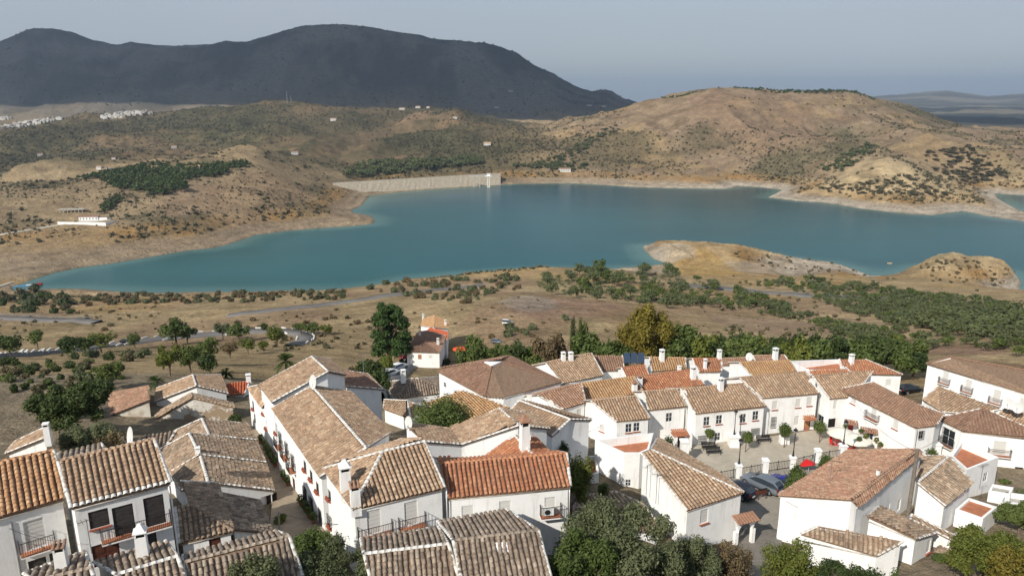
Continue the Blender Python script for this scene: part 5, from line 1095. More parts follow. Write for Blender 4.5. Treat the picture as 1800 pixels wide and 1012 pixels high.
for (u, vb, vt, w) in ((678, 655, 622, 34), (662, 668, 634, 34), (640, 672, 648, 22)): tree_px(u, vb, vt, w, 'bush', 'ygreen', 'light green bush on the bank below the tall pine', cat='bush', group='bushes on the bank below the pine', n=1200, size=.1)
for u in range(706, 790, 9): tree_px(u, 641, 629, 14, 'bush', 'deep', 'dark hedge plant along the front of the detached house', cat='hedge', name='hedge', group='hedge before the detached house', n=500, size=.16)
def palm(u, Y, vt, w, label):
    p = atY(u, Y); h, r = geom(p, vt, w); root = empty('palm_tree', p); tag(root, label, 'palm tree'); rs = random.Random(int(u))
    m = MB(); m.tube([(0, 0, -1), (0, 0, h - r * .55)], [.28, .2], 7); m.link('trunk', M['bark'], root)
    c = Vector((0, 0, h - r * .55)); m = MB()
    for k in range(34):
        a = rs.uniform(0, 6.28); e = rs.uniform(-.5, 1.35); d = Vector((math.cos(a) * math.cos(e), math.sin(a) * math.cos(e), math.sin(e))); s = Vector((-math.sin(a), math.cos(a), 0))
        pts = [c + d * (r * t) + Vector((0, 0, -r * .45 * t * t)) for t in (0, .35, .7, 1)]
        for j in range(3): m.add([pts[j] - s * (.12 + .1 * j) * r * .35, pts[j] + s * (.12 + .1 * j) * r * .35, pts[j + 1] + s * (.22 - .1 * j) * r * .35, pts[j + 1] - s * (.22 - .1 * j) * r * .35], [(0, 1, 2, 3)])
        for j in range(8):
            q = c + d * (r * (.3 + .09 * j)) + Vector((0, 0, -r * .45 * (.3 + .09 * j) ** 2)); 
            for sg in (-1, 1): m.add([q, q + s * sg * r * .24 + d * r * .12 - Vector((0, 0, .1)), q + d * r * .05], [(0, 1, 2)])
    m.link('crown', L['green'], root)
palm(505, 125, 622, 46, 'palm with a full crown left of the highest gable')
palm(276, 98, 661, 32, 'palm squeezed between the beige shed and the gabled house')
palm(398, 118, 648, 34, 'palm behind the gabled house with the two-coloured roof')
ROADT = ['dark roadside tree at the left edge just below the lower road', 'slim roadside tree above the lower road, second from the left edge', 'wide dark bushy tree on the lower road left of its car', 'small tree growing behind the wide dark bushy roadside tree', 'yellowish wide tree on the lower road just left of the black car', 'small tree standing right beside the black car on the lower road', 'largest round tree above the lower road, right of the black car', 'low dense tree tucked under the largest round roadside tree', 'grey-green tree left of a pair above the lower road', 'leafier tree right of a pair above the lower road', 'tiny dark round tree near the bend of the lower road', 'yellowish tree on the inner side of the road bend', 'broad yellow-green tree below the lower road, left of a loose trio', 'middle tree of the loose trio below the lower road', 'tall leafy tree at the right of the loose trio below the road', 'dark tree close above the palm behind the gabled house', 'small rusty brown tree below the lower road', 'small yellow-green tree right of the rusty brown one', 'thin pale tree nearest the end of the road bend', 'solitary green tree on the bank above the beige shed', 'left tree of the clump at the road bend', 'middle tree of the clump at the road bend', 'right yellowish tree of the clump at the road bend', 'low dark tree cut by the left edge below the road', 'low grey tree among the bushes near the left edge']
# trees along the lower road
for i_, (u, vb, vt, w, lf) in enumerate([(20,632,588,44,'deep'),(67,614,578,34,'green'),(130,630,592,56,'deep'),(150,624,592,40,'green'),(178,620,583,54,'ygreen'),(237,612,584,26,'green'),(310,606,558,52,'green'),(330,604,572,36,'green'),(392,598,566,34,'olive'),(420,600,566,40,'green'),(466,584,568,18,'deep'),(488,610,570,38,'ygreen'),(300,662,606,50,'ygreen'),(335,654,604,40,'green'),(366,642,594,46,'green'),(370,664,622,44,'deep'),(405,630,600,32,'rust'),(436,622,595,30,'ygreen'),(464,618,598,22,'ygreen'),(196,684,634,48,'green'),(530,590,566,30,'green'),(552,590,566,32,'green'),(572,590,570,26,'ygreen'),(8,650,628,30,'deep'),(45,656,640,22,'olive')]):
    tree_px(u, vb, vt, w, 'broad', lf, ROADT[i_], group='scattered trees along the lower road', n=1500, size=.095)
# scattered bushes, olive grove trees
def in_poly(px, n, rs):
    xs = [p[0] for p in px]; ys = [p[1] for p in px]; res = []
    while len(res) < n:
        u = rs.uniform(min(xs), max(xs)); v = rs.uniform(min(ys), max(ys)); ins = False
        for i in range(len(px)):
            (x0, y0), (x1, y1) = px[i - 1], px[i]
            if (y0 > v) != (y1 > v) and u < (x1 - x0) * (v - y0) / (y1 - y0) + x0: ins = not ins
        if ins: res.append((u, v))
    return res
rs_ = random.Random(5)
def marchN(uv, ymin=60, ns=1500):
    uv = np.array(uv); X = (uv[:, 0] - CU) / F; Yc = -(uv[:, 1] - CV) / F; y = CP + Yc * SP; z = -SP + Yc * CP; out = []
    ys = np.exp(np.linspace(math.log(ymin), math.log(9000), ns))
    for i in range(len(uv)):
        t_ = ys / y[i]; b_ = (t_ * z[i]) <= H(t_ * X[i], ys); k = int(np.argmax(b_)) if b_.any() else None
        if k is None: continue
        out.append((Vector((X[i] * t_[k], ys[k], float(H(X[i] * t_[k], ys[k])))), uv[i]))
    return out
groups = []
def scatter(px, n, wpx, aspect, kind, leaves, label, group, cat, name, lum=None):
    for p, (u, v) in marchN(in_poly(px, n, rs_)):
        if float(bil(sd, p.x, p.y)) < 3: continue
        w = rs_.uniform(*wpx); r = w / 2 * (p.y * CP - p.z * SP) / F; groups.append((w, p, r * 2 * aspect * rs_.uniform(.8, 1.15), r, kind, rs_.choice(leaves), label, group, cat, name))
G = ['grove', 'olive', 'grove', 'green']
scatter([(930,495),(1060,474),(1180,480),(1260,505),(1240,540),(1180,545),(1060,532),(960,520)], 95, (14, 26), .85, 'broad', G, 'olive tree on the rise above the water in the middle of the photo', 'olive trees on the central rise', 'tree', 'olive_tree')
scatter([(1180,535),(1300,515),(1420,560),(1560,585),(1600,612),(1500,600),(1380,560),(1290,545)], 110, (12, 22), .85, 'broad', G, 'olive tree in the slanting band across the slope right of centre', 'olive trees in the slanting band', 'tree', 'olive_tree')
scatter([(1560,560),(1700,555),(1800,575),(1800,640),(1700,610),(1620,622),(1580,600)], 70, (16, 30), .8, 'broad', G, 'olive tree on the slope above the long white building at the right', 'olive trees at the right above the village', 'tree', 'olive_tree')
scatter([(1290,500),(1420,492),(1560,512),(1720,530),(1800,545),(1800,575),(1640,560),(1560,560),(1460,535),(1400,512)], 300, (10, 19), .8, 'broad', G, 'olive tree in the grove beyond the upper road at the right', 'olive trees in the far right grove', 'tree', 'olive_tree')
scatter([(0,640),(120,628),(260,620),(240,660),(200,690),(60,700),(0,690)], 70, (16, 30), .7, 'bush', ['scrub', 'green', 'olive', 'deep'], 'bush on the bank below the lower road at the left', 'bushes below the lower road', 'bush', 'bush')
scatter([(0,515),(60,512),(130,530),(135,552),(60,556),(0,552)], 45, (14, 28), .6, 'bush', ['scrub', 'deep', 'olive'], 'dark bush in the thicket above the upper road at the left', 'bushes of the thicket at the left', 'bush', 'bush')
scatter([(60,520),(300,518),(620,512),(600,528),(300,535),(140,540)], 170, (8, 18), .6, 'bush', ['scrub', 'olive', 'rust', 'scrub'], 'scrubby bush on the grass strip by the near shore', 'bushes along the near shore', 'bush', 'bush')
scatter([(620,505),(760,492),(930,484),(950,500),(860,520),(800,540),(760,530),(700,520)], 110, (9, 20), .6, 'bush', ['scrub', 'rust', 'olive'], 'scrubby bush between the upper road and the water in the middle', 'bushes in the middle by the water', 'bush', 'bush')
scatter([(150,560),(600,545),(1000,560),(960,600),(600,580),(150,590)], 60, (6, 18), .5, 'bush', ['scrub', 'rust'], 'lone dry bush on the brown field between the two roads', 'lone bushes on the brown field', 'bush', 'bush')
scatter([(880,575),(1000,555),(1010,590),(900,600)], 7, (16, 26), .7, 'bush', ['rust', 'olive'], 'dry bush beside the white van', 'bushes beside the white van', 'bush', 'bush')
scatter([(1290,440),(1490,465),(1530,490),(1400,482),(1300,460)], 60, (3, 9), .5, 'bush', ['scrub', 'rust'], 'low bush on the bare headland in the water', 'bushes on the bare headland', 'bush', 'bush')
scatter([(1610,470),(1680,450),(1790,480),(1760,505),(1640,495)], 90, (3, 9), .5, 'bush', ['scrub', 'rust'], 'low bush on the rocky mound at the right shore', 'bushes on the rocky mound', 'bush', 'bush')
groups.sort(key=lambda g: -g[0]); cnt = {}
stuff_pts = {}
for (w, p, h, r, kind, lf, label, group, cat, name) in groups:
    cnt[name] = cnt.get(name, 0) + 1
    if cnt[name] <= 295: put_tree(p - Vector((0, 0, .15 * h)) if kind == 'bush' else p, h, r, kind, lf, label, cat, name, group, n=420, size=.15, parts=(w > 17))
    else: stuff_pts.setdefault((kind, lf), []).append((p, h, r))
def merged(name, src, pts, label=None, kind='stuff', leaf=None):
    """many small copies of one crown, joined"""
    n = len(src.vertices); co = np.zeros(n * 3, np.float32); src.vertices.foreach_get('co', co); co = co.reshape(-1, 3)
    nf = len(src.polygons); li = np.zeros(len(src.loops), np.int32); src.loops.foreach_get('vertex_index', li); k = len(li) // nf; fi = li.reshape(-1, k)
    Vs = []; Fs = []; tn = []
    for i, (p, h, r) in enumerate(pts):
        a = random.uniform(0, 6.28); c, s = math.cos(a), math.sin(a); q = co * np.array([r, r, h]); Vs.append(np.stack([q[:, 0] * c - q[:, 1] * s + p[0], q[:, 0] * s + q[:, 1] * c + p[1], q[:, 2] + p[2]], -1)); Fs.append(fi + i * n); tn.append(np.full(nf, random.random()) * .7 + RS.rand(nf) * .3)
    V = np.concatenate(Vs); Fa = np.concatenate(Fs); me = npmesh(name, V, Fa if k == 4 else None, leaf or src.materials[0], attrs={'tint': ('FACE', 'FLOAT', np.concatenate(tn))}, T=Fa if k == 3 else None)
    o = link(name, me); o['kind'] = kind; return o
for (kind, lf), pts in stuff_pts.items(): merged('distant_olive_trees' if kind == 'broad' else 'distant_bushes', unit_tree(kind, lf, 0, 120, .28)[0], pts)
# far scrub and tree dots on the hills
def dot_mesh(seed, n=9):
    rs = np.random.RandomState(seed); V, q, t_, tn = leaf_cloud([(0, 0, .4, .7, .7, .4)], n, .75, rs, False, hollow=.3); return npmesh('dot', V, None, L['scrub'], T=t_)
D0 = dot_mesh(1, 9)
def far_scatter(name, n, a0, a1, y0, y1, size, leaf, thr, lam, seed, cond=None, h=.8):
    a = RS.uniform(a0, a1, n * 3); y = np.exp(RS.uniform(math.log(y0), math.log(y1), n * 3)); x = a * y; z = H(x, y); k = fbm(x, y, lam, 4, seed) + RS.rand(len(x)) * .30 - .12 > thr
    k &= (z > WATER + 9) & (bil(sd, x, y) > 25)
    if cond is not None: k &= cond(x, y, z, a)
    x, y, z = x[k][:n], y[k][:n], z[k][:n]; s = size[0] * .7 + (size[1] - size[0] * .7) * RS.rand(len(x)) ** 2.2 * 1.5
    merged(name, D0, [((x[i], y[i], z[i] - .1 * s[i]), s[i] * 1.6 * h, s[i]) for i in range(len(x))], leaf=L[leaf])
far_scatter('hillside_scrub', 9000, -.75, .10, 1700, 3350, (2.0, 4.2), 'scrub', .05, 300, 81)
far_scatter('hillside_olive_trees', 9000, -.75, .06, 1800, 3300, (2.0, 3.6), 'scrub', .0, 500, 83)
far_scatter('hillside_scrub', 6000, .0, .80, 1450, 2750, (1.6, 3.8), 'scrub', .18, 220, 85)
far_scatter('hillside_scrub', 3000, .28, .80, 1300, 2400, (2.0, 4.2), 'scrub', .22, 160, 87)
far_scatter('hillside_scrub', 1200, -.75, -.16, 900, 1600, (1.8, 4.0), 'scrub', .12, 120, 89)
far_scatter('hillside_scrub', 500, .05, .50, 2600, 2760, (3, 6), 'deep', .0, 120, 91)
far_scatter('dry_scrub', 900, -.75, .80, 180, 760, (.3, .8), 'rust', .32, 60, 95)
far_scatter('dry_scrub', 1100, -.75, .80, 240, 770, (.5, 1.5), 'scrub', .34, 90, 97)
far_scatter('dry_scrub', 1800, -.75, .05, 600, 775, (.5, 1.6), 'scrub', .02, 60, 99)
far_scatter('dry_scrub', 2500, -.75, -.1, 900, 1600, (.8, 2.0), 'scrub', .0, 90, 98)
far_scatter('mountain_scrub' if False else 'mountain_scrub', 2500, -.75, .2, 4800, 6900, (4, 8), 'deep', .0, 700, 93)
# pine wood on the promontory, poplars below the dam
def wood(name, px, n, size, leaf, hh):
    pts = []
    for p, uv in marchN(in_poly(px, n, rs_), 150 if name == 'distant_grove' else 700): s = rs_.uniform(*size); pts.append((p, s * hh, s))
    merged(name, unit_tree('broad', leaf, 1, 60, .34)[0], pts)
wood('pine_wood', [(175,310),(260,292),(320,296),(420,288),(445,292),(400,308),(330,318),(325,338),(290,346),(230,338),(180,330)], 520, (4.0, 6.5), 'deep', 2.0)
wood('pine_wood', [(115,318),(175,306),(260,292),(240,305),(150,320)], 90, (3.5, 5), 'deep', 1.8)
wood('pine_wood', [(170,372),(205,345),(222,350),(200,368),(175,380)], 40, (3, 5), 'deep', 1.6)
wood('valley_trees', [(600,312),(640,290),(730,285),(850,280),(850,290),(740,302),(640,314)], 260, (5, 9), 'grove', 1.8)
wood('valley_trees', [(880,292),(960,288),(1030,290),(1030,302),(960,300)], 60, (5, 8), 'grove', 1.4)
wood('hillside_scrub', [(1440,300),(1480,275),(1530,250),(1545,262),(1480,305)], 90, (5, 8), 'grove', .9)
wood('hillside_scrub', [(1430,330),(1550,318),(1680,300),(1740,345),(1640,345),(1450,340)], 140, (4, 7), 'scrub', .9)
wood('hillside_scrub', [(1620,270),(1700,255),(1780,310),(1700,330),(1640,300)], 150, (5, 8), 'scrub', .9)
wood('hillside_scrub', [(950,290),(1080,220),(1090,228),(970,298)], 90, (5, 8), 'grove', .9)
wood('distant_grove', [(1290,498),(1420,494),(1560,512),(1720,530),(1800,545),(1800,600),(1700,590),(1560,572),(1460,540),(1400,516)], 520, (1.5, 2.8), 'grove', 1.3)
wood('distant_grove', [(1180,538),(1300,520),(1420,562),(1560,588),(1600,612),(1500,600),(1380,562),(1290,548)], 110, (1.3, 2.4), 'grove', 1.3)
wood('distant_grove', [(930,495),(1060,476),(1180,482),(1260,505),(1240,535),(1180,540),(1060,525),(960,515)], 150, (1.3, 2.6), 'grove', 1.2)
wood('skyline_trees', [(1375,162),(1400,157),(1480,162),(1480,166),(1400,164)], 40, (6, 10), 'deep', .9)
# ------------------------------------------------------------------ roads, dam, far buildings
def ribbon(name, pts, width, m, lift=.35, seg=6.0, ymin=60, kind='structure'):
    g = [G3(u, v, 0, ymin) for u, v in pts]; P_ = []
    for i in range(len(g) - 1):
        n = max(1, int((g[i + 1] - g[i]).length / seg))
        for k in range(n): P_.append(g[i].lerp(g[i + 1], k / n))
    P_.append(g[-1])
    for _ in range(6): P_ = [P_[0]] + [(P_[i - 1] + P_[i] * 2 + P_[i + 1]) / 4 for i in range(1, len(P_) - 1)] + [P_[-1]]
    Vs = []; 
    for i, p in enumerate(P_):
        d = (P_[min(i + 1, len(P_) - 1)] - P_[max(i - 1, 0)]); s = Vector((d.y, -d.x, 0)).normalized() * width / 2
        z = max(float(H(*(p + s).xy)), float(H(*(p - s).xy)), float(H(p.x, p.y))) + lift; P_[i] = Vector((p.x, p.y, z))
        for q in (p - s * 1.25, p - s, p + s, p + s * 1.25): Vs.append((q.x, q.y, z - (0 if (q - p).length < width * .51 else 2.2)))
    n = len(P_); Q = [(4 * i + k, 4 * i + k + 1, 4 * i + k + 5, 4 * i + k + 4) for i in range(n - 1) for k in range(3)]
    me = npmesh(name, Vs, Q, m); o = link(name, me); tag(o, kind=kind); return P_
road_m = mat('road_asphalt', (.17, .16, .15), .9, var=.2, scale=.1)
lower = ribbon('lower_road', [(-60,632),(0,627),(60,622),(130,616),(222,604),(300,597),(380,590),(450,585),(500,583),(530,587),(542,595),(536,604),(515,609)], 6.5, road_m, .5, 5)
upper = ribbon('upper_road', [(-60,561),(0,561),(60,562),(120,565),(170,568)], 7, road_m, .5, 8)
ribbon('upper_road', [(400,557),(450,552),(500,545),(560,537),(640,528),(700,520),(780,509),(850,502)], 6, road_m, .5, 8)
upper2 = ribbon('upper_road', [(1180,500),(1265,507),(1320,512),(1370,518),(1420,522),(1480,525),(1560,530)], 9, road_m, .9, 8)
ribbon('access_lane', [(640,700),(672,672),(700,650),(716,634),(728,615),(735,600)], 6, mat('lane_concrete', (.30, .28, .25), .9, var=.2, scale=.3), .4, 4)
ribbon('farm_track', [(-40,420),(0,414),(60,404),(110,393),(150,391),(195,386)], 5, mat('pale_track', (.50, .46, .38), .95, var=.2, scale=.05), .5, 10, 300)
ribbon('shore_track', [(20,497),(0,503),(-60,520)], 5, mat('pale_track_b', (.42, .37, .30), .95), .4, 10, 300)
# painted stone blocks that edge the lower road
blk = MB().box(-1.3, 1.3, -.22, .22, 0, .75).mesh('road_block', M['whitekerb'])
nb_ = 0; acc = 0
for side in (-1, 1):
    for i in range(1, len(lower) - 1):
        p, q = lower[i], lower[i + 1]; d = (q - p).normalized(); s = Vector((d.y, -d.x, 0)) * 3.45 * side
        x_, y_, z_ = p + s; 
        if side == 1 and (i % 5 > 1): continue
        o = link('road_edge_block', blk, None, (x_, y_, z_ - .25), (0, 0, math.atan2(d.y, d.x))); tag(o, 'white painted stone block edging the lower road', 'road block', 'white blocks along the lower road')
def guard(P_, label):
    m = MB(); pm = MB(); w = 4.3; prev = None
    for i in range(0, len(P_) - 1):
        d = (P_[i + 1] - P_[i]).normalized(); s = Vector((d.y, -d.x, 0)) * -w; a = P_[i] + s; b_ = P_[i + 1] + s; u = Vector((0, 0, 1))
        m.add([a + u * .45, b_ + u * .45, b_ + u * .85, a + u * .85], [(0, 1, 2, 3)])
        m.add([a + u * .85 + d.cross(u) * .06, b_ + u * .85 + d.cross(u) * .06, b_ + u * .45 + d.cross(u) * .06, a + u * .45 + d.cross(u) * .06], [(0, 1, 2, 3)])
        if i % 1 == 0: pm.box(a.x - .08, a.x + .08, a.y - .08, a.y + .08, a.z - .6, a.z + .8)
    r = empty('guard_rail', P_[0]); tag(r, label, 'guard rail')
    for nm, mm in (('rail', m), ('posts', pm)): me = mm.mesh(nm, M['steel']); me.transform(Matrix.Translation(-P_[0])); o = link(nm, me, r); 
guard(upper[:-1], 'grey guard rail along the upper road at the left edge')
guard(upper2[2:], 'grey guard rail along the upper road above the slope at the right')
# dam
def strip_faces(rows): 
    n = len(rows[0]); V = [p for r in rows for p in r]; return V, [(i * n + k, i * n + k + 1, (i + 1) * n + k + 1, (i + 1) * n + k) for i in range(len(rows) - 1) for k in range(n - 1)]
dm = mat('dam_riprap', (.40, .345, .265), 1, col2=(.29, .25, .19), scale=.2, bump=.5, bscale=.5, stops=(.36, .6), detail=10)
nD = 90; rows = [[], [], [], [], []]
cz = -167.0
for i in range(nD + 1):
    t_ = i / nD; u = 585 + (880 - 585) * t_; vb = 348 + (326 - 348) * t_ ** .8; vc = 322 + (304.5 - 322) * t_
    b_ = P(u, vb, WATER - 1); c_ = P(u, vc, cz); c_.z = cz
    for k, w in enumerate((0, .33, .66, 1)):
        q = b_.lerp(c_, w); j = 1.1 * (hsh(np.array([i]), np.array([k]), 5)[0] - .5); rows[k].append(Vector((q.x, q.y, q.z + (j if 0 < k < 3 else 0))))
    rows[4].append(Vector((c_.x, c_.y + 12, cz)))
V_, F_ = strip_faces(rows); rb = Vector(rows[0][45]); droot = empty('dam', rb); tag(droot, 'long low rockfill dam closing the lake at its far side', 'dam')
m = MB(); m.add([v - rb for v in V_], F_); bk = [[v for v in rows[4]], [v + Vector((0, 40, -20)) for v in rows[4]]]; V2, F2 = strip_faces(bk); m.add([v - rb for v in V2], F2); m.link('rock_face', dm, droot)
m = MB(); 
for i in range(nD): a, b_ = rows[4][i] - rb, rows[4][i + 1] - rb; a0, b0 = rows[3][i] - rb, rows[3][i + 1] - rb; m.add([a0 + Vector((0, 0, .02)), b0 + Vector((0, 0, .02)), b0 + Vector((0, 0, 1.1)), a0 + Vector((0, 0, 1.1)), a0 + Vector((0, .5, 1.1)), b0 + Vector((0, .5, 1.1)), b0 + Vector((0, .5, 0)), a0 + Vector((0, .5, 0))], [(0, 1, 2, 3), (3, 2, 5, 4), (4, 5, 6, 7)])
m.link('crest_parapet', M['concrete'], droot)
tb = P(859, 329, WATER); tr = empty('intake_tower', tb); tag(tr, 'tall pale intake tower standing in the water at the dam', 'tower')
m = MB(); m.box(-3.2, 3.2, -3.2, 3.2, -3, 24); m.box(-1.4, 1.4, -3.25, -3.2, 2, 22, 1); m.link('shaft', [mat('tower_concrete', (.66, .62, .52), .9, var=.15), M['concrete']], tr)
m = MB(); m.box(-7, 7, -5, 5, 24, 25.2); m.box(-3.5, 3.5, -3, 3, 25.2, 29.5); m.box(-4.4, 4.4, -3.8, 3.8, 29.5, 30.1); m.link('gatehouse', M['white'], tr)
m = MB(); m.box(-44, -7, -1.5, 1.5, 23.6, 24.8); m.box(-44, -7, -1.5, -1.3, 24.8, 25.9)
for x in (-20, -34): m.box(x - .8, x + .8, -1, 1, 0, 23.6)
m.link('footbridge', M['concrete'], tr)
# small far buildings: a white block with a pitched roof, door and windows
def far_house(u, v, w, d, h, label, roof='brown', yaw=.3, name='farmhouse', ymin=300, wings=0):
    p = G3(u, v, 0, ymin); root = empty(name, p, yaw); tag(root, label, 'house')
    m = MB(); m.box(-w / 2, w / 2, -d / 2, d / 2, -2, h); m.add([(-w / 2, -d / 2, h), (-w / 2, 0, h + d * .2), (-w / 2, d / 2, h), (w / 2, -d / 2, h), (w / 2, 0, h + d * .2), (w / 2, d / 2, h)], [(0, 1, 2), (3, 5, 4)])
    if wings: m.box(w / 2, w / 2 + wings, -d * .35, d * .35, -2, h * .8)
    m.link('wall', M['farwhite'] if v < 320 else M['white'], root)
    m = MB(); e = .4
    for s in (-1, 1): m.add([(-w / 2 - e, s * (d / 2 + e), h - .15), (w / 2 + e, s * (d / 2 + e), h - .15), (w / 2 + e, 0, h + d * .2 + .1), (-w / 2 - e, 0, h + d * .2 + .1)], [(0, 1, 2, 3)])
    if wings: m.box(w / 2, w / 2 + wings + .3, -d * .38, d * .38, h * .8, h * .86)
    m.link('roof', PAL[roof], root)
    if w > 8:
        n = int(w / 4)
        for k in range(n):
            x = -w / 2 + w * (k + .5) / n; mm = MB(); mm.box(x - .6, x + .6, -d / 2 - .06, -d / 2 + .02, h * .25, h * .7); mm.link('window', M['glass'], root)
    return root
far_house(158, 387, 26, 9, 5, 'long low white farmhouse with a walled yard on the left promontory', 'brown', .1, wings=12)
yard = G3(148, 391, 0, 300); m = MB()
for a_, b_ in (((-32, -9), (38, -14)), ((38, -14), (42, 4)), ((-32, -9), (-34, -3))):
    d = Vector((b_[0] - a_[0], b_[1] - a_[1], 0)).normalized(); s = Vector((-d.y, d.x, 0)) * .25; a0, b0 = Vector((*a_, 0)), Vector((*b_, 0))
    m.add([a0 - s + Vector((0, 0, -4)), b0 - s + Vector((0, 0, -4)), b0 + s + Vector((0, 0, -4)), a0 + s + Vector((0, 0, -4)), a0 - s + Vector((0, 0, 2)), b0 - s + Vector((0, 0, 2)), b0 + s + Vector((0, 0, 2)), a0 + s + Vector((0, 0, 2))], [(0, 1, 5, 4), (1, 2, 6, 5), (2, 3, 7, 6), (3, 0, 4, 7), (4, 5, 6, 7)])
tag(m.link('yard_wall', M['white'], None, yard), 'white wall round the yard of the long farmhouse', 'wall')
sk = G3(128, 373, 0, 300); rt = empty('concrete_frame', sk, .05); tag(rt, 'unfinished concrete frame behind the long farmhouse', 'building shell'); m = MB()
for k in range(7):
    for s in (-1, 1): m.box(-16 + k * 5.3 - .3, -16 + k * 5.3 + .3, s * 4 - .3, s * 4 + .3, -2, 4)
m.link('columns', M['concrete'], rt); m = MB(); m.box(-18, 18, -5, 5, 4, 4.7); m.link('slab', M['concrete'], rt)
for (u, v, w, d, h, lb, rf) in [
 (278,299,22,12,6,'white mansion at the top of the pine wood on the promontory','brown'),(296,301,16,10,5,'smaller white house right of the mansion in the pine wood','brown'),(334,297,16,10,4.5,'pale house in the right half of the pine wood','gold'),(352,296,14,9,4.5,'low pale house at the right end of the pine wood buildings','gold'),
 (176,297,12,8,4.5,'small white house at the left end above the pine wood','brown'),(192,298,10,8,4,'second small house at the left above the pine wood','brown'),(71,274,14,9,5,'lone white house low on the far left hillside','brown'),(306,260,14,9,5,'white house beside the dark rock on the middle hillside','brown'),(518,271,18,10,6,'white house alone on the green hillside above the dam','brown'),
 (587,212,22,12,6,'white house high on the middle hillside below the mast','brown'),(200,280,8,6,3.5,'tiny pale hut on the left hillside','brown'),(707,193,24,12,6,'white farm on the ridge field in the middle distance','brown'),(735,190,20,12,6,'white farm right of the ridge field','brown'),(753,190,14,10,5,'small white house at the end of the ridge field','brown'),(800,208,16,10,5,'white house below the ridge farms','brown'),
 (857,255,20,12,5,'pale ruin on the saddle between the two hills','gold'),(993,301,30,12,6,'long white building on the shore right of the dam','brown'),(873,190,30,16,7,'white house at the foot of the blue mountain','brown'),(898,162,30,16,7,'white house halfway up the foot of the blue mountain','brown'),(1036,187,36,18,8,'white house group in the gap between mountain and hill','brown'),(1060,188,36,18,8,'white house nearest the brown hill in the gap','brown')]:
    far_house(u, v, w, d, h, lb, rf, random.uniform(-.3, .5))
# far white towns: too small to tell the houses apart
def town(px, n, sz):
    Vs = []; Fs = []; 
    for i, (p, uv) in enumerate(marchN(in_poly(px, n, rs_), 2500)):
        w, d, h = rs_.uniform(*sz), rs_.uniform(*sz), rs_.uniform(4, 7); x, y, z = p; b_ = len(Vs)
        Vs += [(x - w, y - d, z - 6), (x + w, y - d, z - 6), (x + w, y + d, z - 6), (x - w, y + d, z - 6), (x - w, y - d, z + h), (x + w, y - d, z + h), (x + w, y + d, z + h), (x - w, y + d, z + h), (x - w, y, z + h + 3), (x + w, y, z + h + 3)]
        Fs += [(b_, b_ + 1, b_ + 5, b_ + 4), (b_ + 1, b_ + 2, b_ + 6, b_ + 5), (b_ + 3, b_, b_ + 4, b_ + 7), (b_ + 4, b_ + 5, b_ + 9, b_ + 8), (b_ + 7, b_ + 6, b_ + 9, b_ + 8)]
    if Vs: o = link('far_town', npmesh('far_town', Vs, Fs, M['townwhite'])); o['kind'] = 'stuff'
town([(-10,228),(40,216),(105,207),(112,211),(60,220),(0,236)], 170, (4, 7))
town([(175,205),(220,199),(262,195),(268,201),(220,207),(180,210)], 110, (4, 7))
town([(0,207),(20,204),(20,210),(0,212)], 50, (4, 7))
for (u, v) in ((505, 181), (512, 182)):
    p = G3(u, v, 0, 1500); r_ = empty('radio_mast', p); tag(r_, 'thin radio mast on the crest of the middle hill, %s one' % ('left' if u < 508 else 'right'), 'mast'); m = MB(); m.box(-.8, .8, -.8, .8, -3, 44 if u < 508 else 30, taper=.4); m.link('mast', M['steel'], r_)
# floating jetty
jp = G3(46, 502, 0, 300); jb = Vector((P(50, 502, WATER).x, P(50, 502, WATER).y, WATER)); jr = empty('floating_jetty', jb, .25); tag(jr, 'blue floating jetty with small red hut in the left corner of the lake', 'jetty')
MB().box(-16, 12, -1.4, 1.4, 0, .6).link('deck', mat('blue_float', (.10, .25, .45), .6), jr); MB().box(8, 13, -2, 2, .6, 2.2).link('hut', M['red'], jr); MB().box(-2, 8, -1, 1, .61, 1.2).link('boats', M['whiteplastic'], jr)
isl = P(1561, 463, WATER); m = MB(); 
rr = random.Random(3)
for k in range(5): m.lathe([(2.4 - k * .3, -1.5), (1.9 - k * .25, .3), (1.0 - k * .1, 1.0 + .3 * rr.random()), (.3, 1.3)], 9, 0, (rr.uniform(-4, 4), rr.uniform(-2, 2), 0))
tag(m.link('rock_islet', mat('islet_rock', (.34, .28, .20), .95, var=.4, scale=.5, bump=1, bscale=2), None, isl), 'tiny pale rock islet in the water left of the mound', 'rock')
# ------------------------------------------------------------------ plaza, street and parking
pv = mat('plaza_paving', (.52, .46, .37), .9, col2=(.42, .37, .295), scale=.35, bump=.5, bscale=5, detail=9)
def brick_on(m, sc, mort=(.2, .18, .15)):
    t = m.node_tree; b = t.nodes['Principled BSDF']; src = b.inputs['Base Color'].links[0].from_socket
    br = t.nodes.new('ShaderNodeTexBrick'); br.inputs['Scale'].default_value = sc; br.inputs['Mortar Size'].default_value = .018; br.inputs['Color1'].default_value = (1, 1, 1, 1); br.inputs['Color2'].default_value = (.86, .86, .86, 1); br.inputs['Mortar'].default_value = (.62, .62, .62, 1)
    ge = t.nodes.new('ShaderNodeNewGeometry'); t.links.new(ge.outputs['Position'], br.inputs['Vector']); x = t.nodes.new('ShaderNodeMix'); x.data_type = 'RGBA'; x.blend_type = 'MULTIPLY'; x.inputs['Factor'].default_value = 1
    t.links.new(src, x.inputs['A']); t.links.new(br.outputs['Color'], x.inputs['B']); t.links.new(x.outputs['Result'], b.inputs['Base Color'])
brick_on(pv, .9)
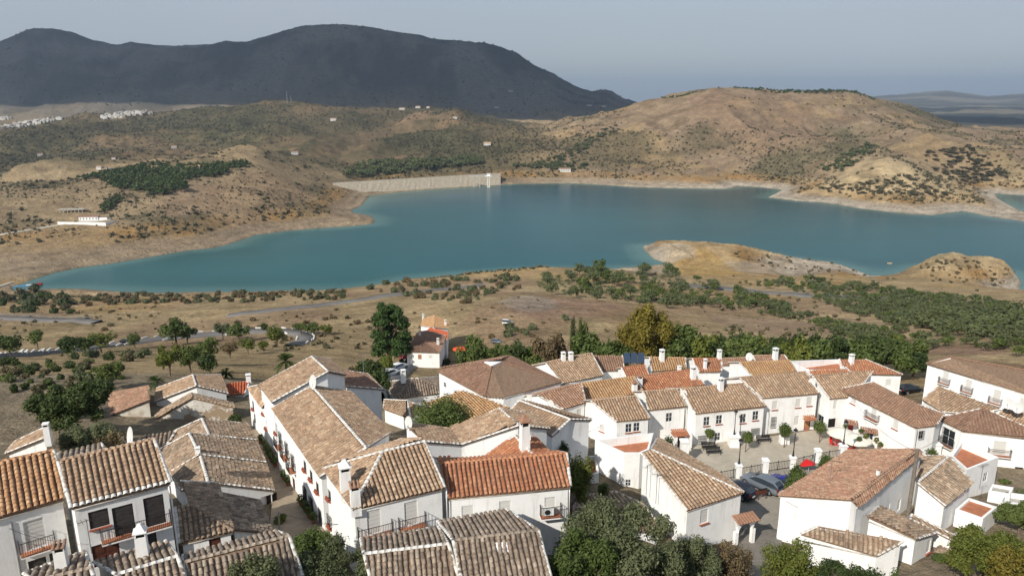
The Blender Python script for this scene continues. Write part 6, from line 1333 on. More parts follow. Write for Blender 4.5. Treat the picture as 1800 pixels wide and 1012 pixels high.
def sheet(name, pts, z, m, thick=.3):
    ps = [P(u, v, z) for u, v in pts]; mb = MB(); n = len(ps); c = sum(ps, Vector()) / n
    mb.add([p for p in ps] + [p - Vector((0, 0, thick)) for p in ps], [tuple(range(n)), tuple(reversed(range(n, 2 * n)))] + [(i, (i + 1) % n, n + (i + 1) % n, n + i) for i in range(n)])
    return tag(mb.link(name, m), kind='structure')
sheet('plaza_paving', [(1140,800),(1160,770),(1210,783),(1345,768),(1452,752),(1468,762),(1604,805),(1640,800),(1680,850),(1560,858),(1480,812),(1297,850),(1220,842)], PLAZA_Z, pv)
pk = mat('parking_cobbles', (.36, .325, .27), .9, col2=(.28, .255, .215), scale=.5, bump=.6, bscale=6, detail=9); brick_on(pk, 1.4)
sheet('parking_paving', [(1232,846),(1297,838),(1436,811),(1482,802),(1500,850),(1400,905),(1364,940),(1300,905)], PARK_Z, pk, 3.2)
# the lane that comes up to the parking place and the narrow street between the houses, laid on the slope
def lane(name, pts, m, n=16, lift=.12):
    (l0, r0), = [pts[0]]; rows = []
    for (l, r) in pts: rows.append([G3(*l, lift, 40).lerp(G3(*r, lift, 40), k / 6) for k in range(7)])
    R2 = []
    for i in range(len(rows) - 1):
        for k in range(n): R2.append([rows[i][j].lerp(rows[i + 1][j], k / n) for j in range(7)])
    R2.append(rows[-1]); 
    for r in R2:
        for q in r: q.z = float(H(q.x, q.y)) + lift
    V, Fq = strip_faces(R2); tag(link(name, npmesh(name, V, Fq, m, smooth=True)), kind='structure')
lm = mat('lane_paving', (.24, .215, .185), .9, col2=(.17, .155, .135), scale=.6, bump=.5, bscale=6, detail=9); brick_on(lm, 1.2)
lane('village_lane', [((1290,900),(1372,900)),((1290,945),(1372,945)),((1285,1000),(1385,1000)),((1280,1050),(1400,1050))], lm)
sm = mat('street_paving', (.36, .29, .21), .9, col2=(.28, .225, .165), scale=.6, bump=.4, bscale=5, detail=9); brick_on(sm, 1.0)
lane('narrow_street', [((470,965),(600,965)),((474,930),(590,940)),((478,890),(560,890)),((470,840),(528,840)),((450,800),(492,800)),((432,770),(465,770)),((425,750),(445,750))], sm)
def ped(u, v, z, w, h, label):
    p = P(u, v, z); r_ = empty('white_pillar', p); tag(r_, label, 'pillar'); MB().box(-w / 2, w / 2, -w / 2, w / 2, -.6, h).link('shaft', M['white'], r_); MB().box(-w * .62, w * .62, -w * .62, w * .62, h, h + .14).box(-w * .5, w * .5, -w * .5, w * .5, h + .14, h + .24).link('cap', M['white'], r_); return p + Vector((0, 0, h + .24))
PZ = PARK_Z
pil = [ped(1297, 838, PZ, .66, 1.55, 'white pillar carrying a lamp behind the dark car'), ped(1344, 829, PZ, .66, 1.55, 'white pillar between the grey car and the blue car'), ped(1392, 822, PZ, .62, 1.4, 'white pillar hidden behind the leafy bush by the blue car'), ped(1436, 811, PZ, .66, 1.55, 'white pillar behind the red parasol'), ped(1480, 803, PZ, .75, 1.6, 'white pillar carrying a lamp near the restaurant tables')]
def fence(a, b_, label):
    r_ = empty('iron_fence', a); tag(r_, label, 'fence'); d = b_ - a; Ln = d.length; d.normalize(); m = MB(); n = max(2, int(Ln / .22)); ang = math.atan2(d.y, d.x); Rm = Matrix.Rotation(ang, 4, 'Z')
    for k in range(n + 1): x = Ln * k / n; t_ = .035 if k % 8 == 0 else .014; m.box(x - t_, x + t_, -t_, t_, 0, 1.15 if k % 8 else 1.3, 0, Rm)
    m.link('bars', M['iron'], r_); m = MB(); m.box(0, Ln, -.025, .025, 1.08, 1.13, 0, Rm); m.box(0, Ln, -.02, .02, .12, .16, 0, Rm); m.link('rails', M['iron'], r_)
base = [P(1244, 848, PZ)] + [Vector((p.x, p.y, PZ)) for p in pil]
for i, lb in enumerate(['black iron fence between the fresh tile roof and the first pillar', 'black iron fence behind the grey car', 'black iron fence behind the blue car and the bush', 'black iron fence left of the red parasol', 'black iron fence between the last two pillars']): fence(base[i], base[i + 1], lb)
def lamp(p, h, label, head=1.0, arms=0):
    r_ = empty('street_lamp', p); tag(r_, label, 'street lamp'); m = MB(); m.lathe([(.16, 0), (.17, .1), (.10, .25), (.09, .6), (.06, .7), (.045, h - .75), (.07, h - .7), (.03, h - .6)], 10); m.link('post', M['iron'], r_)
    hd = MB(); hd.lathe([(.10, h - .62), (.12, h - .58), (.24, h - .18), (.26, h - .15), (.10, h - .02), (.03, h + .12)], 6); 
    o = MB().lathe([(.09, h - .58), (.20, h - .2)], 6).link('glass', mat('lamp_glass', (.4, .42, .42), .2) if 'lg' not in M else M['lg'], r_)
    m = MB(); m.lathe([(.29, h - .2), (.30, h - .15), (.14, h - .0), (.04, h + .14), (.01, h + .22)], 6); m.lathe([(.07, h - .66), (.12, h - .57)], 6)
    for k in range(6): a = math.pi * k / 3; m.tube([(.11 * math.cos(a), .11 * math.sin(a), h - .58), (.25 * math.cos(a), .25 * math.sin(a), h - .18)], .014, 4)
    m.link('lantern', M['iron'], r_)
lamp(pil[0], 3.2, 'black street lamp on the white pillar behind the dark car')
lamp(pil[2], 3.6, 'black street lamp rising behind the leafy bush by the blue car')
lamp(pil[4], 3.2, 'black street lamp on the white pillar beside the cream parasols')
pp = ped(1289, 783, PLAZA_Z, 1.3, 1.5, 'broad white pedestal in front of the house with two rows of windows'); lamp(pp, 3.6, 'black street lamp on the broad white pedestal in the plaza')
lamp(P(1473, 752, PLAZA_Z), 4.3, 'black street lamp against the left end of the restaurant wall')
lamp(P(1564, 788, PLAZA_Z + .3), 4.0, 'black street lamp standing in front of the right half of the restaurant')
lamp(P(1087, 780, -46), 3.0, 'black street lamp before the first plaza house'); ped(1597 - 5, 800, -46.5, .8, 1.2, 'small white pillar at the end of the restaurant terrace'); ped(1645, 800, -46.5, .8, 1.6, 'white pillar by the clipped hedge')
g_ = ped(1202, 802, PLAZA_Z + 1, 1.0, 2.2, 'white gatepost with a little tile cap at the left edge of the plaza')
def bench(u, v, yaw, label):
    r_ = empty('park_bench', P(u, v, PLAZA_Z), yaw); tag(r_, label, 'bench', None); w = 1.05
    for k in range(3): MB().box(-w, w, -.28 + k * .17, -.15 + k * .17, .44, .48).link('seat_slat', M['iron'], r_)
    for k in range(3): MB().box(-w, w, .28 + k * .02, .31 + k * .02, .56 + k * .15, .68 + k * .15).link('back_slat', M['iron'], r_)
    for x in (-w * .85, w * .85):
        m = MB(); m.box(x - .03, x + .03, -.27, -.21, 0, .44).box(x - .03, x + .03, .22, .28, 0, .44).box(x - .03, x + .03, -.27, .3, .40, .44).box(x - .03, x + .03, .28, .34, .44, 1.0).box(x - .03, x + .03, -.25, .3, .64, .68); m.link('leg', M['iron'], r_)
bench(1246, 789, .15, 'black park bench behind another bench at the left of the plaza'); bench(1254, 798, .15, 'nearer black park bench at the left of the plaza'); bench(1342, 777, .15, 'black park bench alone in front of the houses')
for (u, vb, vt, w, lb) in ((1246, 781, 755, 17, 'small orange tree behind the two benches'), (1310, 794, 756, 22, 'small orange tree in the middle of the plaza'), (1378, 786, 742, 27, 'bushy orange tree with the white planter'), (1440, 777, 741, 24, 'small orange tree left of the cream parasols')):
    p = P(u, vb, PLAZA_Z); h, r = geom(p, vt, w); root = empty('orange_tree', p); tag(root, lb, 'tree'); rs = np.random.RandomState(u); lo = [(rs.uniform(-.3, .3) * r, rs.uniform(-.3, .3) * r, h * (.72 + .12 * rs.uniform(-1, 1)), r * .7, r * .7, h * .2) for _ in range(7)]
    V, q, t_, tn = leaf_cloud(lo, 1600, .12, rs, True); link('crown', npmesh('crown', V, q, L['green'], attrs={'tint': ('FACE', 'FLOAT', tn)}), root); m = MB(); m.tube([(0, 0, 0), (.03, 0, h * .6)], [.07, .05], 6); m.link('trunk', M['bark'], root)
pl_ = empty('planter', P(1378, 778, PLAZA_Z)); tag(pl_, 'square white planter behind the bushy orange tree', 'planter'); MB().box(-.6, .6, -.5, .5, 0, 1.1).link('box', M['white'], pl_); MB().box(-.5, .5, -.4, .4, 1.1, 1.12).link('soil', M['wood'], pl_)
def parasol(u, v, z, r, h, m_, label, n=12, tilt=0):
    p = P(u, v, z); r_ = empty('parasol', p, .3); tag(r_, label, 'parasol'); MB().lathe([(.35, 0), (.3, .08), (.035, .1), (.03, h)], 10).link('pole', M['steel'], r_)
    m = MB(); top = Vector((0, 0, h + .1)); pts = [Vector((r * math.cos(2 * math.pi * k / n), r * math.sin(2 * math.pi * k / n), h - .55)) for k in range(n)]; mid = [Vector((q.x * .52, q.y * .52, h - .18)) for q in pts]; low = [q * 1.0 - Vector((0, 0, .2)) for q in pts]
    m.add([top] + mid + pts + low, [(0, 1 + k, 1 + (k + 1) % n) for k in range(n)] + [(1 + k, 1 + n + k, 1 + n + (k + 1) % n, 1 + (k + 1) % n) for k in range(n)] + [(1 + n + k, 1 + 2 * n + k, 1 + 2 * n + (k + 1) % n, 1 + n + (k + 1) % n) for k in range(n)]); c = m.link('canopy', m_, r_)
    if tilt: r_.rotation_euler = (tilt, 0, .3)
parasol(1476, 783, PLAZA_Z, 1.9, 2.55, M['canvas'], 'cream parasol beside the restaurant wall, the left one of two')
parasol(1501, 794, PLAZA_Z, 2.1, 2.55, M['canvas'], 'larger cream parasol over the red tables, the right one of two')
parasol(1423, 832, PZ, .95, 1.7, M['redplastic'], 'red and dark parasol between two leafy bushes', 8, -.5)
parasol(809, 625, -84, 2.6, 3.0, M['orangecanvas'], 'bright orange parasol on the terrace right of the detached house', 8)
def chair_parts(p, yaw, label, first=[None]):
    r_ = empty('terrace_chair', p, yaw); tag(r_, label, 'chair', 'red chairs of the restaurant terrace')
    if first[0] is None:
        s = MB().box(-.24, .24, -.24, .24, .43, .47).mesh('seat', M['redplastic']); b_ = MB().box(-.24, .24, .20, .25, .47, .92).mesh('backrest', M['redplastic']); l = MB().box(-.02, .02, -.02, .02, 0, .43).mesh('leg', M['redplastic']); first[0] = (s, b_, l)
    s, b_, l = first[0]; link('seat', s, r_); link('backrest', b_, r_)
    for x in (-.2, .2):
        for y in (-.2, .2): link('leg', l, r_, (x, y, 0))
def table(p, label):
    r_ = empty('terrace_table', p); tag(r_, label, 'table'); MB().box(-.42, .42, -.42, .42, .70, .74).link('tabletop', M['redplastic'], r_); MB().tube([(0, 0, .02), (0, 0, .7)], .04, 6).box(-.3, .3, -.3, .3, 0, .04).link('pedestal', M['redplastic'], r_)
for (u, v, lb) in ((1470, 781, 'red table under the left cream parasol'), (1490, 797, 'red table at the front edge of the larger cream parasol')):
    p = P(u, v, PLAZA_Z); table(p, lb)
    for k in range(4): a = .4 + k * math.pi / 2; chair_parts(p + Vector((.85 * math.cos(a), .85 * math.sin(a), 0)), a - math.pi / 2, 'red chair drawn up to a red table of the restaurant')
for k, (u, v) in enumerate(((1521, 800), (1534, 803), (1545, 806))):
    p = P(u, v, PLAZA_Z); r_ = empty('terrace_table', p); tag(r_, 'white table in the row right of the parasols, %s from the left' % ('first', 'second', 'third')[k], 'table'); MB().box(-.5, .5, -.5, .5, .70, .74).link('tabletop', M['whiteplastic'], r_); MB().tube([(0, 0, 0), (0, 0, .7)], .04, 6).box(-.3, .3, -.3, .3, 0, .04).link('pedestal', M['whiteplastic'], r_)
# plants and green pots on the restaurant wall
for k, (u, v) in enumerate(((1508, 754), (1516, 764), (1481, 745), (1535, 770), (1542, 778), (1560, 792), (1505, 768))):
    p = P(u, v, -44.6) * 1.0; p = P(u, v, (P(u, v, -44.6)).z); root = empty('potted_plant', p - Vector((0, .9, 0))); tag(root, 'green potted plant hanging on the white front of the restaurant', 'plant', 'potted plants on the restaurant front'); rs = np.random.RandomState(k)
    V, q, t_, tn = leaf_cloud([(0, 0, .2, .35, .25, .35)], 160, .12, rs, True); link('leaves', npmesh('leaves', V, q, L['ygreen' if k % 2 else 'green'], attrs={'tint': ('FACE', 'FLOAT', tn)}), root); MB().lathe([(.12, -.3), (.17, 0)], 8).link('pot', M['clay'], root)
def canopy(u, v, z, w, d, label, yaw=.15, pal='red'):
    p = P(u, v, z); r_ = empty('door_canopy', p, yaw); tag(r_, label, 'canopy'); m = MB()
    n = int(w / .26)
    for k in range(n): x = -w / 2 + w * (k + .5) / n; strip_along(m, Vector((x, -d, -.35)), Vector((x, 0, 0)), .12, 0, .35, 0)
    m.box(-w / 2, w / 2, -d, 0, -.42, -.36); m.link('tiles', PAL[pal], r_)
canopy(1192, 754, -44.5, 2.2, 1.5, 'little red tiled canopy over the door of the second plaza house'); canopy(1421, 730, -44.4, 1.8, .9, 'small tiled canopy over the wooden door'); canopy(1496, 738, -44.3, 1.8, .8, 'small tiled canopy over the red door', -.45, 'redbr'); canopy(1528, 752, -44.3, 2.3, .8, 'tiled canopy over the glass entrance of the restaurant', -.45, 'redbr')
dp = empty('entrance_porch', P(1195, 783, PLAZA_Z), .12); tag(dp, 'white porch walls with a dark brown door below the red tiled canopy', 'porch'); MB().box(-1.2, -.9, -1.4, .1, 0, 2.2).box(.9, 1.2, -1.4, .1, 0, 2.2).link('wall', M['white'], dp); MB().box(-.6, .6, -.1, 0, 0, 2.1).link('door', M['wood'], dp)
# small arched porch by the lane
ap = P(1306, 962, -43.2); r_ = empty('arched_porch', ap, .35); tag(r_, 'white arched porch with a tiled top at the corner of the lane', 'porch'); m = MB()
for s in (-1, 1): m.box(s * 1.0 - .18, s * 1.0 + .18, -.2, .2, -1, 2.0)
n = 10
for k in range(n):
    a0, a1 = math.pi * k / n, math.pi * (k + 1) / n; q = [Vector((.82 * math.cos(a0), -.2, 2.0 + .82 * math.sin(a0))), Vector((.82 * math.cos(a1), -.2, 2.0 + .82 * math.sin(a1))), Vector((1.18 * math.cos(a1), -.2, 3.1)), Vector((1.18 * math.cos(a0), -.2, 3.1))]
    m.add(q + [p + Vector((0, .4, 0)) for p in q], [(0, 1, 2, 3), (7, 6, 5, 4), (0, 4, 5, 1)])
m.link('arch', M['white'], r_); m = MB()
for k in range(8): x = -1.3 + 2.6 * (k + .5) / 8; strip_along(m, Vector((x, -.7, 3.15)), Vector((x, .5, 3.5)), .15, 0, .35, 0)
m.link('tiles', PAL['redbr'], r_)
# cars ------------------------------------------------------------------------------------
def car_mesh(kind):
    """lofted body; x forward, length about 4.4"""
    if kind == 'van': prof = [(-2.1, .35, .95, 1.75, .80), (-2.05, .3, 1.0, 1.82, .82), (-1.0, .28, 1.0, 1.85, .84), (.2, .28, 1.0, 1.84, .84), (.75, .28, 1.0, 1.5, .80), (1.15, .28, 1.02, 1.06, .78), (1.9, .3, .85, .88, .72), (2.12, .38, .7, .72, .62)]
    elif kind == 'estate': prof = [(-2.2, .4, .8, .85, .70), (-2.12, .3, .92, 1.15, .78), (-1.7, .26, .95, 1.42, .82), (-.4, .25, .95, 1.47, .84), (.35, .25, .95, 1.38, .84), (1.05, .25, .97, 1.0, .84), (1.85, .28, .80, .84, .78), (2.2, .35, .60, .64, .62)]
    else: prof = [(-2.0, .4, .8, .85, .70), (-1.92, .3, .92, 1.05, .76), (-1.45, .26, .95, 1.42, .80), (-.3, .25, .95, 1.47, .82), (.35, .25, .95, 1.38, .82), (1.0, .25, .97, 1.0, .82), (1.7, .28, .80, .84, .76), (2.0, .35, .60, .64, .62)]
    vs = []; fs = []; ms = []
    for (x, zb, zs, zr, hw) in prof:
        rw = hw * (.80 if zr - zs > .2 else .93)
        vs += [(x, -hw * .92, zb), (x, -hw, (zb + zs) / 2), (x, -hw * .97, zs), (x, -rw, zr - .04), (x, -rw * .7, zr), (x, rw * .7, zr), (x, rw, zr - .04), (x, hw * .97, zs), (x, hw, (zb + zs) / 2), (x, hw * .92, zb)]
    K = 10
    for i in range(len(prof) - 1):
        for k in range(K):
            k2 = (k + 1) % K; fs.append((i * K + k, (i + 1) * K + k, (i + 1) * K + k2, i * K + k2)); x, zb, zs, zr, hw = prof[i]; x2, _, zs2, zr2, _ = prof[i + 1]
            tall = (zr - zs > .2) or (zr2 - zs2 > .2); slope = abs(zr2 - zr) > .2
            ms.append(1 if (k in (2, 6) and tall) or (k in (4, 3, 5) and slope and tall and k == 4) else 0)
    fs += [tuple(range(K)), tuple(reversed(range((len(prof) - 1) * K, len(prof) * K)))]; ms += [0, 0]
    return vs, fs, ms
_cars = {}
def car(p, yaw, paint, kind, label, scale=1.0, pitch=0):
    r_ = empty('parked_car' if kind != 'van' else 'parked_van', p, yaw); r_.scale = (scale,) * 3; tag(r_, label, 'van' if kind == 'van' else 'car')
    k = (kind,)
    if k not in _cars:
        vs, fs, ms = car_mesh(kind); b_ = MB(); gl = {}
        bf = [f for f, m_ in zip(fs, ms) if m_ == 0]; b_.add(vs, bf)
        for f, m_ in zip(fs, ms):
            if m_ != 1: continue
            cx_ = sum(vs[i][0] for i in f) / 4; cy_ = sum(vs[i][1] for i in f) / 4; kk = ('windscreen' if cx_ > 0 else 'rear_window') if abs(cy_) < .2 else ('side_window', cy_ > 0)
            gl.setdefault(kk, MB()).add([(vs[i][0], vs[i][1] * .995, vs[i][2] - .004) for i in f], [(0, 1, 2, 3)])
        gl = [(kk if isinstance(kk, str) else kk[0], mm.mesh('glass', M['glass'])) for kk, mm in gl.items()]
        w = MB(); R = Matrix.Rotation(math.pi / 2, 4, 'X'); pr = [(.20, -.11), (.33, -.11), (.34, -.08), (.34, .08), (.33, .11), (.20, .11)]; vv = []; ff = []; n = 16
        for rr, y in pr: vv += [(rr * math.cos(2 * math.pi * i / n), y, rr * math.sin(2 * math.pi * i / n)) for i in range(n)]
        for j in range(5): ff += [(j * n + i, j * n + (i + 1) % n, (j + 1) * n + (i + 1) % n, (j + 1) * n + i) for i in range(n)]
        w.add(vv, ff); rim = MB(); rim.add([(.20 * math.cos(2 * math.pi * i / n), sy, .20 * math.sin(2 * math.pi * i / n)) for sy in (-.09, .09) for i in range(n)], [tuple(range(n)), tuple(range(n, 2 * n))])
        h = MB().box(-.05, .04, -.16, .16, -.07, .07).mesh('headlight', M['whiteplastic']); tl = MB().box(-.04, .05, -.11, .11, -.12, .12).mesh('tail_light', M['red']); pt = MB().box(-.02, .02, -.26, .26, -.055, .055).mesh('number_plate', M['whiteplastic'])
        _cars[k] = (b_.mesh('body', M['white'], True), gl, w.mesh('wheel', M['rubber'], True), rim.mesh('rim', M['steel']), h, tl, pt)
    b_, g_, w, rim, h, tl, pt = _cars[k]; bm_ = b_.copy(); bm_.materials.clear(); bm_.materials.append(paint); link('body', bm_, r_); [link(kk, gg, r_) for kk, gg in g_]
    L_ = 2.2 if kind == 'estate' else 2.0
    for x in (-L_ * .62, L_ * .64):
        for y in (-.74, .74): wo = link('wheel', w, r_, (x, y, .34)); link('rim', rim, wo)
    for y in (-.5, .5): link('headlight', h, r_, (L_ - .12, y, .66)); link('tail_light', tl, r_, (-L_ + .02, y * 1.2, .85))
    link('number_plate', pt, r_, (-L_ - .03, 0, .6)); 
    return r_
def paint(n, c): return mat('car_paint_' + n, c, .25, spec=.6, metal=.3)
c_grey, c_dark, c_blue, c_white, c_red, c_black = paint('grey', (.20, .23, .27)), paint('dark', (.03, .035, .055)), paint('blue', (.02, .03, .30)), mat('car_paint_white', (.78, .78, .78), .3, spec=.5), paint('red', (.35, .02, .03)), paint('black', (.015, .016, .02))
def pk_(u, v, z=PZ): return P(u, v, z + .0)
car(pk_(1338, 857), math.radians(128), c_grey, 'estate', 'silver grey estate car parked with its rear to the lane', 1.15)
car(pk_(1294, 868), math.radians(128), c_dark, 'hatch', 'dark blue-black car half hidden behind the fresh tile roof', 1.12)
car(pk_(1376, 858), math.radians(118), c_blue, 'hatch', 'deep blue car parked right of the silver grey car', 1.1)
car(G3(1601, 690), math.radians(10), c_black, 'hatch', 'black car parked beside the long white building', 1.1)
car(G3(893, 570), math.radians(-12), c_white, 'van', 'white van alone on the bare dirt field', 1.12)
car(G3(873, 603), math.radians(-20), c_grey, 'hatch', 'silver car half hidden in the trees below the dirt field', 1.1)
car(G3(702, 652, .4), math.radians(55), c_white, 'hatch', 'white car on the access lane, further of two', 1.1); car(G3(686, 664, .4), math.radians(50), c_white, 'hatch', 'white car on the access lane, nearer of two', 1.1)
car(G3(711, 632, .4), math.radians(60), c_red, 'hatch', 'dark red car at the corner of the detached house', 1.1)
car(Vector(G3(222, 605)) + Vector((0, 0, .6)), math.radians(8), c_black, 'hatch', 'black car driving on the lower road', 1.1)
bp_ = atY(823, 232); car(bp_, math.radians(15), mat('car_paint_navy', (.02, .04, .12), .35), 'van', 'large dark blue vehicle with a white roof behind the broad brown roof', 1.7)
# sign board, roof equipment
sp_ = P(1339, 880, PZ - .2); r_ = empty('notice_board', sp_, .3); tag(r_, 'small wooden notice board behind the silver grey car', 'sign'); m = MB(); m.box(-.55, -.49, -.03, .03, -.3, 1.5).box(.49, .55, -.03, .03, -.3, 1.5); m.link('post', M['wood'], r_); MB().box(-.49, .49, -.025, .025, .85, 1.4).link('board', M['wood'], r_); MB().box(-.6, .6, -.08, .08, 1.46, 1.54).link('board_roof', M['dark'], r_)
for k in range(3):
    p = P(1103 + 12.5 * k, 630, -41.6); r_ = empty('solar_panel', p, .05); tag(r_, '%s solar panel of the three on the back roofs' % ('left', 'middle', 'right')[k], 'solar panel'); m = MB(); m.add([(-.52, 0, -.75), (.52, 0, -.75), (.52, .75, .75), (-.52, .75, .75), (-.52, .08, -.80), (.52, .08, -.80), (.52, .83, .70), (-.52, .83, .70)], [(0, 1, 2, 3), (7, 6, 5, 4), (0, 4, 5, 1), (1, 5, 6, 2), (2, 6, 7, 3), (3, 7, 4, 0)]); m.link('panel', mat('solar_glass', (.03, .05, .09), .12, spec=.8) if k == 0 else bpy.data.materials['solar_glass'], r_)
    m = MB(); m.box(-.5, -.45, .1, .6, -1.8, -.6).box(.45, .5, .1, .6, -1.8, -.6); m.link('frame', M['steel'], r_)
for (u, v, z, r, lb) in ((232, 767, -26.0, .75, 'white oval dish above the ridge of the brown roof with whitewashed eaves'), (720, 743, -29.0, .6, 'grey dish at the left end of the long dipping roof'), (788, 767, 0, 0, ''), (552, 671, -27.6, .7, 'big pale dish at the white gable of the long street house'), (928, 768, -29.5, .5, 'dish beside the tall chimney with an orange cap'), (1130, 699, -41.2, .7, 'grey dish between the first and second plaza roofs'), (1203, 693, -40.8, .6, 'white dish on the white gable left of the two-row house'), (1318, 627, -44.0, .7, 'white dish on the narrow red-brown back roof'), (1428, 672, -40.4, .55, 'dish on the white gable of the narrow plaza house'), (1773, 709, -40.4, .7, 'dish under the balconies at the right edge'), (1790, 716, -40.4, .7, 'second dish under the balconies, nearer the right edge'), (932, 702, -37.5, .6, 'pale dish beside the chimney of the stepped terrace'), (969, 711, -38.5, .6, 'grey dish low on the long tan roof of the stepped terrace')):
    if r: dish(u, v, z, r, lb)
for (u, v, z, h, lb) in ((160, 965, -28.3, 2.2, 'tilted television antenna in front of the brown garage door'), (1458, 850, -37.0, 2.6, 'television antenna on the worn red-brown roof'), (424 + 215, 655, -30, 2.4, 'thin antenna behind the highest gable'), (505, 640, 0, 0, ''), (1136, 865, -38.2, 3.0, 'left antenna on the tall windowless wall'), (1153, 880, -38.6, 3.0, 'right antenna on the tall windowless wall'), (1722, 855, -41, 2.6, 'antenna before the small roof terrace'), (812, 690, 0, 0, '')):
    if z: antenna(u, v, z, h, lb, random.uniform(-.3, .9))
def pole(u, v, z, u2, v2, r, label, m_='wood', arms=False):
    b0 = P(u, v, z); x, y, dz = ray(u2, v2); t_ = b0.y / y; top = dz * t_; r_ = empty('utility_pole', b0); tag(r_, label, 'pole'); MB().tube([(0, 0, -1), (0, 0, top - z)], [r * 1.1, r * .85], 8).link('shaft', M[m_], r_)
    return Vector((b0.x, b0.y, top))
M['polewood'] = mat('grey_pole', (.20, .17, .14), .9, var=.3, scale=4)
t1 = pole(1592, 932, -42.0, 1609, 790, .20, 'tall grey utility pole against the blue-shaded wall of the big foreground house', 'polewood')
t2 = pole(716, 742, -43.5, 713, 704, .12, 'wooden pole in front of the small low tan roof', 'polewood')
t3 = pole(492, 935, -35.5, 488, 900, .08, 'thin pole at the near end of the narrow street', 'steel')
def cable(a, b_, sag, label):
    m = MB(); m.tube([a.lerp(b_, k / 12) - Vector((0, 0, sag * 4 * (k / 12) * (1 - k / 12))) for k in range(13)], .02, 4, cap=False); me = m.mesh('cable', M['iron']); me.transform(Matrix.Translation(-a)); o = link('cable', me, None, a); tag(o, label, 'cable')
cable(t3, P(628, 922, -31.5), .3, 'thin cable from the street pole to the corner house')
for (u, v, z, u2, v2, lb) in ((22, 915, -26.2, 33, 1010, 'grey drainpipe on the white house with the orange roof'), (300, 852, -25.9, 309, 965, 'white drainpipe at the right corner of the dark shuttered house')):
    a = P(u, v, z) - Vector((0, .12, 0)); m = MB(); m.tube([(0, 0, 0), (0, 0, -5.6)], .06, 6); tag(m.link('drainpipe', M['steel'] if u < 100 else M['white'], None, a), lb, 'drainpipe')
so_ = polys([(851, 636, -38.35), (864, 644, -38.35), (882, 636, -38.35)])[0]; c_ = sum(so_, Vector()) / 3; m = MB(); m.add([q - c_ + Vector((0, 0, .1)) for q in so_] + [q - c_ - Vector((0, 0, .5)) for q in so_], [(0, 1, 2), (0, 3, 4, 1), (1, 4, 5, 2), (2, 5, 3, 0)]); tag(m.link('skylight', M['white'], None, c_), 'white opening at the top of the broad brown hipped roof', 'skylight')
sk_ = polys([(867, 958, -28.9), (891, 957, -28.9), (894, 974, -29.3), (869, 977, None)])[0]; m = MB(); c_ = sum(sk_, Vector()) / 4; m.add([(q - c_) * 1.0 + Vector((0, 0, .22)) for q in sk_] + [(q - c_) + Vector((0, 0, -.2)) for q in sk_], [(0, 1, 2, 3), (0, 4, 5, 1), (1, 5, 6, 2), (2, 6, 7, 3), (3, 7, 4, 0)]); tag(m.link('skylight', M['white'], None, c_), 'white skylight frame set in the grey tile roof at the bottom centre', 'skylight')
def wire(u1, v1, z1, u2, v2, z2, sag, lb): cable(P(u1, v1, z1), P(u2, v2, z2), sag, lb)
wire(1609, 792, -33.5, 1700, 730, -40, .6, 'thin cable from the tall utility pole to the caged-window house')
wire(1609, 792, -33.5, 1500, 700, -40.5, 1.0, 'thin cable from the tall utility pole to the restaurant')
wire(1382, 880, -38.2, 1496, 892, -37.0, .9, 'cable sagging across the white front of the big foreground house')
wire(1020, 760, -37, 1060, 745, -41, .3, 'cable on the bluish white gable end')
wire(713, 704, -41.6, 610, 700, -36, .5, 'cable from the wooden pole to the plain brown roofed house')
wire(713, 704, -41.6, 800, 690, -40, .5, 'cable from the wooden pole to the broad brown building')
wire(10, 925, -26.5, 115, 950, -27.5, .3, 'cable under the eave of the orange roofed house')
wire(785, 880, -30.0, 800, 905, -31.5, .1, 'short cable hanging beside the corner house')
def downpipe(u, v, z, L_, lb, m_='white'):
    a = P(u, v, z) - Vector((0, .10, 0)); m = MB(); m.tube([(0, .12, .1), (0, 0, -.15), (0, 0, -L_)], .055, 6); tag(m.link('drainpipe', M[m_], None, a), lb, 'drainpipe')
for q in ((785, 862, -28.9, 5.5, 'white drainpipe between the corner house and the red-orange roof', 'white'), (1001, 860, -30.0, 5.0, 'white drainpipe at the right end of the red-orange roofed house', 'white'), (1285, 722, -42.5, 4.4, 'white drainpipe in the middle of the two-row house', 'white'), (1438, 694, -41.8, 5.0, 'dark drainpipe right of the wooden door', 'iron'), (1346, 718, -42.6, 4.4, 'grey drainpipe at the right end of the two-row house', 'steel'), (1612, 756, -41.7, 5.0, 'grey drainpipe at the corner of the restaurant', 'steel'), (1372, 873, -38.3, 4.5, 'white drainpipe at the left corner of the big foreground house', 'white'), (1206, 718, -42.4, 4.0, 'white drainpipe left of the two-row house', 'white')): downpipe(*q)
def wallbox(u, v, z, lb):
    a = P(u, v, z); r_ = empty('air_conditioner', a, .15); tag(r_, lb, 'air conditioner'); MB().box(-.42, .42, -.32, 0, -.3, .3).link('casing', M['whiteplastic'], r_); MB().lathe([(.22, 0), (.22, .02)], 14).link('fan_grille', M['iron'], r_, (-.08, -.33, 0)).rotation_euler = (math.pi / 2, 0, 0)
for q in ((802, 688, -39.3, 'air conditioner on the left wall of the broad brown building, upper one'), (788, 694, -39.6, 'air conditioner on the left wall of the broad brown building, lower one'), (90, 900, -26.6, 'small white box under the eave of the orange roofed house'), (963, 896, -31.4, 'air conditioner on the balcony of the red-orange roofed house')): wallbox(*q)
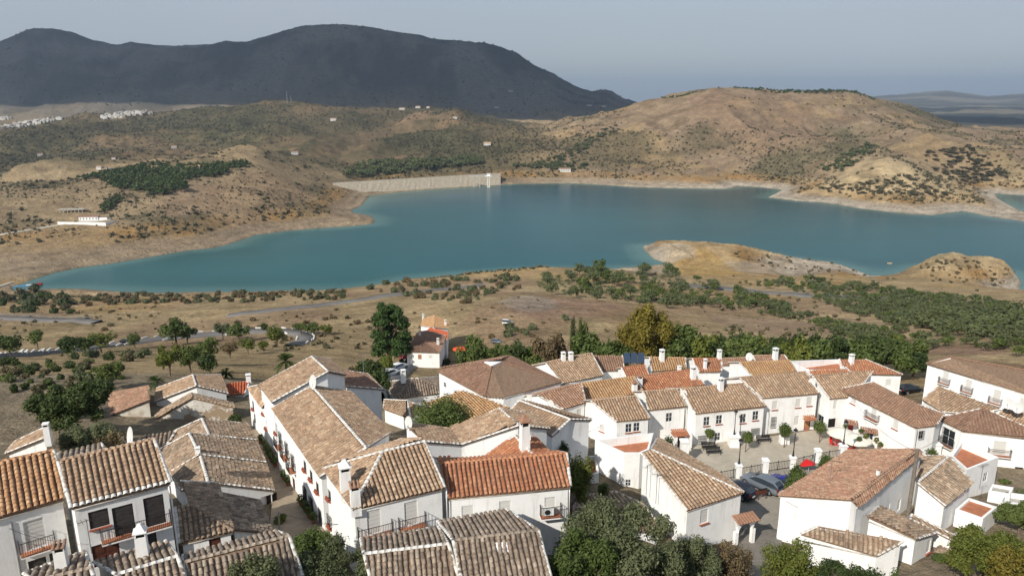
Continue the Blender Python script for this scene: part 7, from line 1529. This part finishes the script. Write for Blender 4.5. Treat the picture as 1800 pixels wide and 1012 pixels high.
# pots along the narrow street
pot_c = leaf_cloud([(0, 0, .75, .4, .4, .45)], 160, .13, np.random.RandomState(3), True)
pm_ = npmesh('leaves', pot_c[0], pot_c[1], L['green'], attrs={'tint': ('FACE', 'FLOAT', pot_c[3])}); pc_ = MB().lathe([(.18, 0), (.26, .4)], 9).mesh('pot', M['clay'])
for k, (u, v) in enumerate(((466, 790), (470, 798), (474, 806), (478, 813), (484, 822), (500, 845), (507, 855), (530, 890), (538, 902), (544, 912), (552, 922), (459, 780))):
    p = G3(u, v, .1, 40); r_ = empty('potted_plant', p, k * .7); r_.scale = (.9,) * 3; tag(r_, 'potted plant standing against the long white street house', 'plant', 'potted plants along the narrow street'); link('leaves', pm_, r_); link('pot', pc_, r_)
# ------------------------------------------------------------------ unseen cloud banks, added and shaped to shade the mountain; haze
def cloud(cx, cy, cz, rx, ry, rz, seed, n=60):
    rs = np.random.RandomState(seed); m = MB(); nn = 14
    th = np.linspace(0, 2 * math.pi, 73)[:-1]; ph = np.linspace(-math.pi / 2, math.pi / 2, 25); T_, P__ = np.meshgrid(th, ph)
    x = np.cos(P__) * np.cos(T_); y = np.cos(P__) * np.sin(T_); z = np.sin(P__); nsz = 1 + .35 * fbm(x * 500 + cx, y * 500 + z * 300 + cy, 420, 4, seed)
    V = np.stack([cx + x * rx * nsz, cy + y * ry * nsz, cz + z * rz * nsz], -1).reshape(-1, 3); ii = np.arange(24)[:, None] * 72 + np.arange(72)[None, :]; jj = np.arange(24)[:, None] * 72 + (np.arange(72)[None, :] + 1) % 72
    Q = np.stack([ii, jj, jj + 72, ii + 72], -1).reshape(-1, 4)
    cm = bpy.data.materials.get('cloud') or mat('cloud', (.85, .86, .88), 1)
    o = link('cloud', npmesh('cloud', V, Q, cm, smooth=True)); o['kind'] = 'stuff'
sx, sy = SUN_DIR.x, SUN_DIR.y
def shade_at(X, Y, Zg, h, rx, ry, rz, seed): k = (h - Zg) / math.tan(SUN_EL); cloud(X + sx * k, Y + sy * k, h, rx, ry, rz, seed)
shade_at(-1000, 6300, 150, 2300, 4300, 1750, 130, 5)
shade_at(4600, 6000, -150, 2300, 1700, 1500, 120, 6)
hz = bpy.data.meshes.new('haze'); hb_ = MB().box(-33000, 33000, -600, 28000, WATER - 22, 720); hz = hb_.mesh('haze', [])
hm = bpy.data.materials.new('haze_air'); hm.use_nodes = True; t = hm.node_tree; t.nodes.remove(t.nodes['Principled BSDF']); pvn = t.nodes.new('ShaderNodeVolumePrincipled'); pvn.inputs['Color'].default_value = (.58, .76, 1, 1); pvn.inputs['Density'].default_value = HAZE; pvn.inputs['Anisotropy'].default_value = .2
t.links.new(pvn.outputs[0], t.nodes['Material Output'].inputs['Volume']); hz.materials.append(hm); o = link('haze', hz); o['kind'] = 'stuff'
print('TRIS', sum(len(o.data.loop_triangles) if o.data.loop_triangles else sum(len(p.vertices) - 2 for p in o.data.polygons) for o in []) )
